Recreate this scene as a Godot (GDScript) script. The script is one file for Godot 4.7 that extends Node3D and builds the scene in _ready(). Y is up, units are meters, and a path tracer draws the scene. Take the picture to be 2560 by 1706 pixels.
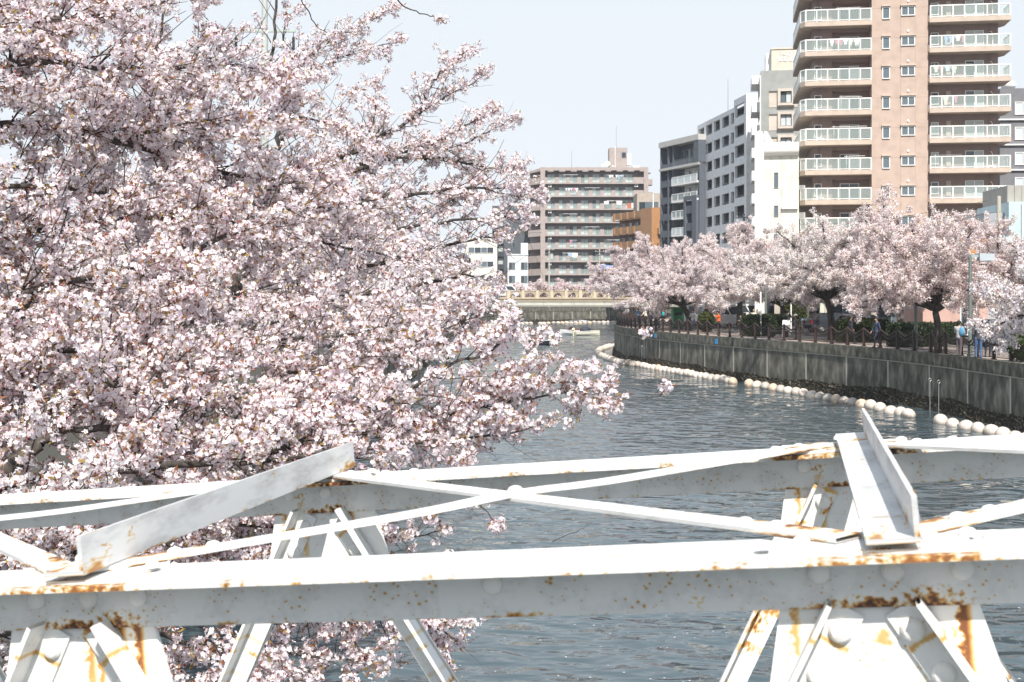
extends Node3D

const F := 3200.0    # focal length in pixels of the 2560 wide photograph
const EYE := 6.0     # eye above the water
const WALK := 2.9    # promenade above the water
var M := {}
var counts := {}
var rng := RandomNumberGenerator.new()


# ---------------------------------------------------------------- mesh helper
class MB:
	var v := PackedVector3Array()
	var n := PackedVector3Array()
	var t := PackedVector2Array()
	var c := PackedColorArray()
	var col := Color(1, 1, 1)

	func tri(a: Vector3, b: Vector3, d: Vector3, ua := Vector2.ZERO, ub := Vector2.ZERO, ud := Vector2.ZERO) -> void:
		var m := (b - a).cross(d - a).normalized()
		v.push_back(a); v.push_back(d); v.push_back(b)
		n.push_back(m); n.push_back(m); n.push_back(m)
		t.push_back(ua); t.push_back(ud); t.push_back(ub)
		c.push_back(col); c.push_back(col); c.push_back(col)

	func quad(a: Vector3, b: Vector3, d: Vector3, e: Vector3, r := Rect2(0, 0, 1, 1)) -> void:
		var u0 := r.position
		var u1 := r.end
		tri(a, b, d, Vector2(u0.x, u1.y), Vector2(u1.x, u1.y), Vector2(u1.x, u0.y))
		tri(a, d, e, Vector2(u0.x, u1.y), Vector2(u1.x, u0.y), Vector2(u0.x, u0.y))

	func stri(a: Vector3, b: Vector3, d: Vector3, na: Vector3, nb: Vector3, nd: Vector3, ua := Vector2.ZERO, ub := Vector2.ZERO, ud := Vector2.ZERO) -> void:
		v.push_back(a); v.push_back(d); v.push_back(b)
		n.push_back(na); n.push_back(nd); n.push_back(nb)
		t.push_back(ua); t.push_back(ud); t.push_back(ub)
		c.push_back(col); c.push_back(col); c.push_back(col)

	# eight corners: bottom four counter-clockwise seen from above, then the top four
	func hexa(p: Array) -> void:
		quad(p[3], p[2], p[1], p[0]); quad(p[4], p[5], p[6], p[7])
		for i in 4:
			var j := (i + 1) % 4
			quad(p[i], p[j], p[j + 4], p[i + 4])

	func box(x0: float, x1: float, y0: float, y1: float, z0: float, z1: float, xf := Transform3D()) -> void:
		hexa([xf * Vector3(x0, y0, z1), xf * Vector3(x1, y0, z1), xf * Vector3(x1, y0, z0), xf * Vector3(x0, y0, z0), xf * Vector3(x0, y1, z1), xf * Vector3(x1, y1, z1), xf * Vector3(x1, y1, z0), xf * Vector3(x0, y1, z0)])

	# a polygon (counter-clockwise in x, y) pulled from z0 to z1
	func prism(poly: PackedVector2Array, z0: float, z1: float, xf := Transform3D(), uvr := Rect2(0, 0, 1, 1)) -> void:
		var k := poly.size()
		var ix := Geometry2D.triangulate_polygon(poly)
		for i in range(0, ix.size(), 3):
			var a := poly[ix[i]]
			var b := poly[ix[i + 1]]
			var d := poly[ix[i + 2]]
			if (b - a).cross(d - a) < 0:
				var s := b
				b = d
				d = s
			tri(xf * Vector3(a.x, a.y, z1), xf * Vector3(b.x, b.y, z1), xf * Vector3(d.x, d.y, z1), (a - uvr.position) / uvr.size, (b - uvr.position) / uvr.size, (d - uvr.position) / uvr.size)
			tri(xf * Vector3(a.x, a.y, z0), xf * Vector3(d.x, d.y, z0), xf * Vector3(b.x, b.y, z0), (a - uvr.position) / uvr.size, (d - uvr.position) / uvr.size, (b - uvr.position) / uvr.size)
		for i in k:
			var a := poly[i]
			var b := poly[(i + 1) % k]
			quad(xf * Vector3(a.x, a.y, z1), xf * Vector3(a.x, a.y, z0), xf * Vector3(b.x, b.y, z0), xf * Vector3(b.x, b.y, z1), Rect2((a - uvr.position) / uvr.size, Vector2(0.01, 0.01)))

	func tube(p: PackedVector3Array, r: PackedFloat32Array, sides := 6, closed := false) -> void:
		var k := p.size()
		var side := Vector3.ZERO
		var rp: Array[PackedVector3Array] = []
		var rn: Array[PackedVector3Array] = []
		for i in k:
			var d := (p[mini(i + 1, k - 1)] - p[maxi(i - 1, 0)]).normalized()
			if d == Vector3.ZERO: d = Vector3.UP
			if side == Vector3.ZERO:
				side = d.cross(Vector3(0.31, 0.77, 0.55)).normalized()
			side = (side - d * side.dot(d)).normalized()
			var up := d.cross(side)
			var a := PackedVector3Array()
			var b := PackedVector3Array()
			for s in sides + 1:
				var w := TAU * s / sides
				var m := side * cos(w) + up * sin(w)
				a.push_back(p[i] + m * r[i]); b.push_back(m)
			rp.push_back(a); rn.push_back(b)
		for i in k - 1:
			for s in sides:
				var u0 := float(s) / sides
				var u1 := float(s + 1) / sides
				stri(rp[i][s], rp[i][s + 1], rp[i + 1][s + 1], rn[i][s], rn[i][s + 1], rn[i + 1][s + 1], Vector2(u0, i), Vector2(u1, i), Vector2(u1, i + 1))
				stri(rp[i][s], rp[i + 1][s + 1], rp[i + 1][s], rn[i][s], rn[i + 1][s + 1], rn[i + 1][s], Vector2(u0, i), Vector2(u1, i + 1), Vector2(u0, i + 1))
		if closed:
			for s in sides:
				tri(p[0], rp[0][s + 1], rp[0][s]); tri(p[k - 1], rp[k - 1][s], rp[k - 1][s + 1])

	# profile of (radius, height) going up, turned round y
	func lathe(prof: PackedVector2Array, sides: int, xf := Transform3D()) -> void:
		for i in prof.size() - 1:
			var a := prof[i]
			var b := prof[i + 1]
			var m := Vector2(b.y - a.y, a.x - b.x).normalized()
			for s in sides:
				var w0 := TAU * s / sides
				var w1 := TAU * (s + 1) / sides
				var d0 := Vector3(cos(w0), 0, -sin(w0))
				var d1 := Vector3(cos(w1), 0, -sin(w1))
				var n0 := (xf.basis * (d0 * m.x + Vector3.UP * m.y)).normalized()
				var n1 := (xf.basis * (d1 * m.x + Vector3.UP * m.y)).normalized()
				var p00 := xf * (d0 * a.x + Vector3.UP * a.y)
				var p01 := xf * (d1 * a.x + Vector3.UP * a.y)
				var p10 := xf * (d0 * b.x + Vector3.UP * b.y)
				var p11 := xf * (d1 * b.x + Vector3.UP * b.y)
				if a.x > 1e-6: stri(p00, p01, p11, n0, n1, n1)
				if b.x > 1e-6: stri(p00, p11, p10, n0, n1, n0)

	func ball(at: Vector3, r: Vector3, sides := 10, rings := 6) -> void:
		for i in rings:
			var a0 := PI * i / rings - PI / 2
			var a1 := PI * (i + 1) / rings - PI / 2
			for s in sides:
				var w0 := TAU * s / sides
				var w1 := TAU * (s + 1) / sides
				var q := [Vector3(cos(a0) * cos(w0), sin(a0), -cos(a0) * sin(w0)), Vector3(cos(a0) * cos(w1), sin(a0), -cos(a0) * sin(w1)), Vector3(cos(a1) * cos(w1), sin(a1), -cos(a1) * sin(w1)), Vector3(cos(a1) * cos(w0), sin(a1), -cos(a1) * sin(w0))]
				var nn := []
				for k in 4: nn.push_back((q[k] / r).normalized())
				if i > 0: stri(at + q[0] * r, at + q[1] * r, at + q[2] * r, nn[0], nn[1], nn[2])
				if i < rings - 1: stri(at + q[0] * r, at + q[2] * r, at + q[3] * r, nn[0], nn[2], nn[3])

	func mesh() -> ArrayMesh:
		var a := []
		a.resize(Mesh.ARRAY_MAX)
		a[Mesh.ARRAY_VERTEX] = v
		a[Mesh.ARRAY_NORMAL] = n
		a[Mesh.ARRAY_TEX_UV] = t
		a[Mesh.ARRAY_COLOR] = c
		var m := ArrayMesh.new()
		if v.size(): m.add_surface_from_arrays(Mesh.PRIMITIVE_TRIANGLES, a)
		return m


# ---------------------------------------------------------------- naming
func numbered(called: String, parent: Node = self) -> String:
	var key := [parent, called]
	var k: int = counts.get(key, -1) + 1
	counts[key] = k
	return called if k == 0 else "%s_%03d" % [called, k]

func obj(called: String, what, m: Material, parent: Node = self, xf := Transform3D()) -> MeshInstance3D:
	var o := MeshInstance3D.new()
	o.name = numbered(called, parent)
	o.mesh = what.mesh() if what is MB else what
	o.material_override = m
	o.transform = xf
	parent.add_child(o, true)
	return o

func tag(o: Node, label: String, category: String, group := "") -> Node:
	o.set_meta("label", label)
	o.set_meta("category", category)
	if group: o.set_meta("group", group)
	return o

func thing(called: String, label: String, category: String, at := Vector3.ZERO, turn := 0.0, group := "") -> Node3D:
	var o := Node3D.new()
	o.name = numbered(called)
	add_child(o, true)
	o.position = at
	o.rotation.y = turn
	tag(o, label, category, group)
	return o

func struct(called: String, what, m: Material) -> MeshInstance3D:
	var o := obj(called, what, m)
	o.set_meta("kind", "structure")
	return o

func stuff(o: Node) -> Node:
	o.set_meta("kind", "stuff")
	return o

func copies(called: String, mesh: Mesh, m: Material, xfs: Array, cols: PackedColorArray, parent: Node = self) -> MultiMeshInstance3D:
	var mm := MultiMesh.new()
	mm.transform_format = MultiMesh.TRANSFORM_3D
	mm.use_colors = true
	mm.mesh = mesh
	mm.instance_count = xfs.size()
	var b := PackedFloat32Array()
	b.resize(xfs.size() * 16)
	for i in xfs.size():
		var x: Transform3D = xfs[i]
		var k := i * 16
		b[k] = x.basis.x.x; b[k + 1] = x.basis.y.x; b[k + 2] = x.basis.z.x; b[k + 3] = x.origin.x
		b[k + 4] = x.basis.x.y; b[k + 5] = x.basis.y.y; b[k + 6] = x.basis.z.y; b[k + 7] = x.origin.y
		b[k + 8] = x.basis.x.z; b[k + 9] = x.basis.y.z; b[k + 10] = x.basis.z.z; b[k + 11] = x.origin.z
		var c := cols[i]
		b[k + 12] = c.r; b[k + 13] = c.g; b[k + 14] = c.b; b[k + 15] = 1.0
	mm.buffer = b
	var o := MultiMeshInstance3D.new()
	o.name = numbered(called, parent)
	o.multimesh = mm
	o.material_override = m
	parent.add_child(o, true)
	o.set_meta("kind", "stuff")
	return o


# ---------------------------------------------------------------- places
func P(px: float, py: float, d: float) -> Vector3:      # a pixel of the photograph at a distance
	return Vector3((px - 1280.0) / F * d, EYE - (py - 731.0) / F * d, -d)

func G(px: float, py: float) -> Vector3:                # a pixel on the promenade
	return P(px, py, (EYE - WALK) * F / (py - 731.0))

func at_walk(px: float, d: float) -> Vector3:
	return Vector3((px - 1280.0) / F * d, WALK, -d)

func rr(a: float, b: float) -> float:
	return rng.randf_range(a, b)

func rdir() -> Vector3:
	var z := rr(-1, 1)
	var w := rr(0, TAU)
	var s := sqrt(1 - z * z)
	return Vector3(s * cos(w), z, s * sin(w))


# ---------------------------------------------------------------- materials
func lin(r: float, g: float, b: float, a := 1.0) -> Color:
	var c := Color(r, g, b).linear_to_srgb()
	c.a = a
	return c

func mat(c: Color, rough := 0.8, tex: Texture2D = null, scale := Vector3.ZERO) -> StandardMaterial3D:
	var m := StandardMaterial3D.new()
	m.albedo_color = c
	m.roughness = rough
	if tex:
		m.albedo_texture = tex
		if scale != Vector3.ZERO:
			m.uv1_triplanar = true
			m.uv1_world_triplanar = true
			m.uv1_scale = scale
	return m

func metal(c: Color, rough: float) -> StandardMaterial3D:
	var m := mat(c, rough)
	m.metallic = 0.9
	return m

func noise(kind: int, freq: float, oct: int, sd: int) -> FastNoiseLite:
	var f := FastNoiseLite.new()
	f.noise_type = kind
	f.frequency = freq
	f.fractal_octaves = oct
	f.seed = sd
	return f

# noise through a ramp of linear colours [[at, r, g, b], ...]
func ramp_tex(f: FastNoiseLite, size: int, stops: Array) -> ImageTexture:
	var im := f.get_seamless_image(size, size)
	im.convert(Image.FORMAT_L8)
	var src := im.get_data()
	var lut := PackedByteArray()
	for i in 256:
		var x := i / 255.0
		var k := 0
		while k < stops.size() - 2 and x > stops[k + 1][0]: k += 1
		var a = stops[k]
		var b = stops[k + 1]
		var w := clampf((x - a[0]) / (b[0] - a[0]), 0, 1)
		var c := Color(lerpf(a[1], b[1], w), lerpf(a[2], b[2], w), lerpf(a[3], b[3], w)).linear_to_srgb()
		lut.push_back(int(c.r * 255)); lut.push_back(int(c.g * 255)); lut.push_back(int(c.b * 255))
	var out := PackedByteArray()
	out.resize(src.size() * 3)
	for i in src.size():
		var k := src[i] * 3
		out[i * 3] = lut[k]; out[i * 3 + 1] = lut[k + 1]; out[i * 3 + 2] = lut[k + 2]
	return ImageTexture.create_from_image(Image.create_from_data(size, size, false, Image.FORMAT_RGB8, out))

# white paint with rust: spots everywhere, patches [x, y, rx, ry, strength] and runs [x, y0, y1, half width, strength], all in 0..1
func rust_tex(w: int, h: int, sd: int, aspect: float, specks: float, patches: Array, runs: Array, grime := 0.2, edge := 0.6) -> ImageTexture:
	var fine := noise(FastNoiseLite.TYPE_SIMPLEX, 0.045, 4, sd)
	var spot := noise(FastNoiseLite.TYPE_CELLULAR, 0.055, 1, sd + 1)
	spot.cellular_return_type = FastNoiseLite.RETURN_DISTANCE
	var soft := noise(FastNoiseLite.TYPE_SIMPLEX, 0.008, 3, sd + 2)
	var a := fine.get_image(w, h); a.convert(Image.FORMAT_L8)
	var b := spot.get_image(w, h); b.convert(Image.FORMAT_L8)
	var d := soft.get_image(w, h); d.convert(Image.FORMAT_L8)
	var fa := a.get_data()
	var fb := b.get_data()
	var fd := d.get_data()
	var lut := PackedByteArray()
	var stops := [[0.0, 0.8, 0.8, 0.79], [0.12, 0.78, 0.75, 0.68], [0.3, 0.72, 0.5, 0.22], [0.48, 0.52, 0.24, 0.06], [0.66, 0.22, 0.08, 0.03], [1.0, 0.055, 0.025, 0.018]]
	for i in 256:
		var x := i / 255.0
		var k := 0
		while k < stops.size() - 2 and x > stops[k + 1][0]: k += 1
		var s = stops[k]
		var e = stops[k + 1]
		var q := clampf((x - s[0]) / (e[0] - s[0]), 0, 1)
		for j in 3: lut.push_back(int(255 * lerpf(s[j + 1], e[j + 1], q)))
	var out := PackedByteArray()
	out.resize(w * h * 3)
	for y in h:
		var fy := (y + 0.5) / h
		for x in w:
			var fx := (x + 0.5) / w
			var i := y * w + x
			var f := fa[i] / 255.0 - 0.5
			var so := fd[i] / 255.0
			var r := clampf((1.0 - fb[i] / 255.0 / (0.02 + 0.95 * specks * maxf(so - 0.42, 0.0))) * 0.62 + f * 0.25, 0, 0.5) if so > 0.7 - specks * 0.3 - 0.12 * fy else 0.0
			# rust creeping in from the lower edge
			r = maxf(r, edge * clampf((fy - 0.9) * 9.0 + f * 2.2 - 0.9 + (so - 0.5) * 1.6, 0, 1))
			for p in patches:
				var dx: float = (fx - p[0]) / p[2]
				var dy: float = (fy - p[1]) / p[3]
				var q: float = dx * dx + dy * dy
				if q < 4.0:
					r = maxf(r, p[4] * clampf(1.25 - sqrt(q) + f * 1.5, 0, 1))
			for p in runs:
				if fy > p[1] and fy < p[2]:
					var q: float = absf(fx - p[0] + f * 0.03) / p[3]
					if q < 1.6:
						r = maxf(r, p[4] * clampf(1.2 - q + f * 0.8, 0, 1) * (1.0 - 0.6 * (fy - p[1]) / (p[2] - p[1])))
			var k := int(clampf(r, 0, 1) * 255) * 3
			var g := 1.0 - grime * clampf(so * 1.4 - 0.5 + f * 0.6, 0, 1)
			out[i * 3] = int(255 * pow(lut[k] / 255.0 * g, 0.4545)); out[i * 3 + 1] = int(255 * pow(lut[k + 1] / 255.0 * g, 0.4545)); out[i * 3 + 2] = int(255 * pow(lut[k + 2] / 255.0 * g, 0.4545))
	return ImageTexture.create_from_image(Image.create_from_data(w, h, false, Image.FORMAT_RGB8, out))

func make_materials() -> void:
	var s := FastNoiseLite.TYPE_SIMPLEX
	var plaster := ramp_tex(noise(s, 0.02, 5, 3), 256, [[0.0, 0.8, 0.8, 0.8], [0.5, 0.93, 0.93, 0.93], [1.0, 1, 1, 1]])
	M.plaster_tex = plaster
	var conc := ramp_tex(noise(s, 0.012, 5, 8), 512, [[0.0, 0.035, 0.035, 0.03], [0.35, 0.075, 0.073, 0.06], [0.6, 0.145, 0.138, 0.115], [1.0, 0.3, 0.285, 0.24]])
	M.quay = mat(Color(1, 1, 1), 0.9, conc, Vector3(0.17, 0.085, 0.17))
	M.quay_cap = mat(lin(0.9, 0.9, 0.86), 0.9, conc, Vector3(0.3, 0.16, 0.3))
	M.quay_joint = mat(lin(0.42, 0.4, 0.34), 0.9)
	M.crust = mat(Color(1, 1, 1), 0.95)
	M.crust.vertex_color_use_as_albedo = true
	var bark := ramp_tex(noise(s, 0.03, 4, 21), 256, [[0.0, 0.015, 0.013, 0.012], [0.5, 0.045, 0.037, 0.033], [1.0, 0.14, 0.12, 0.10]])
	M.bark = mat(Color(1, 1, 1), 0.9, bark, Vector3(2.0, 0.8, 2.0))
	M.bark_pale = mat(lin(2.2, 2.1, 1.9), 0.9, bark, Vector3(1.0, 0.5, 1.0))
	M.bark_pale.albedo_color = Color(1, 1, 1)
	M.twig = mat(lin(0.05, 0.037, 0.032), 0.85)
	M.vcol = mat(Color(1, 1, 1), 0.7)
	M.vcol.vertex_color_use_as_albedo = true
	M.petal = mat(Color(1, 1, 1), 0.65)
	M.petal.vertex_color_use_as_albedo = true
	M.petal.backlight_enabled = true
	M.petal.backlight = lin(1.0, 0.99, 1.0)
	M.leaf = mat(Color(1, 1, 1), 0.55)
	M.leaf.vertex_color_use_as_albedo = true
	M.leaf.backlight_enabled = true
	M.leaf.backlight = lin(0.3, 0.4, 0.1)
	M.paving = mat(lin(1.0, 0.86, 0.78), 0.9, ramp_tex(noise(s, 0.03, 4, 31), 256, [[0.0, 0.2, 0.2, 0.2], [1.0, 0.42, 0.4, 0.38]]), Vector3(0.5, 0.5, 0.5))
	M.asphalt = mat(Color(1, 1, 1), 0.92, ramp_tex(noise(s, 0.05, 5, 33), 256, [[0.0, 0.05, 0.05, 0.05], [1.0, 0.12, 0.12, 0.115]]), Vector3(0.2, 0.2, 0.2))
	M.soil = mat(lin(0.04, 0.038, 0.03), 0.95)
	M.kerb = mat(lin(0.4, 0.39, 0.37), 0.9)
	M.marking = mat(lin(0.75, 0.75, 0.72), 0.8)
	M.fence = mat(lin(0.035, 0.017, 0.013), 0.5)
	M.float = mat(Color(1, 1, 1), 0.55, ramp_tex(noise(s, 0.03, 3, 41), 256, [[0.0, 0.38, 0.24, 0.15], [0.28, 0.5, 0.41, 0.34], [0.5, 0.6, 0.54, 0.48], [1.0, 0.66, 0.62, 0.57]]), Vector3(0.8, 0.8, 0.8))
	M.float_grey = M.float.duplicate()
	M.float_grey.albedo_color = lin(0.72, 0.74, 0.75)
	M.float_rust = M.float.duplicate()
	M.float_rust.albedo_color = lin(0.95, 0.86, 0.74)
	M.white = mat(lin(0.78, 0.78, 0.77), 0.55)
	M.rail_white = mat(lin(0.8, 0.8, 0.78), 0.4)
	M.dark = mat(lin(0.02, 0.02, 0.022), 0.6)
	M.black = mat(lin(0.012, 0.012, 0.013), 0.5)
	M.steel = metal(lin(0.5, 0.51, 0.52), 0.4)
	M.grey_paint = mat(lin(0.2, 0.22, 0.23), 0.5)
	M.glass_dark = mat(lin(0.035, 0.045, 0.055), 0.06)
	M.glass_grey = mat(lin(0.11, 0.14, 0.16), 0.07)
	M.glass_curtain = mat(lin(0.42, 0.46, 0.45), 0.1)
	M.glass_sky = mat(lin(0.5, 0.55, 0.57), 0.1)
	M.pane = mat(lin(0.5, 0.6, 0.57, 0.2), 0.12)
	M.pane.transparency = BaseMaterial3D.TRANSPARENCY_ALPHA
	M.clear = mat(lin(0.6, 0.7, 0.7, 0.15), 0.05)
	M.clear.transparency = BaseMaterial3D.TRANSPARENCY_ALPHA
	M.rubber = mat(lin(0.02, 0.02, 0.02), 0.8)

func paint(r: float, g: float, b: float, rough := 0.8) -> StandardMaterial3D:     # rendered or tiled wall
	return mat(lin(r, g, b), rough, M.plaster_tex, Vector3(0.13, 0.13, 0.13))


# ---------------------------------------------------------------- light and lens
func lens_and_light() -> void:
	var cam := Camera3D.new()
	cam.name = "camera"
	cam.position = Vector3(0, EYE, 0)
	cam.keep_aspect = Camera3D.KEEP_HEIGHT
	cam.set_frustum(1706.0 / F * 0.1, Vector2(0, -122.0 / F * 0.1), 0.1, 3000.0)
	var ca := CameraAttributesPhysical.new()
	ca.frustum_focal_length = 45.0
	ca.frustum_focus_distance = 13.0
	ca.frustum_near = 0.1
	ca.frustum_far = 3000.0
	ca.exposure_aperture = 11.0
	cam.attributes = ca
	add_child(cam)
	cam.current = true
	var sky := ProceduralSkyMaterial.new()
	sky.sky_top_color = lin(0.36, 0.422, 0.505)
	sky.sky_horizon_color = lin(0.47, 0.493, 0.515)
	sky.sky_curve = 0.5
	sky.sky_energy_multiplier = 1.0
	sky.ground_bottom_color = lin(0.12, 0.12, 0.12)
	sky.ground_horizon_color = lin(0.4, 0.42, 0.43)
	sky.sun_angle_max = 12.0
	sky.sun_curve = 0.1
	var e := Environment.new()
	e.background_mode = Environment.BG_SKY
	e.sky = Sky.new()
	e.sky.sky_material = sky
	e.tonemap_mode = Environment.TONE_MAPPER_LINEAR
	e.tonemap_exposure = 1.92
	e.sdfgi_enabled = true
	e.ssao_enabled = true
	e.ssil_enabled = true
	e.fog_enabled = true
	e.fog_density = 0.00022
	e.fog_light_color = lin(0.7, 0.76, 0.84)
	var we := WorldEnvironment.new()
	we.name = "sky"
	we.environment = e
	add_child(we)
	var sun := DirectionalLight3D.new()
	sun.name = "sun"
	sun.light_energy = 1.22
	sun.light_color = Color(1.0, 0.975, 0.94)
	sun.light_angular_distance = 0.5
	sun.shadow_enabled = true
	var az := deg_to_rad(6.0)
	var el := deg_to_rad(50.0)
	var s := Vector3(sin(az) * cos(el), sin(el), cos(az) * cos(el))
	sun.look_at_from_position(s * 100.0, Vector3.ZERO, Vector3.UP)
	add_child(sun)


# ---------------------------------------------------------------- river and banks
var right_bank := PackedVector2Array([Vector2(22.8, -60), Vector2(22.8, 5), Vector2(22.8, 30), Vector2(22.6, 45), Vector2(22.1, 55), Vector2(21.75, 60), Vector2(21.1, 67), Vector2(18.9, 76), Vector2(15.95, 84.4), Vector2(13.7, 91.5), Vector2(11.4, 101), Vector2(10.0, 111), Vector2(9.7, 118), Vector2(10.0, 125), Vector2(11.2, 132), Vector2(14, 141), Vector2(18, 153), Vector2(22, 172), Vector2(24, 200), Vector2(24, 228), Vector2(30, 242), Vector2(60, 256), Vector2(140, 275)])
var left_bank := PackedVector2Array([Vector2(-6.5, -60), Vector2(-6.5, 0), Vector2(-6.6, 40), Vector2(-7, 90), Vector2(-8, 150), Vector2(-8, 200), Vector2(-5, 228), Vector2(3, 243), Vector2(12, 250), Vector2(22, 256), Vector2(60, 272), Vector2(140, 292)])

func resample(line: PackedVector2Array, step: float, from := 0.0, to := 1e9) -> PackedVector2Array:
	var c := Curve2D.new()
	for i in line.size():
		var a := line[maxi(i - 1, 0)]
		var b := line[mini(i + 1, line.size() - 1)]
		var d := (b - a).normalized()
		c.add_point(line[i], -d * (line[i].distance_to(a) / 3.0), d * (line[i].distance_to(b) / 3.0))
	var out := PackedVector2Array()
	var s := from
	while s < minf(to, c.get_baked_length()):
		out.push_back(c.sample_baked(s, true))
		s += step
	return out

func V(p: Vector2, y: float) -> Vector3:
	return Vector3(p.x, y, -p.y)

func off(line: PackedVector2Array, i: int) -> Vector2:     # the left-hand normal in (x, depth)
	var d := (line[mini(i + 1, line.size() - 1)] - line[maxi(i - 1, 0)]).normalized()
	return Vector2(-d.y, d.x)

func sheet(poly: PackedVector2Array, y: float, m: Material, called: String) -> void:
	var b := MB.new()
	var ix := Geometry2D.triangulate_polygon(poly)
	for i in range(0, ix.size(), 3):
		var p := V(poly[ix[i]], y)
		var q := V(poly[ix[i + 1]], y)
		var r := V(poly[ix[i + 2]], y)
		if (q - p).cross(r - p).y > 0: b.tri(p, q, r)
		else: b.tri(p, r, q)
	struct(called, b, m)

func water() -> void:
	var w := MB.new()
	var f := noise(FastNoiseLite.TYPE_SIMPLEX, 0.55, 3, 5)
	var g := noise(FastNoiseLite.TYPE_SIMPLEX, 0.16, 2, 6)
	var area := func(x0: float, x1: float, d0: float, d1: float, step: float, amp: float):
		var nx := int((x1 - x0) / step)
		var nd := int((d1 - d0) / step)
		var hs := PackedFloat32Array()
		for j in nd + 1:
			var d := d0 + (d1 - d0) * j / nd
			for i in nx + 1:
				var x := x0 + (x1 - x0) * i / nx
				hs.push_back((f.get_noise_2d(x * 0.75, d * 1.2) + 0.8 * g.get_noise_2d(x, d)) * amp)
		var at := func(i: int, j: int) -> Vector3: return Vector3(x0 + (x1 - x0) * i / nx, hs[j * (nx + 1) + i], -(d0 + (d1 - d0) * j / nd))
		var nor := func(i: int, j: int) -> Vector3:
			var a := hs[j * (nx + 1) + maxi(i - 1, 0)] - hs[j * (nx + 1) + mini(i + 1, nx)]
			var b := hs[mini(j + 1, nd) * (nx + 1) + i] - hs[maxi(j - 1, 0) * (nx + 1) + i]
			return Vector3(a / (2 * step), 1, b / (2 * step)).normalized()
		var ns := PackedVector3Array()
		for j in nd + 1:
			for i in nx + 1: ns.push_back(nor.call(i, j))
		for j in nd:
			for i in nx:
				var k := j * (nx + 1) + i
				var p0: Vector3 = at.call(i, j)
				var p1: Vector3 = at.call(i + 1, j)
				var p2: Vector3 = at.call(i + 1, j + 1)
				var p3: Vector3 = at.call(i, j + 1)
				w.stri(p0, p1, p2, ns[k], ns[k + 1], ns[k + nx + 2], Vector2(p0.x, p0.z), Vector2(p1.x, p1.z), Vector2(p2.x, p2.z))
				w.stri(p0, p2, p3, ns[k], ns[k + nx + 2], ns[k + nx + 1], Vector2(p0.x, p0.z), Vector2(p2.x, p2.z), Vector2(p3.x, p3.z))
	area.call(-8.0, 26.0, 12.0, 80.0, 0.3, 0.034)
	area.call(-10.0, 26.0, 80.0, 270.0, 1.0, 0.05)
	for r in [[-8.0, 26.0, -70.0, 12.0], [26.0, 150.0, 200.0, 300.0], [-10.0, 26.0, 270.0, 300.0]]:
		w.quad(Vector3(r[0], 0, -r[2]), Vector3(r[1], 0, -r[2]), Vector3(r[1], 0, -r[3]), Vector3(r[0], 0, -r[3]), Rect2(r[0], -r[3], r[1] - r[0], r[3] - r[2]))
	var m := StandardMaterial3D.new()
	m.albedo_color = lin(0.051, 0.074, 0.086)
	m.roughness = 0.035
	m.metallic_specular = 0.42
	var hn := noise(FastNoiseLite.TYPE_SIMPLEX, 0.0105, 3, 51)
	hn.fractal_gain = 0.42
	var im := hn.get_seamless_image(1024, 1024)
	im.convert(Image.FORMAT_RGBA8)
	im.bump_map_to_normal_map(10.0)
	m.normal_enabled = true
	m.normal_texture = ImageTexture.create_from_image(im)
	m.normal_scale = 0.7
	m.uv1_scale = Vector3(1.0 / 19.0, 1.0 / 11.0, 1)
	struct("water", w, m)

func banks() -> void:
	var rb := resample(right_bank, 1.5)
	var poly := rb.duplicate()
	poly.append_array(PackedVector2Array([Vector2(700, 380), Vector2(700, -60)]))
	sheet(poly, WALK - 0.004, M.asphalt, "road")
	# the paved promenade along the water, with a kerb to the road
	var pv := MB.new()
	var kb := MB.new()
	for i in rb.size() - 1:
		if rb[i].y > 200: break
		var o0 := -off(rb, i)
		var o1 := -off(rb, i + 1)
		pv.quad(V(rb[i], WALK), V(rb[i] + o0 * 4.6, WALK), V(rb[i + 1] + o1 * 4.6, WALK), V(rb[i + 1], WALK))
		var q0 := rb[i] + o0 * 4.6
		var q1 := rb[i + 1] + o1 * 4.6
		var r0 := rb[i] + o0 * 4.8
		var r1 := rb[i + 1] + o1 * 4.8
		kb.hexa([V(q0, WALK - 0.05), V(r0, WALK - 0.05), V(r1, WALK - 0.05), V(q1, WALK - 0.05), V(q0, WALK + 0.12), V(r0, WALK + 0.12), V(r1, WALK + 0.12), V(q1, WALK + 0.12)])
	struct("promenade", pv, M.paving)
	struct("kerb", kb, M.kerb)
	var lb := resample(left_bank, 3.0)
	poly = lb.duplicate()
	poly.append_array(PackedVector2Array([Vector2(700, 380), Vector2(700, 1600), Vector2(-900, 1600), Vector2(-900, -60)]))
	sheet(poly, WALK - 0.004, M.soil, "ground")
	quay("quay_wall", "dark stained concrete quay wall along the right bank", right_bank, 1.0, 40.0, 300.0)
	quay("quay_wall", "quay wall in shade under the cherry trees on the left bank and behind the far bridge", left_bank, -1.0, 60.0, 430.0)

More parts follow.
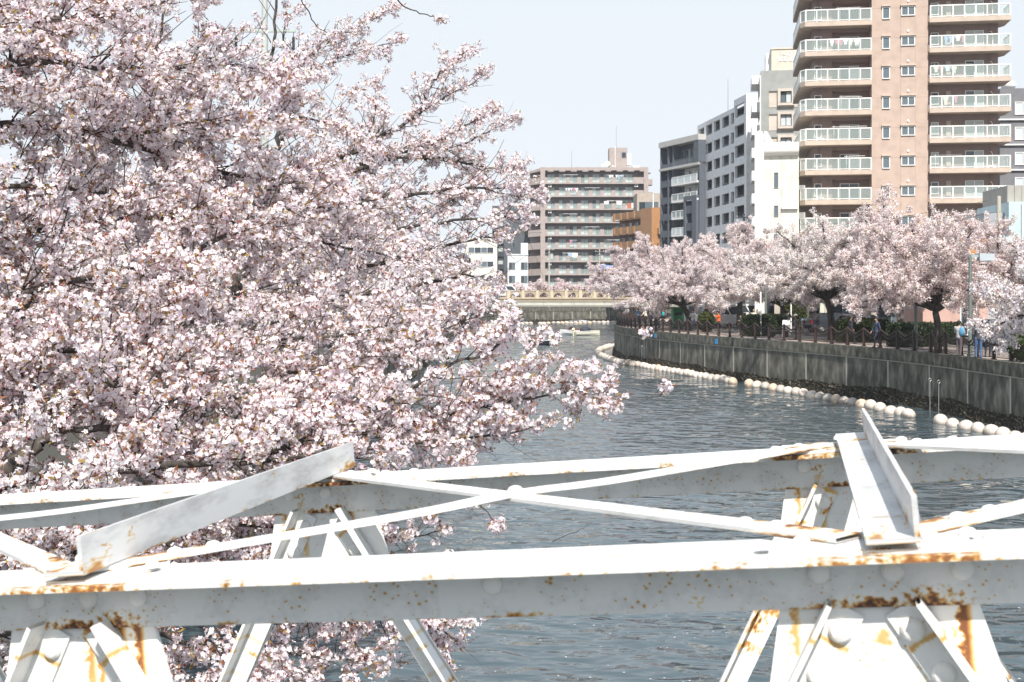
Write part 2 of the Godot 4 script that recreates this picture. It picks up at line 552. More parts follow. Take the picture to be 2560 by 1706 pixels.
func quay(called: String, label: String, line: PackedVector2Array, side: float, from: float, to: float) -> void:
	var t := thing(called, label, "quay wall")
	var step := 0.9
	var p := resample(line, step, from, to)
	var far := noise(FastNoiseLite.TYPE_SIMPLEX, 1.4, 3, 77)
	var k := 0
	var per := 5
	while k < p.size() - 1:
		var e := mini(k + per, p.size() - 1)
		for what in [["wall_panel", -0.6, WALK - 0.665, 0.0], ["coping", WALK - 0.6, WALK + 0.012, 0.06]]:
			var b := MB.new()
			for i in range(k, e):
				var o0 := off(p, i) * side
				var o1 := off(p, i + 1) * side
				var a0 := p[i]
				var a1 := p[i + 1]
				if i == k: a0 = a0.lerp(a1, 0.03)
				if i == e - 1: a1 = a1.lerp(p[i], 0.03)
				var f0 := a0 + o0 * float(what[3])
				var f1 := a1 + o1 * float(what[3])
				var k0 := a0 - o0 * 0.45
				var k1 := a1 - o1 * 0.45
				var c := [V(f0, what[1]), V(f1, what[1]), V(k1, what[1]), V(k0, what[1]), V(f0, what[2]), V(f1, what[2]), V(k1, what[2]), V(k0, what[2])]
				if side > 0: c = [c[1], c[0], c[3], c[2], c[5], c[4], c[7], c[6]]
				b.hexa(c)
			obj(what[0], b, M.quay if what[3] == 0.0 else M.quay_cap, t)
		var line_ := MB.new()
		for i in range(k, e):
			var o0 := off(p, i) * side * 0.012
			var o1 := off(p, i + 1) * side * 0.012
			var c := [V(p[i] + o0, WALK - 0.66), V(p[i + 1] + o1, WALK - 0.66), V(p[i + 1] - o1 * 5, WALK - 0.66), V(p[i] - o0 * 5, WALK - 0.66), V(p[i] + o0, WALK - 0.605), V(p[i + 1] + o1, WALK - 0.605), V(p[i + 1] - o1 * 5, WALK - 0.605), V(p[i] - o0 * 5, WALK - 0.605)]
			if side > 0: c = [c[1], c[0], c[3], c[2], c[5], c[4], c[7], c[6]]
			line_.hexa(c)
		obj("mortar_bed", line_, M.quay_joint, t)
		# light mortar in the joint
		var j := MB.new()
		var oj := off(p, e) * side
		var dj := Vector2(-oj.y, oj.x)
		var jc := p[e] + oj * 0.006
		j.hexa([V(jc - dj * 0.07, 0.4), V(jc + dj * 0.07, 0.4), V(jc + dj * 0.07 - oj * 0.2, 0.4), V(jc - dj * 0.07 - oj * 0.2, 0.4), V(jc - dj * 0.07, WALK - 0.61), V(jc + dj * 0.07, WALK - 0.61), V(jc + dj * 0.07 - oj * 0.2, WALK - 0.61), V(jc - dj * 0.07 - oj * 0.2, WALK - 0.61)])
		obj("joint", j, M.quay_joint, t)
		k = e
	# oysters and weed at the waterline
	var q := resample(line, 0.13 if side > 0 else 0.4, from, to)
	var cr := MB.new()
	var rows := [-0.15, 0.0, 0.08, 0.16, 0.24, 0.31, 0.37, 0.43, 0.49, 0.54, 0.59, 0.64]
	var pts: Array[PackedVector3Array] = []
	for i in q.size():
		var o := off(q, i) * side
		var a := PackedVector3Array()
		for r in rows.size():
			var y: float = rows[r]
			var s := far.get_noise_2d(i * 0.31, r * 0.55) + 0.5 * far.get_noise_2d(i * 1.3 + 50.0, r * 1.9)
			var thick := (0.17 - 0.15 * float(r) / (rows.size() - 1)) + s * 0.075
			a.push_back(V(q[i] + o * maxf(thick, -0.02), y + s * 0.09 + 0.1 * sin(q[i].y * 0.21) + 0.07 * sin(q[i].y * 0.83)))
		pts.push_back(a)
	for i in q.size() - 1:
		for r in rows.size() - 1:
			var s := far.get_noise_2d(i * 3.1, r * 7.7)
			if s > 0.5: cr.col = Color(0.15, 0.14, 0.11)
			elif s > 0.02: cr.col = Color(0.062, 0.046, 0.026)
			else: cr.col = Color(0.022, 0.02, 0.014)
			if side > 0: cr.quad(pts[i + 1][r], pts[i][r], pts[i][r + 1], pts[i + 1][r + 1])
			else: cr.quad(pts[i][r], pts[i + 1][r], pts[i + 1][r + 1], pts[i][r + 1])
	stuff(obj("shell_crust", cr, M.crust, t))

func booms() -> void:
	var shape := MB.new()
	shape.ball(Vector3.ZERO, Vector3(0.54, 0.33, 0.33), 14, 8)
	var float_mesh := shape.mesh()
	var tube := MB.new()
	tube.ball(Vector3.ZERO, Vector3(0.62, 0.34, 0.34), 14, 8)
	var tube_mesh := tube.mesh()
	var list := [
		["floating boom of pale floats nearest the camera, in front of the right quay wall", [[21.6, 24], [21.0, 44], [20.7, 50], [20.1, 55], [19.5, 59.2]], float_mesh, 1.04, 0.33],
		["long floating boom of pale floats in the middle of the right quay wall", [[19.15, 61.8], [18.0, 69], [16.6, 76], [15.0, 82.4]], float_mesh, 1.06, 0.33],
		["floating boom of overlapping floats along the darker part of the right quay wall", [[14.6, 84.6], [13.0, 91], [11.4, 98], [10.5, 102.2]], float_mesh, 0.9, 0.33],
		["floating boom of grey tubes curling round the end of the right quay wall", [[10.2, 103.2], [9.1, 108], [8.5, 114], [8.3, 121], [8.8, 129], [10.2, 137], [13, 145]], tube_mesh, 0.86, 0.34],
		["far floating boom at the foot of the wall under the left half of the bridge", [[-6.6, 222], [-4.2, 230], [0.2, 238], [3.9, 242]], float_mesh, 1.06, 0.33],
		["far floating boom under the right half of the bridge behind the white boat", [[5.4, 243], [12, 247.6], [20.5, 252.2], [34, 258]], float_mesh, 1.06, 0.33],
	]
	for d in list:
		var line := PackedVector2Array()
		for a in d[1]: line.push_back(Vector2(a[0], a[1]))
		var p := resample(line, d[3])
		var t := thing("floating_boom", d[0], "floating boom", V(p[0], 0))
		for i in p.size():
			var dir := off(p, i)
			var o := obj("float", d[2], [M.float, M.float, M.float_grey, M.float, M.float_rust][rng.randi() % 5], t)
			o.position = V(p[i] - p[0], 0.1 + rr(-0.06, 0.04))
			o.rotation = Vector3(rr(0, TAU), 0, 0)
			o.basis = Basis(Vector3.UP, atan2(dir.x, dir.y) + rr(-0.12, 0.12)) * Basis(Vector3.BACK, rr(-0.08, 0.08)) * Basis(Vector3.RIGHT, rr(0, TAU)) * Basis.from_scale(Vector3(rr(0.93, 1.04), rr(0.9, 1.06), rr(0.9, 1.06)))
		var rope := MB.new()
		var pts := PackedVector3Array()
		var rad := PackedFloat32Array()
		for i in p.size():
			pts.push_back(V(p[i] - p[0], 0.1)); rad.push_back(0.03)
		rope.tube(pts, rad, 5)
		obj("rope", rope, M.rubber, t)


# ---------------------------------------------------------------- the old truss in front
func truss() -> void:
	var base := Vector3(-0.868, 5.433, -2.55)
	var U := Vector3(1.467, 0.141, 0.4)
	var vb := Vector3(0.289, 0.003, -1.31)
	var ux := U.normalized()
	var zz := ux.cross(Vector3.UP).normalized()
	if zz.z < 0: zz = -zz
	var yy := zz.cross(ux).normalized()
	var B := Basis(ux, yy, zz)
	var L := U.length()
	var t := thing("truss_bridge", "old white riveted steel truss with rust along its chords, across the foreground", "truss bridge", base)
	var i0 := -3
	var i1 := 4
	var dents := noise(FastNoiseLite.TYPE_SIMPLEX, 0.9, 3, 12)
	# paints
	var web_tex := []
	var top_tex := []
	web_tex.push_back(rust_tex(1400, 96, 101, 15.0, 0.5, [[0.5, 1.02, 0.045, 0.2, 0.95], [0.56, 1.0, 0.03, 0.26, 1.0], [0.44, 1.02, 0.02, 0.1, 0.8], [0.1, 1.04, 0.03, 0.12, 0.6], [0.72, 1.02, 0.02, 0.1, 0.5]], [[0.31, 0.7, 1, 0.003, 0.4]]))
	web_tex.push_back(rust_tex(1400, 96, 141, 15.0, 0.42, [[0.5, 1.02, 0.03, 0.16, 0.9], [0.53, 0.98, 0.025, 0.2, 1.0], [0.4, 1.03, 0.02, 0.1, 0.7]], [[0.46, 0.3, 1, 0.004, 0.5]]))
	top_tex.push_back(rust_tex(1400, 128, 171, 8.0, 0.02, [[0.47, 1.03, 0.05, 0.1, 0.55], [0.56, 1.0, 0.06, 0.14, 0.62], [0.35, 1.02, 0.03, 0.05, 0.5], [0.84, 1.02, 0.02, 0.05, 0.5], [0.52, 0.5, 0.03, 0.2, 0.5], [0.22, 0.55, 0.02, 0.03, 0.35], [0.75, 0.4, 0.05, 0.015, 0.32], [0.12, 0.3, 0.07, 0.012, 0.34], [0.9, 0.62, 0.06, 0.012, 0.3]], [], 0.3))
	top_tex.push_back(rust_tex(1400, 128, 191, 8.0, 0.02, [[0.42, 1.0, 0.05, 0.2, 0.7], [0.57, 1.0, 0.05, 0.28, 0.95], [0.5, 0.8, 0.05, 0.3, 0.5], [0.2, 1.0, 0.01, 0.05, 0.5], [0.8, 0.5, 0.06, 0.015, 0.32]], [], 0.3))
	M.web_front = mat(lin(0.93, 0.93, 0.93), 0.5, web_tex[0])
	M.web_rear = mat(lin(0.92, 0.92, 0.92), 0.5, web_tex[1])
	M.top_front = mat(lin(0.86, 0.86, 0.86), 0.55, top_tex[0])
	M.top_rear = mat(lin(0.86, 0.86, 0.86), 0.55, top_tex[1])
	M.strap = mat(lin(0.86, 0.86, 0.86), 0.55, rust_tex(1024, 48, 211, 25.0, 0.15, [[0.06, 0.9, 0.04, 0.3, 0.6], [0.94, 0.9, 0.05, 0.3, 0.65]], [], 0.25))
	M.strut = mat(lin(0.7, 0.71, 0.73), 0.45, rust_tex(512, 96, 221, 12.0, 0.12, [[0.02, 1.0, 0.03, 0.3, 0.5], [0.97, 1.0, 0.05, 0.3, 0.5]], [[0.12, 0.2, 0.6, 0.006, 0.5], [0.06, 0.4, 0.9, 0.005, 0.45], [0.6, 0.1, 0.5, 0.004, 0.3]], 0.3))
	M.plates = []
	M.plates.push_back(mat(Color(1, 1, 1), 0.5, rust_tex(384, 384, 231, 1.0, 0.22, [[0.62, 0.06, 0.16, 0.07, 0.9]], [[0.55, 0.0, 0.7, 0.03, 0.6], [0.7, 0.0, 0.85, 0.045, 0.75], [0.8, 0.05, 1.0, 0.03, 0.8], [0.6, 0.1, 0.9, 0.02, 0.55]], 0.08)))
	M.plates.push_back(mat(Color(1, 1, 1), 0.5, rust_tex(384, 384, 241, 1.0, 0.3, [[0.3, 0.08, 0.1, 0.05, 0.7], [0.52, 0.3, 0.05, 0.05, 0.35]], [[0.82, 0.0, 1.0, 0.03, 0.85], [0.34, 0.0, 0.4, 0.03, 0.5], [0.2, 0.05, 0.8, 0.02, 0.45], [0.66, 0.08, 0.5, 0.02, 0.4]], 0.08)))
	M.plates.push_back(mat(Color(1, 1, 1), 0.5, rust_tex(384, 384, 251, 1.0, 0.25, [[0.35, 0.06, 0.2, 0.06, 0.9], [0.7, 0.08, 0.12, 0.06, 0.9]], [[0.36, 0.05, 0.5, 0.03, 0.65], [0.7, 0.05, 0.8, 0.04, 0.6], [0.22, 0.1, 0.4, 0.02, 0.6]], 0.08)))
	M.flaked = mat(Color(1, 1, 1), 0.6, rust_tex(96, 1024, 261, 0.1, 0.2, [[0.55, 0.10, 0.28, 0.035, 0.72], [0.45, 0.16, 0.3, 0.05, 0.74], [0.5, 0.25, 0.3, 0.05, 0.7], [0.9, 0.3, 0.2, 0.1, 0.5]], [[0.95, 0.0, 0.5, 0.08, 0.45]], 0.1))
	M.diag = mat(Color(1, 1, 1), 0.5, rust_tex(96, 1024, 271, 0.1, 0.3, [[0.05, 0.2, 0.12, 0.04, 0.55], [0.02, 0.35, 0.1, 0.06, 0.5]], [[0.4, 0.0, 0.4, 0.07, 0.4]], 0.1))
	M.rivet = mat(lin(0.8, 0.79, 0.76), 0.45)
	var dome := MB.new()
	dome.lathe(PackedVector2Array([Vector2(0.0185, 0), Vector2(0.0178, 0.005), Vector2(0.0135, 0.0102), Vector2(0.007, 0.0126), Vector2(0, 0.0132)]), 12)
	var rivet_mesh := dome.mesh()
	var put_rivet := func(p: Vector3, n: Vector3, s := 1.0):
		var xb := n.cross(Vector3(0.3, 0.2, 0.9)).normalized()
		obj("rivet", rivet_mesh, M.rivet, t, Transform3D(Basis(xb, n, xb.cross(n)).rotated(n, rr(0, TAU)).scaled_local(Vector3.ONE * s), p))
	for row in 2:
		var o0 := vb * row
		var wm = M.web_front if row == 0 else M.web_rear
		var tm = M.top_front if row == 0 else M.top_rear
		for i in range(i0, i1):
			# one stretch of chord runs from half a panel before its node to half a panel after
			var c := U * i + o0
			var xf := Transform3D(B, c)
			var b := MB.new()
			var n := 44
			var hw := 0.1
			for j in n:
				var x0 := -L / 2 + L * j / n
				var x1 := -L / 2 + L * (j + 1) / n
				var u := Rect2(float(j) / n, 0, 1.0 / n, 1)
				var e0 := dents.get_noise_2d(i * 9 + x0 * 14, row * 7.0) * 0.0022
				var e1 := dents.get_noise_2d(i * 9 + x1 * 14, row * 7.0) * 0.0022
				var wv := 0.0
				b.quad(xf * Vector3(x0, e0 * 0.6, hw + e0), xf * Vector3(x1, e1 * 0.6, hw + e1), xf * Vector3(x1, wv, -hw), xf * Vector3(x0, wv, -hw), u)
				b.quad(xf * Vector3(x0, -0.011, hw + e0), xf * Vector3(x1, -0.011, hw + e1), xf * Vector3(x1, e1 * 0.6, hw + e1), xf * Vector3(x0, e0 * 0.6, hw + e0), Rect2(u.position.x, 0.9, u.size.x, 0.1))
				b.quad(xf * Vector3(x0, -0.011, -hw), xf * Vector3(x1, -0.011, -hw), xf * Vector3(x1, -0.011, hw + e1), xf * Vector3(x0, -0.011, hw + e0), Rect2(u.position.x, 0.3, u.size.x, 0.3))
				b.quad(xf * Vector3(x1, -0.011, -hw), xf * Vector3(x0, -0.011, -hw), xf * Vector3(x0, 0, -hw), xf * Vector3(x1, 0, -hw), u)
			obj("top_flange", b, tm, t)
			b = MB.new()
			for j in 22:
				var x0 := -L / 2 + L * j / 22
				var x1 := -L / 2 + L * (j + 1) / 22
				var u := Rect2(j / 22.0, 0, 1 / 22.0, 1)
				for s in [1.0, -1.0]:
					var z: float = 0.014 * s
					if s > 0:
						b.quad(xf * Vector3(x0, -0.1, z), xf * Vector3(x1, -0.1, z), xf * Vector3(x1, -0.011, z), xf * Vector3(x0, -0.011, z), u)
						b.quad(xf * Vector3(x0, -0.1, -z), xf * Vector3(x1, -0.1, -z), xf * Vector3(x1, -0.1, z), xf * Vector3(x0, -0.1, z), Rect2(u.position.x, 0.92, u.size.x, 0.05))
					else:
						b.quad(xf * Vector3(x1, -0.1, z), xf * Vector3(x0, -0.1, z), xf * Vector3(x0, -0.011, z), xf * Vector3(x1, -0.011, z), u)
				# the rounded fillet under the flange
				b.quad(xf * Vector3(x0, -0.022, 0.0145), xf * Vector3(x1, -0.022, 0.0145), xf * Vector3(x1, -0.0112, 0.025), xf * Vector3(x0, -0.0112, 0.025), Rect2(u.position.x, 0, u.size.x, 0.1))
			obj("chord_web", b, wm, t)
			for x in ([-0.66, -0.085, 0.035, 0.145] if row == 0 else [-0.62, -0.1, 0.02]):
				put_rivet.call(c + B * Vector3(x, -0.04, 0.0145), zz, 1.05)
			for x in [-0.30, -0.22, 0.2, 0.29]:
				put_rivet.call(c + B * Vector3(x, 0.0005, 0.045 if x < 0 else -0.03), yy, 0.9)
			# gusset plate
			b = MB.new()
			b.prism(PackedVector2Array([Vector2(-0.2, -0.30), Vector2(-0.09, -0.42), Vector2(0.09, -0.42), Vector2(0.215, -0.30), Vector2(0.15, -0.03), Vector2(-0.14, -0.03)]), -0.005, 0.005, xf, Rect2(-0.22, -0.03, 0.44, -0.4))
			obj("gusset_plate", b, M.plates[2] if row == 1 else M.plates[posmod(i, 2)], t)
			# diagonals: angles, one leg on the plate and the other standing out
			for s in [-1.0, 1.0]:
				var dir: Vector2 = Vector2(s * (L / 2 - 0.02), -1.3).normalized()
				var nrm: Vector2 = Vector2(-dir.y, dir.x) * s       # towards the upper outer side
				if nrm.y < 0: nrm = -nrm
				var d0: Vector2 = Vector2(s * 0.010, -0.103)
				var len := 1.48
				var w := 0.066
				var at := func(along: float, out: float, z: float) -> Vector3:
					var q: Vector2 = d0 + dir * along + nrm * out
					return xf * Vector3(q.x, q.y, z)
				b = MB.new()
				var cut := 0.014
				for j in 12:
					var a0 := len * j / 12.0 + (cut if j == 0 else 0.0)
					var a1 := len * (j + 1) / 12.0
					var r := Rect2(0, j / 12.0, 1, 1 / 12.0)
					var e := [at.call(a1, 0.0, 0.0125), at.call(a0, 0.0, 0.0125), at.call(a0, w, 0.0125), at.call(a1, w, 0.0125)]
					var f := [at.call(a1, w, 0.0125), at.call(a0, w, 0.0125), at.call(a0, w, w), at.call(a1, w, w)]
					var f2 := [at.call(a1, w - 0.009, w), at.call(a0, w - 0.009, w), at.call(a0, w - 0.009, 0.0125), at.call(a1, w - 0.009, 0.0125)]
					var f3 := [at.call(a1, w, w), at.call(a0, w, w), at.call(a0, w - 0.009, w), at.call(a1, w - 0.009, w)]
					var g := [at.call(a1, 0.0, 0.0055), at.call(a0, 0.0, 0.0055), at.call(a0, 0.0, 0.0125), at.call(a1, 0.0, 0.0125)]
					var h := [at.call(a1, w, 0.0055), at.call(a0, w, 0.0055), at.call(a0, 0.0, 0.0055), at.call(a1, 0.0, 0.0055)]
					for q in [e, f, f2, f3, g, h]:
						if s < 0: b.quad(q[0], q[1], q[2], q[3], r)
						else: b.quad(q[3], q[2], q[1], q[0], r)
				obj("diagonal", b, M.flaked if row == 1 and s < 0 and posmod(i, 2) == 1 else M.diag, t)
				for al in [0.055, 0.14]:
					put_rivet.call(at.call(al, 0.024, 0.0126), zz, 1.12)
				# far-side twin of the angle, behind the plate
				b = MB.new()
				b.hexa([at.call(len, 0.0, -0.0125), at.call(0.0, 0.0, -0.0125), at.call(0.0, w, -0.0125), at.call(len, w, -0.0125), at.call(len, 0.0, -0.0055), at.call(0.0, 0.0, -0.0055), at.call(0.0, w, -0.0055), at.call(len, w, -0.0055)])
				obj("diagonal", b, M.diag, t)
		# bottom chord
		for i in range(i0, i1 - 1):
			var c := U * (i + 0.5) + o0
			var xf := Transform3D(B, c)
			var b := MB.new()
			b.box(-L / 2, L / 2, -1.5, -1.49, -0.1, 0.1, xf)
			b.box(-L / 2, L / 2, -1.489, -1.4, -0.014, 0.014, xf)
			obj("bottom_chord", b, M.diag, t)
			b = MB.new()
			b.prism(PackedVector2Array([Vector2(-0.16, -1.48), Vector2(0.16, -1.48), Vector2(0.1, -1.28), Vector2(-0.1, -1.28)]), -0.0045, 0.0045, xf, Rect2(-0.2, -1.2, 0.4, -0.3))
			obj("gusset_plate", b, M.plates[1], t)
	# angles across, and the flat crossing straps
	for i in range(i0, i1):
		var c := U * i
		var along := vb.normalized()
		var sx := (ux - along * ux.dot(along)).normalized()
		var up := sx.cross(-along).normalized()
		if up.y < 0: up = -up
		var l := vb.length()
		var at := func(a: float, x: float, y: float) -> Vector3: return c + along * a + sx * x + up * y
		var b := MB.new()
		var w := 0.075
		var s0 := -0.1
		var s1 := l + 0.1
		var x1 := 0.078
		var x0 := x1 - 0.085
		var y0 := 0.0205
		for j in 8:
			var a0 := lerpf(s0, s1, j / 8.0)
			var a1 := lerpf(s0, s1, (j + 1) / 8.0)
			var r := Rect2(j / 8.0, 0, 1 / 8.0, 1)
			b.quad(at.call(a0, x1, y0), at.call(a1, x1, y0), at.call(a1, x1, y0 + w), at.call(a0, x1, y0 + w), r)
			b.quad(at.call(a0, x1, y0 + w), at.call(a1, x1, y0 + w), at.call(a1, x1 - 0.009, y0 + w), at.call(a0, x1 - 0.009, y0 + w), r)
			b.quad(at.call(a1, x1 - 0.009, y0 + 0.009), at.call(a0, x1 - 0.009, y0 + 0.009), at.call(a0, x1 - 0.009, y0 + w), at.call(a1, x1 - 0.009, y0 + w), r)
			b.quad(at.call(a0, x0, y0 + 0.009), at.call(a0, x1 - 0.009, y0 + 0.009), at.call(a1, x1 - 0.009, y0 + 0.009), at.call(a1, x0, y0 + 0.009), r)
			b.quad(at.call(a1, x0, y0), at.call(a0, x0, y0), at.call(a0, x0, y0 + 0.009), at.call(a1, x0, y0 + 0.009), r)
			b.quad(at.call(a0, x1, y0), at.call(a0, x0, y0), at.call(a1, x0, y0), at.call(a1, x1, y0), r)
		for e in [s0, s1]:
			b.quad(at.call(e, x0, y0), at.call(e, x1, y0), at.call(e, x1, y0 + 0.009), at.call(e, x0, y0 + 0.009), Rect2(0.0, 0, 0.02, 1))
			b.quad(at.call(e, x1 - 0.009, y0 + 0.009), at.call(e, x1, y0 + 0.009), at.call(e, x1, y0 + w), at.call(e, x1 - 0.009, y0 + w), Rect2(0, 0, 0.02, 1))
		obj("cross_strut", b, M.strut, t)
		put_rivet.call(at.call(0.03, 0.0, y0 + 0.009), up, 0.9)
		put_rivet.call(at.call(l - 0.03, 0.0, y0 + 0.009), up, 0.9)
		for k in [[-0.11, 0.0], [-0.17, 0.03], [0.1, 0.0], [0.16, -0.02]]:
			put_rivet.call(c + B * Vector3(k[0], 0.0095, k[1]), yy, 0.85)
			put_rivet.call(c + vb + B * Vector3(k[0], 0.0095, k[1]), yy, 0.85)
		# batten plate on top of each node
		for row in 2:
			b = MB.new()
			b.box(-0.16, 0.16, 0.0006, 0.0085, -0.085, 0.085, Transform3D(B, c + vb * row))
			obj("batten_plate", b, M.top_rear if row == 1 else M.top_front, t)
		if i < i1 - 1:
			for s in 2:
				var p := c + (vb if s == 1 else Vector3.ZERO) + ux * 0.03
				var q := c + U + (Vector3.ZERO if s == 1 else vb) - ux * 0.03
				var d := (q - p).normalized()
				var sd := d.cross(yy).normalized()
				var h0 := 0.0105 if s == 0 else 0.0105
				var len := p.distance_to(q)
				b = MB.new()
				for j in 24:
					var a0 := len * j / 24.0
					var a1 := len * (j + 1) / 24.0
					# one strap passes over the other at the crossing
					var lift := func(a: float) -> float: return h0 + (0.0 if s == 1 else 0.009 * exp(-pow((a - len / 2) / 0.16, 2)))
					var r := Rect2(j / 24.0, 0, 1 / 24.0, 1)
					var hw := 0.032
					var top0: float = lift.call(a0) + 0.008
					var top1: float = lift.call(a1) + 0.008
					var e := [p + d * a0 - sd * hw, p + d * a1 - sd * hw, p + d * a1 + sd * hw, p + d * a0 + sd * hw]
					b.quad(e[1] + yy * top1, e[0] + yy * top0, e[3] + yy * top0, e[2] + yy * top1, r)
					b.quad(e[0] + yy * (top0 - 0.008), e[1] + yy * (top1 - 0.008), e[2] + yy * (top1 - 0.008), e[3] + yy * (top0 - 0.008), r)
					b.quad(e[3] + yy * (top0 - 0.008), e[2] + yy * (top1 - 0.008), e[2] + yy * top1, e[3] + yy * top0, r)
					b.quad(e[1] + yy * (top1 - 0.008), e[0] + yy * (top0 - 0.008), e[0] + yy * top0, e[1] + yy * top1, r)
				obj("brace_strap", b, M.strap, t)
				if s == 0:
					put_rivet.call(p + d * len / 2 + yy * (h0 + 0.0172), yy, 1.0)
				for a in [0.17, 0.25, len - 0.25, len - 0.17]:
					put_rivet.call(p + d * a + yy * (h0 + 0.0078), yy, 0.85)


# ---------------------------------------------------------------- buildings (own axes: x to the right along the front, y up, z towards the viewer)
# a window: frame with its panes as sub-parts
func window(parent: Node, x0: float, x1: float, y0: float, y1: float, z: float, frame: Material, glass: Array, bar := 0.07, turn := Transform3D(), called := "window") -> MeshInstance3D:
	var b := MB.new()
	var k := glass.size()
	b.box(x0, x1, y0, y0 + bar, z, z + 0.1, turn); b.box(x0, x1, y1 - bar, y1, z, z + 0.1, turn)
	for i in k + 1:
		var x := lerpf(x0, x1 - bar, float(i) / k)
		b.box(x, x + bar, y0 + bar, y1 - bar, z, z + 0.098, turn)
	var w := obj(called, b, frame, parent)
	for i in k:
		var p := MB.new()
		var a := lerpf(x0, x1 - bar, float(i) / k) + bar
		var e := lerpf(x0, x1 - bar, float(i + 1) / k)
		var zz := z + (0.02 if i % 2 == 0 else 0.045)
		p.box(a - 0.003, e + 0.003, y0 + bar - 0.003, y1 - bar + 0.003, zz, zz + 0.012, turn)
		obj("pane", p, glass[i], w)
	return w

func pick_glass() -> Material:
	return [M.glass_dark, M.glass_grey, M.glass_curtain, M.glass_grey, M.glass_sky, M.glass_curtain][rng.randi() % 6]

func aircon(parent: Node, x: float, y: float, z: float) -> void:
	var b := MB.new()
	b.box(x, x + 0.78, y, y + 0.56, z, z + 0.3)
	var o := obj("air_conditioner", b, M.white, parent)
	b = MB.new()
	b.lathe(PackedVector2Array([Vector2(0.22, 0), Vector2(0.22, 0.012), Vector2(0.0, 0.014)]), 14, Transform3D(Basis(Vector3.RIGHT, PI / 2), Vector3(x + 0.3, y + 0.28, z + 0.3)))
	obj("fan_grille", b, M.grey_paint, o)

func laundry(host: Node3D, x0: float, x1: float, y: float, z: float, label: String, kind := 0) -> void:
	var at := host.transform * Vector3(x0, y, z)
	var t := thing("laundry_line", label, "laundry", at, host.rotation.y, "washing hung out on the balconies")
	var b := MB.new()
	var w := x1 - x0
	b.tube(PackedVector3Array([Vector3(-0.15, 0.03, 0), Vector3(w + 0.15, 0.03, 0)]), PackedFloat32Array([0.022, 0.022]), 5)
	obj("pole", b, M.rail_white, t)
	var x := 0.0
	var cols := [lin(0.78, 0.78, 0.78), lin(0.7, 0.72, 0.76), lin(0.3, 0.42, 0.6), lin(0.75, 0.72, 0.66), lin(0.55, 0.2, 0.28), lin(0.08, 0.1, 0.16), lin(0.6, 0.6, 0.5), lin(0.5, 0.62, 0.7)]
	while x < w - 0.2:
		var gw := rr(0.3, 0.62) if kind == 0 else rr(0.9, 1.3)
		var gh := rr(0.5, 0.95) if kind == 0 else rr(0.7, 1.0)
		if x + gw > w: break
		b = MB.new()
		var n := 5
		for i in n:
			var a0 := x + gw * i / n
			var a1 := x + gw * (i + 1) / n
			var z0 := 0.035 * sin(i * 1.7 + x)
			var z1 := 0.035 * sin((i + 1) * 1.7 + x)
			var sl := 0.0
			if kind == 0 and (i == 0 or i == n - 1): sl = gh * 0.55
			b.hexa([Vector3(a0, -gh + sl, z0 + 0.012), Vector3(a1, -gh + sl, z1 + 0.012), Vector3(a1, -gh + sl, z1 - 0.012), Vector3(a0, -gh + sl, z0 - 0.012), Vector3(a0, 0.005, z0 + 0.012), Vector3(a1, 0.005, z1 + 0.012), Vector3(a1, 0.005, z1 - 0.012), Vector3(a0, 0.005, z0 - 0.012)])
		var c: Color = cols[rng.randi() % (cols.size() if kind == 0 else 4)]
		obj("garment" if kind == 0 else "bedding", b, mat(c, 0.9), t)
		x += gw + rr(0.03, 0.12)

func railing_glass(balcony: Node, a: Vector3, b: Vector3, y0: float, h: float, n: int, m: Material = null) -> void:      # white posts and rails with a pane in each bay
	var f := MB.new()
	var dir := (b - a).normalized()
	var nz := Vector3(-dir.z, 0, dir.x)
	var xf := Transform3D(Basis(dir, Vector3.UP, dir.cross(Vector3.UP)), a)
	var l := a.distance_to(b)
	f.box(0, l, y0 + h - 0.1, y0 + h, -0.04, 0.04, xf)
	f.box(0, l, y0 + 0.06, y0 + 0.12, -0.03, 0.03, xf)
	for i in n + 1:
		var x := lerpf(0.03, l - 0.03, float(i) / n)
		f.box(x - 0.05, x + 0.05, y0, y0 + h - 0.098, -0.036, 0.036, xf)
	obj("railing", f, M.rail_white, balcony)
	for i in n:
		var p := MB.new()
		p.box(lerpf(0.03, l - 0.03, float(i) / n) + 0.051, lerpf(0.03, l - 0.03, float(i + 1) / n) - 0.051, y0 + 0.122, y0 + h - 0.102, -0.008, 0.008, xf)
		obj("glass_panel", p, m if m else M.pane, balcony)

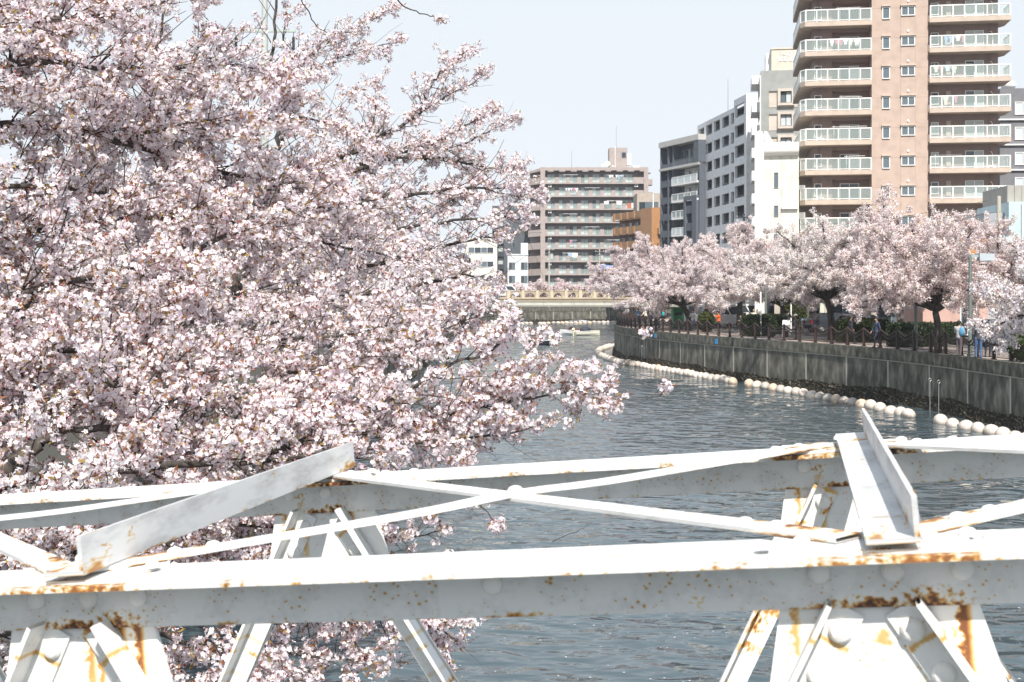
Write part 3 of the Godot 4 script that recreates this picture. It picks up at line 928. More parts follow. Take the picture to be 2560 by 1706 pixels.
func tan_tower() -> void:
	var t := thing("apartment_tower", "tall tan apartment tower with white framed glass balconies, rising out of the picture", "apartment tower", Vector3(35.45, WALK, -126.0), deg_to_rad(-9.0))
	var wall := paint(0.46, 0.355, 0.295)
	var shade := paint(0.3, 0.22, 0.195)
	var fascia := paint(0.5, 0.415, 0.345)
	var fl := 2.943
	var n := 13
	var top := fl * n
	var b := MB.new()
	# centre bay, recessed side walls, alcove
	b.box(0.0, 5.35, 0, top + 1.2, -12, -0.12)
	obj("wall", b, wall, t)
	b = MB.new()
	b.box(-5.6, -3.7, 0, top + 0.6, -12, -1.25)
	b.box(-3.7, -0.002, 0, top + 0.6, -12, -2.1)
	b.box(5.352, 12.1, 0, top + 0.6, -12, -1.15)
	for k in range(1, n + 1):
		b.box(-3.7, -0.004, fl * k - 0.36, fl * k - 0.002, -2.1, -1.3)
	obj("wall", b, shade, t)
	# fine joints of the tiled bay
	b = MB.new()
	for k in n: b.box(0.02, 5.33, fl * k + 1.62, fl * k + 1.645, -0.13, -0.116)
	for x in [2.72, 4.12]: b.box(x, x + 0.022, 0.2, top, -0.13, -0.115)
	obj("wall_joint", b, paint(0.3, 0.19, 0.16), t)
	for k in range(1, n):
		var y := fl * k
		for s in [[-6.45, -0.02, 6, 0.1], [5.42, 13.0, 7, 0.3]]:
			b = MB.new()
			var left: bool = s[0] < 0
			if left:
				b.prism(PackedVector2Array([Vector2(-6.45, -0.1), Vector2(-0.02, -0.1), Vector2(-0.02, 2.2), Vector2(-5.4, 2.2), Vector2(-5.4, 12), Vector2(-6.9, 12), Vector2(-6.9, 0.6)]), y, y + 0.2, Transform3D(Basis(Vector3(1, 0, 0), Vector3(0, 0, -1), Vector3(0, 1, 0)), Vector3.ZERO))
				b.box(-6.45, -0.02, y - 0.002, y + 0.46, 0.1, 0.22)
				b.hexa([Vector3(-6.9, y - 0.002, -0.6), Vector3(-6.45, y - 0.002, 0.22), Vector3(-6.35, y - 0.002, 0.1), Vector3(-6.78, y - 0.002, -0.6), Vector3(-6.9, y + 0.46, -0.6), Vector3(-6.45, y + 0.46, 0.22), Vector3(-6.35, y + 0.46, 0.1), Vector3(-6.78, y + 0.46, -0.6)])
				b.box(-6.9, -6.78, y - 0.001, y + 0.459, -12, -0.6)
			else:
				b.prism(PackedVector2Array([Vector2(5.42, -0.3), Vector2(13.0, -0.3), Vector2(13.0, 2.6), Vector2(12.2, 4.2), Vector2(12.05, 1.2), Vector2(5.42, 1.2)]), y, y + 0.2, Transform3D(Basis(Vector3(1, 0, 0), Vector3(0, 0, -1), Vector3(0, 1, 0)), Vector3.ZERO))
				b.box(5.42, 13.0, y - 0.002, y + 0.46, 0.3, 0.42)
				b.box(12.88, 13.0, y - 0.001, y + 0.459, -2.6, 0.3)
			var bal := obj("balcony", b, fascia, t)
			if left:
				railing_glass(bal, Vector3(-6.4, 0, 0.16), Vector3(-0.05, 0, 0.16), y + 0.46, 1.2, 6)
				railing_glass(bal, Vector3(-6.84, 0, -0.6), Vector3(-6.4, 0, 0.16), y + 0.46, 1.2, 1)
				railing_glass(bal, Vector3(-6.84, 0, -11.9), Vector3(-6.84, 0, -0.6), y + 0.46, 1.2, 6)
			else:
				railing_glass(bal, Vector3(5.46, 0, 0.36), Vector3(12.94, 0, 0.36), y + 0.46, 1.2, 7)
				railing_glass(bal, Vector3(12.94, 0, 0.36), Vector3(12.94, 0, -2.5), y + 0.46, 1.2, 2)
			# drain pipe
			var d := MB.new()
			var px := -5.0 if left else 11.3
			d.tube(PackedVector3Array([Vector3(px, y - fl + 0.2, -1.17 if left else -1.07), Vector3(px, y - 0.01, -1.17 if left else -1.07)]), PackedFloat32Array([0.05, 0.05]), 6)
			obj("drain_pipe", d, shade, t)
		# doors, windows
		window(t, -2.9, -1.0, y + 0.22, y + 2.25, -2.09, M.rail_white, [pick_glass(), pick_glass()])
		window(t, -5.45, -4.75, y + 0.9, y + 2.2, -1.24, M.rail_white, [M.glass_dark])
		window(t, 5.75, 6.5, y + 1.0, y + 2.2, -1.14, M.rail_white, [pick_glass()])
		window(t, 9.0, 10.75, y + 0.2, y + 2.3, -1.14, M.rail_white, [pick_glass(), M.glass_curtain])
		window(t, 1.0, 1.72, y + 0.55, y + 1.72, -0.1, M.rail_white, [M.glass_grey])
		window(t, 2.8, 4.1, y + 0.82, y + 1.72, -0.1, M.rail_white, [M.glass_grey, M.glass_grey])
		for lx in [[0.93, 1.79], [2.72, 4.18]]:
			b = MB.new()
			b.box(lx[0], lx[1], y + 1.78, y + 1.93, -0.118, 0.12)
			obj("lintel", b, fascia, t)
		b = MB.new()
		b.ball(Vector3(3.45, y + 2.25, -0.1), Vector3(0.13, 0.13, 0.1), 10, 6)
		obj("vent_cap", b, M.rail_white, t)
		b = MB.new()
		b.box(7.2, 7.65, y + 0.8, y + 2.3, -1.148, -1.0)
		obj("meter_box", b, fascia, t)
		if k % 3 != 1: aircon(t, 11.0, y + 0.22, -0.9)
		if k % 2 == 0: aircon(t, -5.3, y + 0.22, -0.95)
		b = MB.new()
		b.tube(PackedVector3Array([Vector3(11.25, y + 2.15, -1.1), Vector3(11.45, y + 2.15, -1.06), Vector3(11.55, y + 1.9, -1.0), Vector3(11.55, y + 0.8, -0.9)]), PackedFloat32Array([0.05, 0.05, 0.05, 0.05]), 6)
		obj("duct", b, M.rail_white, t)
	b = MB.new()
	b.box(-6.9, 13.0, top, top + 0.5, -12, 0.4)
	obj("roof", b, fascia, t)
	# washing as in the photograph (floors counted from the street)
	var wash := [[11, -3.6, -0.6, "washing behind the glass of the topmost visible left balcony of the tan tower"], [9, -4.0, -1.0, "coloured washing on the third balcony from the top on the left of the tan tower"], [9, 6.9, 9.0, "dark blue and yellow washing on a right balcony of the tan tower"], [7, 6.8, 8.6, "row of white shirts on a right balcony low on the tan tower"], [8, 5.9, 8.4, "blue washing on a right balcony under two bare poles on the tan tower"], [11, 6.9, 8.0, "white washing on the topmost visible right balcony of the tan tower"]]
	for w in wash: laundry(t, w[1], w[2], fl * w[0] + 1.72, -0.35, w[3])
	for w in [[8, 5.8, 9.6], [6, -3.8, -0.4], [10, 6.2, 8.6], [5, -2.6, -0.6], [5, 5.9, 8.6], [7, -3.1, -0.9], [10, -3.4, -1.0]]:
		b = MB.new()
		var y: float = fl * w[0] + 1.86
		b.tube(PackedVector3Array([Vector3(w[1], y, -0.5), Vector3(w[2], y + 0.03, -0.5)]), PackedFloat32Array([0.025, 0.025]), 5)
		b.tube(PackedVector3Array([Vector3(w[1] + 0.2, y - 1.66, -0.45), Vector3(w[1] + 0.2, y + 0.15, -0.45)]), PackedFloat32Array([0.025, 0.025]), 5)
		obj("clothes_pole", b, M.rail_white, t)

# strokes of a roof sign: each glyph a set of bars in a unit square
func glyph(b: MB, strokes: Array, x: float, y: float, w: float, h: float, z: float, thick: float) -> void:
	for s in strokes:
		var a := Vector3(x + s[0] * w, y + s[1] * h, z)
		var e := Vector3(x + s[2] * w, y + s[3] * h, z)
		var d := (e - a).normalized()
		var m := Vector3(-d.y, d.x, 0) * thick / 2
		var f := Vector3(0, 0, 0.06 + 0.002 * (strokes.find(s) % 5))
		a -= d * thick * 0.4; e += d * thick * 0.4
		b.hexa([a - m + f, e - m + f, e - m, a - m, a + m + f, e + m + f, e + m, a + m])

func grey_block() -> void:
	var t := thing("apartment_building", "beige and grey apartment block with lettering on its roof house", "apartment building", Vector3(31.9, WALK, -164.0), deg_to_rad(-9.0))
	var beige := paint(0.56, 0.5, 0.44)
	var grey := paint(0.31, 0.32, 0.31)
	var top := 31.5
	var b := MB.new()
	b.box(0, 14, 0, top, -11, 0)
	obj("wall", b, grey, t)
	var fl := 2.95
	for k in range(2, 10):
		var y := 30.2 - fl * (10 - k) + 0.0
		for c in 3:
			var x := 2.0 + c * 4.35
			b = MB.new()
			b.box(x - 1.0, x + 2.6, y - 0.5, y + 1.75, 0.002, 0.05)
			obj("wall_field", b, beige, t)
			b = MB.new()
			b.box(x + 0.1, x + 2.2, y - 0.3, y + 0.02, 0.052, 0.45); b.box(x + 0.1, x + 2.2, y + 1.5, y + 1.85, 0.052, 0.45)
			b.box(x + 0.1, x + 0.45, y + 0.02, y + 1.5, 0.052, 0.448); b.box(x + 1.85, x + 2.2, y + 0.02, y + 1.5, 0.052, 0.448)
			obj("window_surround", b, beige, t)
			window(t, x + 0.452, x + 1.848, y + 0.022, y + 1.498, 0.06, M.black, [M.glass_sky if (k + c) % 3 else M.glass_grey, M.glass_sky])
			b = MB.new()
			b.box(x - 0.95, x + 0.05, y + 1.55, y + 1.75, 0.052, 0.2)
			obj("lintel", b, grey, t)
	# balconies on the river side
	for k in range(2, 10):
		var y := 29.6 - fl * (10 - k)
		b = MB.new()
		b.box(-1.1, -0.01, y - 0.25, y + 1.0, -7.5, -7.3); b.box(-1.1, -0.95, y - 0.252, y + 1.002, -7.29, -1.2); b.box(-0.949, -0.01, y - 0.25, y - 0.05, -7.29, -1.2); b.box(-0.949, -0.01, y - 0.04, y + 1.0, -1.35, -1.2)
		obj("balcony", b, M.white, t)
		b = MB.new()
		b.box(-0.06, -0.012, y, y + 2.0, -7.5, -2.5)
		obj("window", b, M.glass_dark, t)
	b = MB.new()
	b.box(-1.1, 0, top - 1.5, top - 0.4, -7.5, -1.2)
	obj("canopy", b, M.white, t)
	b = MB.new()
	b.tube(PackedVector3Array([Vector3(-0.06, 2, 0.06), Vector3(-0.06, top - 0.6, 0.06)]), PackedFloat32Array([0.09, 0.09]), 6)
	obj("drain_pipe", b, M.white, t)
	b = MB.new()
	b.box(1.35, 9, top, top + 2.75, -8, -0.4); b.box(1.25, 9.1, top + 2.75, top + 2.95, -8.1, -0.3)
	var rh := obj("roof_house", b, paint(0.62, 0.55, 0.46), t)
	b = MB.new()
	var h := 0.52
	var g1 := [[[0.0, 0.3, 0.35, 0.75], [0.35, 0.75, 1.0, 0.15]], [[0.05, 0.1, 0.05, 0.9], [0.05, 0.9, 0.95, 0.9], [0.95, 0.9, 0.95, 0.1], [0.05, 0.1, 0.95, 0.1]], [[0.3, 0.0, 0.3, 1.0], [0.3, 0.65, 0.85, 0.35]], [[0.1, 0.85, 0.9, 0.85], [0.9, 0.85, 0.2, 0.05]]]
	for i in 4: glyph(b, g1[i], 2.65 + i * 0.78, top + 1.9, 0.42, h, -0.398, 0.1)
	var g2 := [[[0.2, 0.0, 0.2, 0.9], [0.0, 0.6, 0.35, 0.95], [0.45, 0.85, 1.0, 0.85], [0.4, 0.5, 1.0, 0.5], [0.45, 0.1, 1.0, 0.1], [0.9, 0.1, 0.9, 0.85]], [[0.0, 0.8, 1.0, 0.8], [0.5, 1.0, 0.5, 0.0], [0.1, 0.45, 0.9, 0.45], [0.1, 0.05, 0.9, 0.05]], [[0.15, 0.0, 0.15, 0.9], [0.4, 0.85, 1.0, 0.85], [0.7, 1.0, 0.7, 0.1], [0.4, 0.1, 1.0, 0.1], [0.4, 0.5, 1.0, 0.5]], [[0.5, 0.0, 0.5, 1.0], [0.0, 0.7, 1.0, 0.7], [0.5, 0.7, 0.0, 0.1], [0.5, 0.7, 1.0, 0.1]], [[0.0, 0.1, 0.0, 0.9], [0.45, 0.1, 0.45, 0.9], [0.0, 0.9, 0.45, 0.9], [0.0, 0.5, 0.45, 0.5], [0.0, 0.1, 0.45, 0.1], [0.55, 0.85, 1.0, 0.85], [0.8, 0.85, 0.8, 0.0]]]
	for i in 5: glyph(b, g2[i], 2.15 + i * 0.66, top + 1.22, 0.48, 0.5, -0.398, 0.08)
	obj("sign_lettering", b, mat(lin(0.85, 0.85, 0.83), 0.6), rh)
	b = MB.new()
	b.box(0.7, 1.349, top, top + 2.5, -6, -1.6)
	obj("roof_tank", b, M.white, t)

func white_hall() -> void:
	var t := thing("white_building", "plain white building with a rounded cornice, rain stains and slit windows", "building", Vector3(23.25, WALK, -122.0), deg_to_rad(-11.5))
	t.scale = Vector3.ONE * 0.873
	var cream := mat(lin(0.72, 0.7, 0.62), 0.8, ramp_tex(noise(FastNoiseLite.TYPE_SIMPLEX, 0.02, 4, 61), 256, [[0.0, 0.62, 0.6, 0.52], [0.4, 0.9, 0.9, 0.88], [1.0, 1, 1, 1]]), Vector3(0.35, 0.05, 0.35))
	var b := MB.new()
	var top := 19.3
	# panels with joints
	for i in 2:
		for r in 5:
			b = MB.new()
			b.box(0.9 + i * 1.85, 0.9 + i * 1.85 + 1.83, r * 4.0, minf(r * 4.0 + 3.98, top - 0.9), -0.3, 0)
			obj("wall_panel", b, cream, t)
	b = MB.new()
	b.box(0.3, 4.6, 0, 19.5, -12, -0.32)
	obj("wall", b, cream, t)
	# rounded cornice
	b = MB.new()
	var prof := PackedVector2Array()
	for i in 9:
		var w := PI / 2 * i / 8.0
		prof.push_back(Vector2(0.75 * sin(w) - 0.05, top - 0.9 + 1.3 * (1 - cos(w)) * 0.5))
	prof.push_back(Vector2(0.7, 19.8)); prof.push_back(Vector2(-0.3, 19.8)); prof.push_back(Vector2(-0.3, top - 0.9))
	b.prism(prof, -4.6, -0.9, Transform3D(Basis(Vector3(0, 0, 1), Vector3(0, 1, 0), Vector3(-1, 0, 0)), Vector3.ZERO))
	obj("cornice", b, mat(lin(0.76, 0.75, 0.7), 0.7), t)
	# round-topped pier at the corner
	b = MB.new()
	b.box(-0.1, 0.88, 0, 20.3, -12, 0.62)
	b.prism(PackedVector2Array([Vector2(-0.1, 20.302), Vector2(0.88, 20.302), Vector2(0.88, 20.6), Vector2(0.7, 21.0), Vector2(0.4, 21.15), Vector2(0.1, 21.0), Vector2(-0.1, 20.6)]), -12, 0.62)
	obj("corner_pier", b, mat(lin(0.78, 0.77, 0.73), 0.7), t)
	b = MB.new()
	for i in 6: b.hexa([Vector3(1.1 + i * 0.02, 19.402, -1.0 - i), Vector3(2.2, 19.402, -1.0 - i), Vector3(2.2, 19.402, -1.2 - i), Vector3(1.1, 19.402, -1.2 - i), Vector3(0.9, 21.2, -1.0 - i), Vector3(1.2, 21.2, -1.0 - i), Vector3(1.2, 21.2, -1.2 - i), Vector3(0.9, 21.2, -1.2 - i)])
	obj("roof_brace", b, M.white, t)
	for w in [[1.95, 14.9, 2.42, 16.6], [1.95, 11.8, 2.42, 13.0], [1.95, 8.6, 2.42, 9.9], [1.95, 5.4, 2.42, 6.8]]:
		window(t, w[0], w[2], w[1], w[3], 0.002, M.grey_paint, [M.glass_grey], 0.06)
	b = MB.new()
	b.box(2.75, 4.5, 12.6, 13.0, 0.003, 0.35)
	obj("canopy", b, M.white, t)
	# street level: open dark bay, post
	b = MB.new()
	b.box(3.2, 4.5, 0, 3.3, 0.01, 0.06)
	obj("garage_opening", b, M.dark, t)
	b = MB.new()
	b.box(1.0, 3.0, 0, 3.2, 0.012, 0.07)
	obj("garage_opening", b, M.glass_dark, t)

# front of a frame block with regular holes: boxes between the holes, and in each hole a dark recess with a pane and a rail
func grid_block() -> void:
	var t := thing("grid_facade_building", "white apartment block with rows of deep dark square openings in its river front", "apartment building", Vector3(33.0, WALK, -180.0), deg_to_rad(-83.4))
	var wall := paint(0.72, 0.73, 0.745)
	var endw := paint(0.8, 0.79, 0.77)
	var cols := [[-26.0, -22.6], [-21.5, -18.0], [-16.95, -13.6], [-12.5, -8.75], [-7.8, -6.1]]
	var rc := [-5.4, -0.75]
	var b := MB.new()
	var rows := 10
	var y0 := 28.9
	# left section
	for k in rows:
		var yt := 29.3 - 2.88 * k
		var yb := yt - 1.62
		b.box(-26.7, -5.75, yt, yt + (2.88 - 1.62) if k > 0 else 29.95, -0.35, 0)
		var x := -26.7
		for c in cols + [[-5.75, 0]]:
			b.box(x, c[0], yb, yt, -0.35, -0.001)
			x = c[1]
	b.box(-26.7, -5.75, 0, 29.3 - 2.88 * (rows - 1) - 1.62, -0.35, 0)
	obj("front_wall", b, wall, t)
	b = MB.new()
	for k in rows:
		var yt := 30.0 - 2.9 * k
		var yb := yt - 1.75
		b.box(-5.745, 0, yt, yt + (2.9 - 1.75) if k > 0 else 30.95, -0.3, 0.12)
		b.box(-5.745, rc[0], yb, yt, -0.3, 0.119); b.box(rc[1], 0, yb, yt, -0.3, 0.119)
	b.box(-5.745, 0, 0, 30.0 - 2.9 * (rows - 1) - 1.75, -0.3, 0.12)
	obj("front_wall", b, wall, t)
	b = MB.new()
	b.box(0.002, 0.3, 0, 31.0, -14, 0.118)
	obj("end_wall", b, endw, t)
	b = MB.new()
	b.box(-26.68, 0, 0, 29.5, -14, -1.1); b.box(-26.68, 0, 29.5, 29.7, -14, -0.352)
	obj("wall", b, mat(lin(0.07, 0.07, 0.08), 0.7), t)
	b = MB.new()
	b.box(-26.7, -26.5, 0, 29.94, -1.1, -0.352)
	for k in rows: b.box(-26.4, -0.01, 29.3 - 2.88 * k - 1.9, 29.3 - 2.88 * k - 1.7, -1.098, -0.352)
	obj("balcony_floor", b, wall, t)
	for k in rows - 2:
		for i in 6:
			var c = cols[i] if i < 5 else rc
			var yt := 29.3 - 2.88 * k if i < 5 else 30.0 - 2.9 * k
			var yb := yt - (1.62 if i < 5 else 1.75)
			var xm: float = lerpf(c[0], c[1], 0.45)
			window(t, xm, c[1] - 0.1, yb - 0.15, yt - 0.1, -1.09, M.grey_paint, [M.glass_dark, M.glass_dark], 0.08)
			b = MB.new()
			b.box(c[0] + 0.02, c[1] - 0.02, yb + 0.24, yb + 0.3, -0.25, -0.2)
			for j in 6: b.box(lerpf(c[0] + 0.05, c[1] - 0.1, j / 5.0), lerpf(c[0] + 0.05, c[1] - 0.1, j / 5.0) + 0.05, yb + 0.001, yb + 0.239, -0.245, -0.205)
			obj("rail", b, M.grey_paint, t)
	b = MB.new()
	b.tube(PackedVector3Array([Vector3(-23, 29.9, -4), Vector3(-23, 37, -4)]), PackedFloat32Array([0.06, 0.03]), 5)
	obj("lightning_rod", b, M.grey_paint, t)

func dark_block() -> void:
	var t := thing("dark_apartment_building", "dark blue grey apartment block with pale glass balconies beside the white grid block", "apartment building", Vector3(29.5, WALK, -201.0), deg_to_rad(-69.4))
	var slate := paint(0.125, 0.14, 0.17)
	var mid := paint(0.1, 0.115, 0.14)
	var light := paint(0.5, 0.49, 0.47)
	var b := MB.new()
	b.box(-13.5, 0, 0, 27.0, -10, -1.4)
	obj("wall", b, mat(lin(0.06, 0.065, 0.075), 0.7), t)
	b = MB.new()
	b.box(-13.5, -13.2, 0, 27.1, -1.4, 0); b.box(-10.9, -10.5, 0, 27.1, -1.398, 0.02); b.box(-9.1, -8.85, 0, 27.1, -1.398, 0.0); b.box(-0.3, 0.0, 0, 27.1, -1.398, 0.04)
	for k in 9: b.box(-13.2, -9.1, 2.75 * k + 1.2, 2.75 * k + 2.3, -0.2, -0.03)
	obj("frame", b, mid, t)
	b = MB.new()
	b.box(-13.5, 0.0, 27.1, 28.0, -10, 0.3); b.box(-13.5, 0.0, 23.2, 23.6, -1.4, 0.25)
	obj("roof", b, light, t)
	b = MB.new()
	b.box(-1.5, 0.05, 23.6, 27.1, -1.39, 0.26)
	obj("side_screen", b, mid, t)
	b = MB.new()
	b.box(-9.0, -1.5, 24.55, 24.62, 0.1, 0.16); b.box(-9.0, -1.5, 23.62, 23.68, 0.1, 0.16)
	for i in 22: b.box(-9.0 + i * 0.35, -9.0 + i * 0.35 + 0.13, 23.68, 24.55, 0.105, 0.155)
	obj("railing", b, slate, t)
	for i in 4: window(t, -8.6 + i * 1.8, -7.2 + i * 1.8, 23.7, 26.2, -1.39, M.grey_paint, [M.glass_dark, M.glass_grey])
	for k in 8:
		var y := 20.4 - 2.75 * k
		var x1 := -0.3 if k < 2 else -4.4
		b = MB.new()
		b.box(-8.85, x1, y, y + 0.28, -1.39, 0.35)
		var bal := obj("balcony", b, M.white, t)
		railing_glass(bal, Vector3(-8.8, 0, 0.3), Vector3(x1 - 0.05, 0, 0.3), y + 0.28, 1.15, 4 if k < 2 else 3, M.glass_sky if k % 3 == 0 else M.pane)
		b = MB.new()
		b.box(-7.2, x1 - 0.1, y + 0.29, y + 2.7, -1.395, -1.25)
		obj("wall_field", b, light, t)
		window(t, -8.7, -7.3, y + 0.3, y + 2.4, -1.38, M.grey_paint, [M.glass_dark, M.glass_grey])
		window(t, -6.5, -5.0, y + 0.3, y + 2.3, -1.24, M.grey_paint, [M.glass_curtain, M.glass_dark])
		if k < 2: window(t, -3.4, -2.0, y + 0.3, y + 2.3, -1.24, M.grey_paint, [M.glass_curtain, M.glass_dark])
		window(t, -13.1, -11.0, y + 0.35, y + 2.3, -0.8, M.grey_paint, [M.glass_dark, M.glass_grey])
	b = MB.new()
	b.box(-4.4, -3.9, 0, 18.4, -1.39, 0.5); b.box(-1.7, -0.31, 0, 18.4, -1.39, 0.5); b.box(-3.9, -1.7, 17.8, 18.4, -1.39, 0.498)
	for k in 7: b.box(-3.9, -1.7, 18.4 - 2.75 * (k + 1), 18.4 - 2.75 * (k + 1) + 1.25, -1.38, 0.3)
	obj("frame", b, mid, t)

func far_apartments() -> void:
	var t := thing("grey_apartment_building", "long grey brown apartment block with washing on balconies, beyond the far bridge", "apartment building", Vector3(6.5, WALK, -290.0), deg_to_rad(-1.0))
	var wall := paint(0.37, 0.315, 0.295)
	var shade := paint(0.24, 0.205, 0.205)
	var fl := 2.957
	var top := 31.4
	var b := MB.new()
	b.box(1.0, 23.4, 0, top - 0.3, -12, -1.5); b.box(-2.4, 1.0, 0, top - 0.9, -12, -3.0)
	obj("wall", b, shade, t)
	b = MB.new()
	b.box(-0.05, 1.0, 0, top + 0.05, -3, 0.35)
	obj("pier", b, wall, t)
	b = MB.new()
	b.box(23.35, 24.35, 0, top, -12, 0.3)
	obj("pier", b, wall, t)
	b = MB.new()
	b.box(1.0, 23.35, top - 0.7, top, -12, 0.12); b.hexa([Vector3(-2.75, top - 1.2, -2.2), Vector3(-0.05, top - 0.85, 0.1), Vector3(-0.05, top - 0.85, -6), Vector3(-2.75, top - 1.2, -6), Vector3(-2.75, top - 0.75, -2.2), Vector3(-0.05, top - 0.15, 0.1), Vector3(-0.05, top - 0.15, -6), Vector3(-2.75, top - 0.75, -6)])
	for i in 9: b.box(1.6 + i * 2.6, 3.0 + i * 2.6, top - 0.95, top - 0.7, -1.5, 0.1)
	obj("roof", b, wall, t)
	var cx := [2.37, 5.0, 7.45, 10.0, 12.6, 15.2, 17.8, 20.1]
	for k in 9:
		var y := top - 3.75 - fl * k       # underside of the balcony slab
		if y < 2.5: break
		b = MB.new()
		b.box(1.0, 23.35, y, y + 0.32, -1.5, 0.12)
		var x := 1.0
		for c in cx:
			b.box(x, c - 0.85, y + 0.32, y + 1.5, -0.1, 0.06)
			x = c + 0.85
		b.box(x, 23.35, y + 0.32, y + 1.5, -0.1, 0.06)
		var bal := obj("balcony", b, wall, t)
		for c in cx:
			var g := MB.new()
			g.box(c - 0.83, c + 0.83, y + 0.36, y + 1.42, -0.03, -0.01)
			obj("glass_panel", g, M.pane, bal)
			window(t, c - 0.9, c + 0.85, y + 0.33, y + 2.35, -1.49, M.grey_paint, [[M.glass_curtain, M.glass_sky, M.glass_dark, M.glass_curtain][rng.randi() % 4], [M.glass_curtain, M.glass_grey, M.glass_curtain][rng.randi() % 3]], 0.08)
		g_wing(t, wall, y)
		if k % 2 == 1:
			aircon(t, 1.7, y + 2.3, -0.6); aircon(t, 21.3, y + 2.3, -0.6)
		b = MB.new()
		b.tube(PackedVector3Array([Vector3(5.0 + (k % 3) * 5.0, y + 2.1, -0.4), Vector3(8.4 + (k % 3) * 5.0, y + 2.1, -0.4)]), PackedFloat32Array([0.04, 0.04]), 5)
		obj("clothes_pole", b, M.rail_white, t)
	# roof house with stair, dish aerials, tank
	b = MB.new()
	b.box(15.6, 19.7, top, top + 4.55, -6, -1.0)
	var rh := obj("roof_house", b, wall, t)
	window(t, 18.4, 19.4, top + 2.3, top + 3.5, -0.99, M.grey_paint, [M.glass_dark])
	b = MB.new()
	b.box(19.71, 20.6, top + 0.7, top + 3.4, -4, -2.0); b.box(21.0, 22.5, top, top + 0.6, -5, -2)
	obj("water_tank", b, M.white, t)
	b = MB.new()
	for p in [[14.2, 0.55, 0.45], [15.2, 0.9, 0.62], [16.4, 0.35, 0.2]]:
		b.lathe(PackedVector2Array([Vector2(0, 0), Vector2(p[2] * 0.6, 0.06), Vector2(p[2], 0.2)]), 14, Transform3D(Basis(Vector3.RIGHT, 1.35), Vector3(p[0], top + p[1], -0.9)))
		b.box(p[0] - 0.05, p[0] + 0.05, top, top + p[1], -1.1, -1.0)
	obj("dish_aerial", b, M.white, t)
	b = MB.new()
	b.tube(PackedVector3Array([Vector3(16.9, top, -0.9), Vector3(16.9, top + 4.9, -0.9)]), PackedFloat32Array([0.08, 0.08]), 6)
	obj("drain_pipe", b, M.white, rh)
	b = MB.new()
	b.tube(PackedVector3Array([Vector3(17.3, top + 4.5, -3), Vector3(17.3, top + 9.8, -3)]), PackedFloat32Array([0.05, 0.03]), 5)
	b.tube(PackedVector3Array([Vector3(7.1, top, -3), Vector3(7.1, top + 4, -3)]), PackedFloat32Array([0.05, 0.03]), 5)
	obj("lightning_rod", b, M.grey_paint, t)
	b = MB.new()
	for k in 9:
		var y := top - 3.75 - fl * k
		b.box(24.4, 25.6, y, y + 1.3, -6, -3)
	b.box(24.4, 25.2, top - 1.0, top - 0.9, -6, -3)
	obj("side_balcony", b, wall, t)
	for w in [[0, 15.0, 16.6, "pink and blue washing on the top floor of the grey brown block"], [0, 17.0, 19.0, "row of white and mixed shirts on the top floor of the grey brown block"], [1, 5.6, 8.6, "white and yellow washing on the second floor from the top of the grey brown block"], [5, 6.6, 8.2, "dark washing low on the left of the grey brown block"]]:
		laundry(t, w[1], w[2], top - 3.75 - fl * w[0] + 2.0, -0.3, w[3])
	for w in [[2, 14.4, 16.2, "white bedding hung on the third floor from the top of the grey brown block"], [2, 17.2, 19.2, "pale lilac bedding right on the third floor from the top of the grey brown block"], [6, 6.2, 8.8, "white sheets low on the grey brown block"]]:
		laundry(t, w[1], w[2], top - 3.75 - fl * w[0] + 2.0, -0.3, w[3], 1)
	var o := thing("bedding", "red brown and white quilts hung over a balcony wall of the grey brown block", "bedding", t.transform * Vector3(19.6, top - 3.75 - fl * 2, 0.07), t.rotation.y)
	b = MB.new()
	b.box(0, 0.95, 0.35, 1.53, 0.0, 0.05)
	obj("quilt", b, mat(lin(0.42, 0.13, 0.07), 0.9), o)
	b = MB.new()
	b.box(0.96, 2.4, 0.4, 1.53, 0.0, 0.05)
	obj("quilt", b, M.white, o)

func g_wing(t: Node, wall: Material, y: float) -> void:
	var b := MB.new()
	var p := [Vector3(-2.85, y - 0.12, -2.5), Vector3(-0.052, y, 0.1), Vector3(-0.052, y, -3.0), Vector3(-2.85, y - 0.12, -3.0)]
	b.hexa(p + [Vector3(-2.85, y + 1.35, -2.5), Vector3(-0.052, y + 1.5, 0.1), Vector3(-0.052, y + 1.5, -3.0), Vector3(-2.85, y + 1.35, -3.0)])
	obj("balcony", b, wall, t)

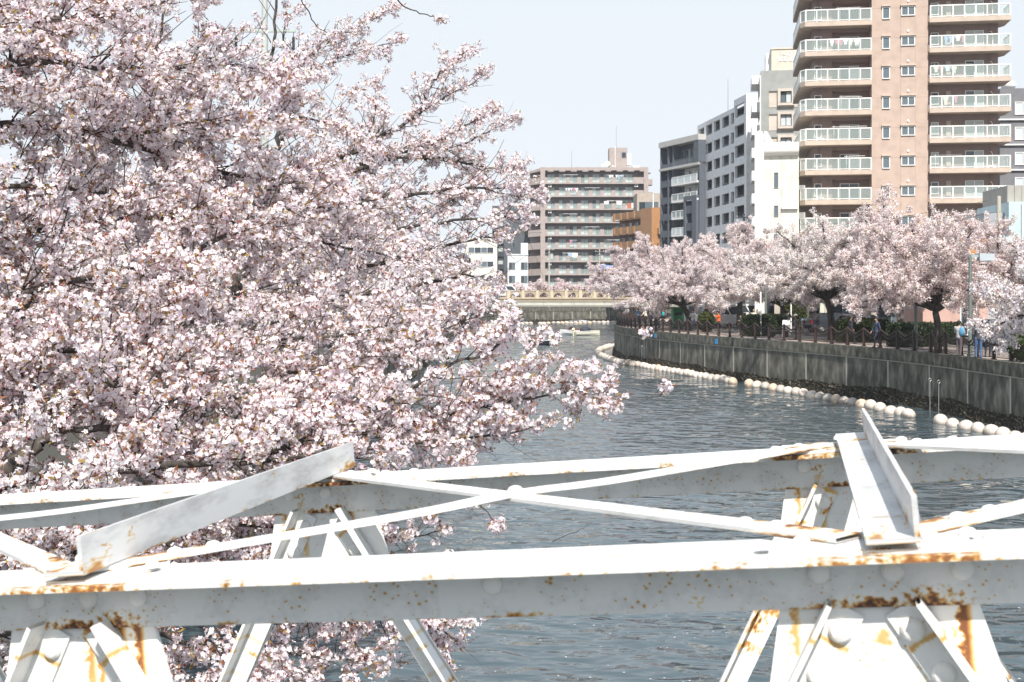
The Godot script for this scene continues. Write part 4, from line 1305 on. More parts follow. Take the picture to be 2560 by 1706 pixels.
func low_blocks() -> void:
	# the orange tiled house
	var t := thing("orange_tiled_building", "small orange tiled apartment building with curved balcony fronts before the grey brown block", "apartment building", Vector3(23.7, WALK, -235.0), deg_to_rad(-70.0))
	var orange := paint(0.4, 0.2, 0.085, 0.5)
	var brown := paint(0.33, 0.19, 0.1, 0.6)
	var b := MB.new()
	b.box(-12.6, 0, 0, 18.2, -8, -1.5)
	obj("wall", b, paint(0.2, 0.1, 0.06), t)
	for k in 6:
		var y := 17.0 - 2.75 * k
		b = MB.new()
		b.box(-12.6, 0, y - (0.2 if k else 0.0), y + 1.15, -0.4, -0.12)
		b.box(-12.6, 0, y - 0.3, y - 0.201, -1.5, -0.1)
		var bal := obj("balcony", b, brown, t)
		for i in 5:
			var x := -12.4 + i * 2.95
			b = MB.new()
			b.box(x, x + 0.75, y - 0.15, y + 1.2, -0.118, 0.05)
			obj("tile_band", b, orange, bal)
		if k > 0:
			for i in 4: window(t, -11.6 + i * 2.95, -9.9 + i * 2.95, y + 0.1, y + 2.0, -1.49, M.grey_paint, [M.glass_dark, pick_glass()])
	b = MB.new()
	b.box(0.002, 4.6, 0, 18.4, -8, 0.1)
	obj("stair_tower", b, orange, t)
	for k in 5:
		b = MB.new()
		var y := 16.0 - 2.75 * k
		b.box(4.602, 4.66, y - 1.3, y + 0.2, -3.7, -1.5)
		obj("window", b, M.glass_dark, t)
		b = MB.new()
		b.box(4.602, 5.3, y - 2.4, y - 1.302, -4.2, -1.0)
		obj("balcony", b, brown, t)
	# beige one behind
	t = thing("beige_building", "beige building with dark window band behind the orange tiled one", "building", Vector3(26.6, WALK, -262.0), 0.0)
	b = MB.new()
	b.box(-1, 7, 0, 23.4, -8, 0)
	obj("wall", b, paint(0.4, 0.34, 0.29), t)
	for k in 4:
		window(t, -0.6, 3.4, 19.6 - 3 * k, 21.6 - 3 * k, 0.002, M.grey_paint, [M.glass_dark, M.glass_grey, M.glass_grey])
	b = MB.new()
	b.tube(PackedVector3Array([Vector3(2.3, 3, 0.15), Vector3(2.3, 23.2, 0.15)]), PackedFloat32Array([0.12, 0.12]), 6)
	obj("drain_pipe", b, M.white, t)
	# charcoal block, left
	t = thing("charcoal_building", "charcoal grey block with few small windows behind the blossom left of the grey brown block", "building", Vector3(-3.6, WALK, -312.0), 0.0)
	b = MB.new()
	b.box(-1.2, 8.4, 0, 24.2, -10, 0)
	obj("wall", b, paint(0.085, 0.1, 0.115), t)
	for k in 6:
		b = MB.new()
		b.box(-1.1, 1.6, 18.0 - 3.1 * k, 19.1 - 3.1 * k, 0.002, 0.9)
		obj("balcony", b, paint(0.04, 0.045, 0.055), t)
		window(t, 3.7, 4.4, 20.2 - 3.1 * k, 21.4 - 3.1 * k, 0.002, M.grey_paint, [M.glass_dark])
		window(t, -0.9, 1.4, 19.2 - 3.1 * k, 20.7 - 3.1 * k, 0.002, M.grey_paint, [M.glass_dark, M.glass_curtain])
		b = MB.new()
		b.box(6.2, 6.7, 20.6 - 3.1 * k, 21.1 - 3.1 * k, 0.002, 0.03)
		obj("window", b, M.glass_dark, t)
	t = thing("small_white_building", "small pale grey house with two dark windows at the foot of the charcoal block", "house", Vector3(-1.0, WALK, -287.0), 0.0)
	b = MB.new()
	b.box(0, 4.6, 0, 11.4, -7, 0)
	b.box(-0.1, 4.7, 11.4, 11.7, -7.1, 0.1)
	obj("wall", b, paint(0.62, 0.64, 0.66), t)
	for w in [[0.3, 1.7], [3.0, 4.5]]:
		for k in 2: window(t, w[0], w[1], 8.2 - 3 * k, 9.8 - 3 * k, 0.002, M.grey_paint, [M.glass_dark, M.glass_grey])
	b = MB.new()
	b.box(3.0, 4.6, 11.7, 14.2, -4, -1)
	obj("roof_house", b, paint(0.6, 0.64, 0.66), t)
	t = thing("cream_building", "cream white building with a ribbon of windows behind the left blossom", "building", Vector3(-11.0, WALK, -292.0), 0.0)
	b = MB.new()
	b.box(0, 7.6, 0, 15.4, -9, 0)
	obj("wall", b, paint(0.72, 0.7, 0.62), t)
	for k in 4: window(t, 1.0, 6.8, 9.0 - 3.2 * k + 3.0, 10.4 - 3.2 * k + 3.0, 0.002, M.rail_white, [M.glass_grey, M.glass_dark, M.glass_grey, M.glass_dark])
	# right edge: a dark grey block, and the pale blue shop building in front of it
	t = thing("dark_grey_building", "dark grey apartment block at the right edge behind the tan tower", "apartment building", Vector3(57.2, WALK, -150.0), deg_to_rad(-4.0))
	b = MB.new()
	b.box(0, 12, 0, 27.0, -12, 0); b.box(-3.0, 0, 0, 24, -12, -6)
	obj("wall", b, paint(0.17, 0.17, 0.185), t)
	for k in 9:
		b = MB.new()
		b.box(-0.2, 12.2, 25.0 - 2.95 * k - 1.75, 25.0 - 2.95 * k - 1.6, 0.002, 0.25)
		obj("string_course", b, M.white, t)
		window(t, 1.7, 3.6, 23.9 - 2.95 * k, 25.4 - 2.95 * k, 0.002, M.rail_white, [M.glass_sky, M.glass_grey])
		window(t, -1.8, -0.6, 21.4 - 2.95 * k, 23.0 - 2.95 * k, -5.99, M.rail_white, [M.glass_dark])
	b = MB.new()
	b.ball(Vector3(1.3, 27.5, -1), Vector3(0.9, 0.6, 0.9), 12, 6)
	obj("roof_tank", b, M.white, t)
	t = thing("pale_blue_building", "low pale blue building with corrugated roof house at the right edge", "building", Vector3(29.4, WALK, -89.0), deg_to_rad(-4.0))
	b = MB.new()
	b.box(5.2, 14, 3.91, 9.4, -8, -0.5)
	obj("wall", b, paint(0.46, 0.58, 0.6), t)
	b = MB.new()
	b.box(3.8, 5.19, 3.91, 8.7, -9, -1.5)
	obj("wall", b, paint(0.35, 0.36, 0.39), t)
	b = MB.new()
	b.box(-0.8, 1.7, 0, 3.55, -8, 0); b.box(2.9, 3.6, 0, 3.55, -8, 0.001)
	obj("wall", b, paint(0.55, 0.36, 0.31), t)
	b = MB.new()
	b.box(3.602, 14, 0, 3.55, -8, 0)
	obj("wall", b, paint(0.42, 0.41, 0.42), t)
	b = MB.new()
	b.box(-0.9, 14, 3.552, 3.9, -8, 0.5)
	obj("canopy", b, M.white, t)
	b = MB.new()
	b.box(5.3, 14, 9.402, 10.6, -7, -1.2)
	for i in 14: b.box(5.3 + i * 0.5, 5.36 + i * 0.5, 9.402, 10.59, -1.2, -1.14)
	obj("roof_house", b, paint(0.36, 0.35, 0.32), t)
	b = MB.new()
	b.tube(PackedVector3Array([Vector3(6.1, 4, -0.4), Vector3(6.1, 9.3, -0.4)]), PackedFloat32Array([0.07, 0.07]), 6)
	obj("drain_pipe", b, M.white, t)
	window(t, 1.72, 2.88, 0.1, 3.4, -0.1, M.rail_white, [M.glass_grey, M.glass_dark], 0.1)
	window(t, 4.4, 6.2, 0.8, 2.8, 0.002, M.rail_white, [M.glass_grey, M.glass_dark])
	window(t, 7.4, 9.4, 5.6, 7.4, -0.49, M.rail_white, [M.glass_grey, M.glass_sky])
	# shop fronts at street level under the tower and the grey block
	t = thing("shop_front", "low street level shops with dark glazed fronts behind the cherry trunks under the tan tower", "shop", Vector3(24.2, WALK, -118.0), deg_to_rad(-14.0))
	b = MB.new()
	b.box(0, 26, 3.0, 3.8, -6, 0.4)
	for i in 7: b.box(i * 4.3, i * 4.3 + 0.5, 0, 3.0, -6, 0)
	b.box(0, 26, 0, 3.0, -6, -1.4)
	obj("wall", b, paint(0.5, 0.45, 0.4), t)
	for i in 6: window(t, i * 4.3 + 0.6, i * 4.3 + 4.2, 0.05, 2.9, -1.38, M.grey_paint, [M.glass_dark, M.glass_grey, M.glass_dark])
	t = thing("mast", "pale green steel power mast with a cross arm standing behind the left cherry blossom", "power mast", Vector3(-23.2, WALK, -120.0), 0.0)
	b = MB.new()
	b.lathe(PackedVector2Array([Vector2(0.5, 0), Vector2(0.3, 26), Vector2(0.2, 40)]), 12)
	obj("pole", b, paint(0.44, 0.47, 0.45, 0.5), t)
	for y in [27.6, 33.0]:
		b = MB.new()
		b.box(-2.9, 2.9, y - 0.1, y + 0.1, -0.12, 0.12)
		var arm := obj("cross_arm", b, paint(0.4, 0.48, 0.42, 0.5), t)
		for x in [-2.7, 2.7]:
			b = MB.new()
			b.lathe(PackedVector2Array([Vector2(0.03, -1.7), Vector2(0.13, -1.6), Vector2(0.13, -0.5), Vector2(0.03, -0.4), Vector2(0.03, 0)]), 8, Transform3D(Basis(), Vector3(x, y - 0.1, 0)))
			obj("insulator", b, M.dark, arm)
	for s in [-2.7, 2.7]:
		b = MB.new()
		var pts := PackedVector3Array()
		var rad := PackedFloat32Array()
		for i in 21:
			var w := i / 20.0
			pts.push_back(Vector3(s + 6.0 * (w - 0.5), 25.8 - 8 * (0.25 - (w - 0.5) * (w - 0.5)) + 2.0, (w - 0.5) * 160)); rad.push_back(0.03)
		b.tube(pts, rad, 4)
		obj("cable", b, M.dark, t)

func buildings() -> void:
	tan_tower()
	grey_block()
	white_hall()
	grid_block()
	dark_block()
	far_apartments()
	low_blocks()


# ---------------------------------------------------------------- cherry trees
var near_clusters: Array[ArrayMesh] = []
var mid_clusters: Array[ArrayMesh] = []
var far_clusters: Array[ArrayMesh] = []

func one_flower(b: MB, at: Vector3, n: Vector3, r: float, pink: float) -> void:
	var s := n.cross(rdir()).normalized()
	var u := n.cross(s)
	var open := rr(0.1, 0.55)
	var white := Color(0.955, 0.95 - 0.025 * pink, 0.97 - 0.015 * pink)
	var heart := Color(0.66, 0.3, 0.38)
	var base := at
	for k in 5:
		var w := TAU * k / 5.0 + rr(-0.1, 0.1)
		var d := s * cos(w) + u * sin(w)
		var e := n.cross(d)
		var tip := base + d * r + n * r * open
		var l := base + d * r * 0.62 + e * r * 0.42 + n * r * open * 0.45
		var q := base + d * r * 0.62 - e * r * 0.42 + n * r * open * 0.45
		var m := (n - d * open).normalized()
		var k0 := b.v.size()
		b.col = white
		b.stri(base, q, tip, m, m, m)
		b.stri(base, tip, l, m, m, m)
		b.c[k0] = Color(0.94, 0.9, 0.925); b.c[k0 + 3] = b.c[k0]
	# the heart of the flower is a deeper pink
	b.col = heart
	b.tri(at + s * r * 0.2 + n * r * 0.12, at + (u * 0.87 - s * 0.5) * r * 0.2 + n * r * 0.12, at + (-u * 0.87 - s * 0.5) * r * 0.2 + n * r * 0.12)

func make_clusters() -> void:
	for i in 10:
		var b := MB.new()
		var nf := 11 + i % 5
		for k in nf:
			var d := rdir()
			d.y *= 0.85
			d = d.normalized()
			one_flower(b, d * rr(0.028, 0.058), (d + rdir() * 0.35).normalized(), rr(0.0175, 0.0215), rr(0, 1))
			b.col = Color(0.36, 0.22, 0.13)
			var e := d.cross(rdir()).normalized() * 0.0022
			b.tri(-e, e, d * 0.036)
		for k in 3 + i % 4:       # buds and calyces
			var d := rdir()
			b.col = Color(0.66, 0.32, 0.36) if k % 2 else Color(0.34, 0.14, 0.1)
			b.ball(d * rr(0.04, 0.065), Vector3(0.0055, 0.0095, 0.0055), 4, 3)
		for k in 2 + i % 3:       # bronze young leaves
			var d := rdir()
			var e := d.cross(rdir()).normalized() * 0.0085
			b.col = Color(0.4, 0.28, 0.06) if k % 2 else Color(0.34, 0.15, 0.06)
			var p0 := d * 0.012
			b.quad(p0, d * 0.042 + e, d * 0.075, d * 0.042 - e)
		near_clusters.push_back(b.mesh())
	for i in 6:
		var b := MB.new()
		for k in 30:
			var d := rdir() * rr(0.05, 0.15)
			var n := (d.normalized() + rdir() * 0.6).normalized()
			var s := n.cross(rdir()).normalized()
			var u := n.cross(s)
			var r := rr(0.026, 0.04)
			var g := rr(0.9, 1.0)
			b.col = Color(0.96 * g, 0.95 * g, 0.95 * g)
			if k % 10 == 7: b.col = Color(0.4, 0.22, 0.17)
			elif k % 10 == 3: b.col = Color(0.78, 0.68, 0.67)
			elif k == 5: b.col = Color(0.32, 0.24, 0.07)
			b.tri(d + s * r, d + (u * 0.87 - s * 0.5) * r, d + (-u * 0.87 - s * 0.5) * r)
			b.tri(d - s * r + n * 0.006, d + (-u * 0.87 + s * 0.5) * r + n * 0.006, d + (u * 0.87 + s * 0.5) * r + n * 0.006)
		mid_clusters.push_back(b.mesh())
	for i in 5:
		var b := MB.new()
		for k in 20:
			var d := rdir() * rr(0.08, 0.3)
			var n := (d.normalized() + rdir() * 0.6).normalized()
			var s := n.cross(rdir()).normalized()
			var u := n.cross(s)
			var r := rr(0.06, 0.1)
			var g := rr(0.86, 1.0)
			b.col = Color(0.95 * g, 0.91 * g, 0.905 * g)
			if k % 5 == 1: b.col = Color(0.42, 0.25, 0.21)
			b.quad(d + s * r, d + u * r, d - s * r, d - u * r)
		far_clusters.push_back(b.mesh())

# a smooth, slightly crooked line through rough points
func wander(raw: Array, crook: float, sub := 5) -> PackedVector3Array:
	var c := Curve3D.new()
	for i in raw.size():
		var a: Vector3 = raw[maxi(i - 1, 0)]
		var b: Vector3 = raw[mini(i + 1, raw.size() - 1)]
		var p: Vector3 = raw[i]
		c.add_point(p, (a - b) / 6.0, (b - a) / 6.0)
	var out := PackedVector3Array()
	for i in raw.size() - 1:
		for k in sub:
			var p := c.sample(i, float(k) / sub)
			out.push_back(p + (rdir() * crook if i + k > 0 else Vector3.ZERO))
	out.push_back(raw[raw.size() - 1])
	return out

class Bloom:
	var at: Array[Transform3D] = []
	var col := PackedColorArray()

func put_cluster(bl: Bloom, p: Vector3, size: float) -> void:
	bl.at.push_back(Transform3D(Basis(rdir(), rr(0, TAU)).scaled(Vector3.ONE * size * rr(0.8, 1.2)), p))
	var g := rr(0.92, 1.04)
	bl.col.push_back(Color(g, g * rr(0.955, 1.0), g * rr(0.97, 1.0)))

# a shoot: a bending twig with clusters along it and, if deep, smaller shoots
func shoot(b: MB, bl: Bloom, from: Vector3, dir: Vector3, len: float, r: float, o: Dictionary, deep: int) -> void:
	var seg: float = o.seg
	var n := maxi(2, int(len / seg))
	var p := from
	var d := dir
	var pts := PackedVector3Array([p])
	var rad := PackedFloat32Array([r])
	for i in n:
		d = (d + rdir() * 0.24 + Vector3.UP * float(o.rise)).normalized()
		p += d * len / n
		pts.push_back(p)
		rad.push_back(lerpf(r, r * 0.4, float(i + 1) / n))
		var w := float(i + 1) / n
		if rng.randf() < o.dense * (0.55 + 0.6 * w):
			put_cluster(bl, p + rdir() * float(o.puff), o.size)
		if rng.randf() < o.dense * 0.75:
			put_cluster(bl, p - d * len / n * rr(0.2, 0.8) + rdir() * float(o.puff), o.size)
		if deep > 0 and i > 0 and rng.randf() < o.split:
			var e := (d * 0.75 + d.cross(rdir()).normalized() * rr(0.5, 1.0)).normalized()
			shoot(b, bl, p, e, len * rr(0.25, 0.5), r * 0.6, o, deep - 1)
	b.tube(pts, rad, 3)

# a thin dark twig without flowers
func bare(b: MB, from: Vector3, dir: Vector3, len: float, r: float) -> void:
	var p := from
	var d := dir
	var pts := PackedVector3Array([p])
	var rad := PackedFloat32Array([r])
	for i in 5:
		d = (d + rdir() * 0.2).normalized()
		p += d * len / 5.0
		pts.push_back(p)
		rad.push_back(lerpf(r, r * 0.35, (i + 1) / 5.0))
	b.tube(pts, rad, 3)

func dress(tw: MB, bl: Bloom, line: PackedVector3Array, r: PackedFloat32Array, o: Dictionary, from := 0.0) -> void:
	var total := 0.0
	for i in line.size() - 1: total += line[i].distance_to(line[i + 1])
	var s := 0.0
	var next: float = total * from + rr(0, o.gap)
	for i in line.size() - 1:
		var l := line[i].distance_to(line[i + 1])
		while next < s + l:
			var w := (next - s) / l
			var p := line[i].lerp(line[i + 1], w)
			var d := (line[i + 1] - line[i]).normalized()
			var e := (d * float(o.ahead) + d.cross(rdir()).normalized()).normalized()
			e.y = e.y * float(o.get("flat", 1.0)) + float(o.get("lift", 0.0))
			var left := 1.0 - next / total
			shoot(tw, bl, p, e.normalized(), rr(o.lmin, o.lmax) * (0.45 + 0.75 * left), minf(r[i] * 0.5, o.r), o, o.deep)
			if rng.randf() < 0.5: put_cluster(bl, p + rdir() * (r[i] + float(o.puff)), o.size)
			if rng.randf() < 0.3: bare(tw, p, (d * 0.8 + d.cross(rdir()).normalized() + Vector3.UP * 0.25).normalized(), rr(o.lmin, o.lmax), minf(r[i] * 0.5, o.r) * 0.8)
			next += float(o.gap) * rr(0.6, 1.4)
		s += l
	for k in 3: put_cluster(bl, line[line.size() - 1] + rdir() * float(o.puff), o.size)

func plant_blossom(t: Node3D, tw: MB, bl: Bloom, meshes: Array[ArrayMesh], singles: int, tint := Color(1, 1, 1)) -> void:
	obj("twigs", tw, M.twig, t)
	stuff(t.get_child(t.get_child_count() - 1))
	var order := range(bl.at.size())
	if singles > 0:
		var seen: Array = []
		for i in bl.at.size():
			var p := bl.at[i].origin
			var px := 1280 + F * p.x / -p.z
			var py := 731 + F * (EYE - p.y) / -p.z
			if px > 0 and px < 2560 and py > 0 and py < 1706: seen.push_back([-p.z, i])
		seen.sort()
		var taken := {}
		for k in mini(singles, seen.size()):
			var i: int = seen[k][1]
			taken[i] = true
			obj("blossom_cluster", meshes[i % meshes.size()], M.petal, t, bl.at[i])
		order = order.filter(func(i): return not taken.has(i))
	var sets := []
	for k in meshes.size(): sets.push_back([[], PackedColorArray()])
	for i in order:
		sets[i % meshes.size()][0].push_back(bl.at[i])
		sets[i % meshes.size()][1].push_back(bl.col[i] * tint)
	for k in meshes.size():
		if sets[k][0].size(): copies("blossom", meshes[k], M.petal, sets[k][0], sets[k][1], t)

# limbs traced as [[pixel x, pixel y, distance], ...] with the thickness at both ends
func traced_tree(called: String, label: String, limbs: Array, o: Dictionary, singles: int) -> void:
	var t := thing(called, label, "cherry tree")
	var tw := MB.new()
	var bl := Bloom.new()
	for l in limbs:
		var raw := []
		for a in l[0]: raw.push_back(P(a[0], a[1], a[2]))
		var line := wander(raw, float(o.crook) * (1.0 if l[1] > 0.02 else 0.6))
		var r := PackedFloat32Array()
		for i in line.size(): r.push_back(0.95 * lerpf(l[1], l[2], float(i) / (line.size() - 1)))
		var b := MB.new()
		b.tube(line, r, 7)
		obj("trunk" if l[1] > 0.12 else "limb", b, M.bark, t)
		var q := o.duplicate()
		if l.size() > 3: q.merge(l[3], true)
		if q.dense > 0: dress(tw, bl, line, r, q, q.get("from", 0.0))
	#print(label, bl.at.size())
	plant_blossom(t, tw, bl, near_clusters, singles)

func crown_tree(label: String, base: Vector3, h: float, rx: float, o: Dictionary, meshes: Array[ArrayMesh], group: String, sway := Vector3.ZERO, tint := Color(1, 1, 1)) -> Node3D:
	var t := thing("cherry_tree", label, "cherry tree", base, 0.0, group)
	var tw := MB.new()
	var bl := Bloom.new()
	var fork := h * rr(0.28, 0.33)
	var tr := rx * 0.036 + 0.03
	var head := Vector3(rr(-0.3, 0.3), fork, rr(-0.3, 0.3)) + sway * 0.15
	var line := wander([Vector3(0, -0.05, 0), Vector3(rr(-0.1, 0.1), fork * 0.5, rr(-0.1, 0.1)), head], 0.03)
	var r := PackedFloat32Array()
	for i in line.size(): r.push_back(lerpf(tr * 1.2, tr * 0.8, float(i) / (line.size() - 1)))
	var b := MB.new()
	b.tube(line, r, 9)
	obj("trunk", b, M.bark, t)
	var n: int = o.limbs
	for i in n:
		var az := TAU * i / n + rr(-0.3, 0.3)
		var el: float = [0.06, 0.45, 0.85, 0.2, 0.62, 1.25, 0.3][i % 7] + rr(-0.1, 0.1)
		var reach := Vector3(cos(az) * cos(el) * rx, fork + (h - fork) * (0.1 + 0.9 * sin(el)), sin(az) * cos(el) * rx) * rr(0.88, 1.05) + sway * cos(el)
		var mid := head.lerp(reach, 0.5) + Vector3(0, (h - fork) * 0.12, 0) + rdir() * 0.3
		line = wander([head + rdir() * 0.05, mid, reach], 0.06, 6)
		r = PackedFloat32Array()
		for k in line.size(): r.push_back(lerpf(tr * 0.62, 0.025, pow(float(k) / (line.size() - 1), 0.7)))
		b = MB.new()
		b.tube(line, r, 6)
		obj("limb", b, M.bark, t)
		dress(tw, bl, line, r, o, 0.25)
	#print(label, bl.at.size())
	plant_blossom(t, tw, bl, meshes, 0, tint)
	return t

func trees() -> void:
	make_clusters()
	rng.seed = 99
	# the near tree hanging in from the left
	var o := {"seg": 0.085, "rise": 0.05, "dense": 0.6, "puff": 0.035, "size": 0.97, "split": 0.5, "gap": 0.078, "ahead": 0.75, "lmin": 0.32, "lmax": 0.8, "r": 0.0085, "deep": 1, "crook": 0.012, "flat": 0.9}
	var limbs := [
		[[[-420, 2300, 6.6], [-330, 1700, 7.0], [-220, 1360, 7.6], [-60, 1230, 8.0], [98, 1112, 8.3]], 0.17, 0.05, {"dense": 0.0}],
		[[[98, 1112, 8.3], [140, 1055, 8.4], [85, 985, 8.5], [55, 930, 8.6], [50, 830, 8.8], [75, 720, 9.0], [30, 560, 9.3]], 0.036, 0.012, {}],
		[[[112, 1035, 8.4], [215, 958, 8.6], [330, 890, 9.0], [480, 800, 9.6], [620, 730, 10.2], [760, 690, 10.8]], 0.022, 0.006, {}],
		[[[130, 1075, 8.3], [250, 1072, 8.4], [380, 1078, 8.6], [520, 1085, 9.0], [700, 1062, 9.5], [900, 1040, 10.0], [1100, 1050, 10.4], [1260, 1070, 10.7]], 0.03, 0.007, {}],
		[[[235, 940, 8.5], [290, 965, 8.5], [345, 985, 8.6], [420, 965, 8.8], [560, 920, 9.2]], 0.026, 0.008, {"gap": 0.2}],
		[[[-200, 1330, 7.6], [60, 1200, 8.0], [340, 1172, 8.2], [560, 1150, 8.5], [760, 1100, 9.0], [960, 1010, 9.4], [1120, 915, 9.7], [1210, 885, 9.9], [1290, 838, 10.1]], 0.035, 0.006, {}],
		[[[640, 1140, 8.8], [900, 1085, 9.4], [1130, 1035, 9.9], [1300, 1000, 10.3], [1400, 985, 10.5], [1470, 970, 10.6]], 0.02, 0.005, {"lmax": 0.5}],
		[[[1100, 1040, 9.9], [1230, 965, 10.2], [1310, 930, 10.4], [1370, 900, 10.5]], 0.012, 0.004, {"lmax": 0.4}],
		[[[600, 1160, 8.6], [880, 1130, 9.1], [1120, 1100, 9.6], [1260, 1085, 9.9], [1340, 1065, 10.1]], 0.018, 0.005, {"lmax": 0.55}],
		[[[1300, 975, 10.3], [1400, 955, 10.5], [1460, 965, 10.6], [1510, 1000, 10.6]], 0.008, 0.004, {"lmax": 0.25, "gap": 0.1}],
		[[[1420, 990, 10.4], [1490, 968, 10.5], [1530, 955, 10.6]], 0.006, 0.003, {"lmax": 0.22}],
		[[[-250, 330, 8.8], [75, 315, 9.2], [220, 335, 9.5], [330, 366, 9.9], [450, 400, 10.3], [620, 445, 10.9], [800, 480, 11.5], [980, 530, 12.2]], 0.042, 0.008, {}],
		[[[315, 345, 9.9], [460, 310, 10.2], [560, 300, 10.5], [650, 288, 10.8], [780, 300, 11.4], [900, 330, 11.8]], 0.02, 0.006, {}],
		[[[-250, 190, 8.6], [30, 158, 9.0], [150, 158, 9.2], [240, 170, 9.4], [420, 172, 10.0], [600, 165, 10.6], [720, 190, 11.0]], 0.03, 0.006, {}],
		[[[25, 165, 9.0], [32, 90, 9.1], [60, 20, 9.3], [110, -80, 9.5]], 0.016, 0.006, {}],
		[[[-250, 620, 8.4], [200, 560, 9.4], [500, 545, 10.2], [720, 590, 10.9], [900, 625, 11.4], [1080, 660, 11.9]], 0.03, 0.007, {}],
		[[[-200, 780, 8.4], [200, 700, 9.0], [450, 640, 9.6], [700, 530, 10.4], [820, 520, 10.8], [940, 500, 11.2]], 0.028, 0.007, {}],
		[[[-200, 920, 8.2], [120, 880, 8.8], [400, 860, 9.3], [650, 850, 9.8], [850, 840, 10.3], [1030, 800, 10.8], [1190, 770, 11.1]], 0.024, 0.006, {}],
		[[[700, 940, 9.6], [880, 900, 10.0], [1060, 850, 10.4], [1170, 800, 10.7], [1260, 790, 10.9]], 0.014, 0.004, {"lmax": 0.6}],
		[[[-200, 80, 8.7], [150, 45, 9.3], [350, 20, 9.8], [520, -40, 10.2]], 0.02, 0.006, {}],
		[[[-200, 470, 8.6], [150, 470, 9.2], [420, 500, 10.0], [650, 470, 10.7], [820, 430, 11.3]], 0.024, 0.006, {}],
		[[[-200, 1080, 7.9], [60, 1010, 8.4], [260, 1000, 8.8], [520, 1000, 9.2], [760, 975, 9.7], [930, 930, 10.1]], 0.022, 0.006, {}],
		# under the truss
		[[[-200, 1410, 7.6], [150, 1380, 8.0], [400, 1420, 8.4], [650, 1470, 8.8], [860, 1520, 9.2], [1030, 1555, 9.5], [1150, 1600, 9.7]], 0.028, 0.005, {}],
		[[[-200, 1600, 7.4], [250, 1570, 8.0], [500, 1610, 8.4], [760, 1640, 8.8], [930, 1650, 9.2]], 0.024, 0.006, {}],
		[[[420, 1300, 8.4], [680, 1320, 8.8], [880, 1330, 9.3], [1020, 1345, 9.6], [1110, 1325, 9.8]], 0.014, 0.004, {"lmax": 0.45}],
		[[[600, 1490, 8.6], [820, 1500, 9.0], [1000, 1520, 9.3], [1090, 1560, 9.5]], 0.014, 0.004, {"lmax": 0.6}],
		[[[400, 1700, 8.2], [620, 1740, 8.5], [860, 1760, 8.9]], 0.016, 0.006, {}],
		[[[150, 1280, 8.3], [350, 1290, 8.6], [560, 1330, 8.9], [700, 1390, 9.1]], 0.016, 0.005, {}],
		# hanging tips and bare twigs
		[[[1060, 1190, 9.8], [1150, 1235, 9.9], [1215, 1275, 10.0], [1240, 1320, 10.0]], 0.006, 0.003, {"lmax": 0.2, "gap": 0.2, "from": 0.6}],
		[[[960, -60, 9.0], [1000, 5, 9.1], [1040, 28, 9.2], [1085, 43, 9.3], [1104, 44, 9.3]], 0.006, 0.003, {"dense": 0.0}],
		[[[735, -30, 9.4], [765, 20, 9.5], [790, 65, 9.6], [835, 90, 9.7]], 0.006, 0.003, {"lmax": 0.1, "gap": 0.3, "from": 0.85}],
		[[[1530, 980, 10.6], [1600, 1005, 10.6], [1661, 968, 10.6]], 0.003, 0.002, {"lmax": 0.06, "gap": 0.4, "from": 0.95}],
		[[[1525, 950, 10.5], [1585, 870, 10.5], [1612, 835, 10.5]], 0.003, 0.002, {"lmax": 0.06, "gap": 0.4, "from": 0.95}],
		[[[1380, 1356, 10.0], [1440, 1330, 10.0], [1480, 1305, 10.0]], 0.004, 0.002, {"dense": 0.0}],
	]
	traced_tree("cherry_tree", "near cherry tree with big white pink blossom filling the left of the picture", limbs, o, 300)
	# one tuft at the end of the bare twig, top
	var tuft := thing("cherry_twig", "tuft of blossom at the end of the bare twig against the sky, top", "cherry twig", P(1106, 44, 9.3))
	for k in 3: obj("blossom_cluster", near_clusters[k], M.petal, tuft, Transform3D(Basis(rdir(), rr(0, 6)).scaled(Vector3.ONE * 0.8), rdir() * 0.03))
	# second tree, farther back, spraying to the right against the sky
	var o2 := {"seg": 0.14, "rise": 0.05, "dense": 0.6, "puff": 0.05, "size": 1.15, "split": 0.5, "gap": 0.12, "ahead": 1.1, "lmin": 0.5, "lmax": 1.15, "r": 0.01, "deep": 1, "crook": 0.025, "flat": 0.9}
	var tips := {"lmin": 0.2, "lmax": 0.65, "gap": 0.085, "deep": 0}
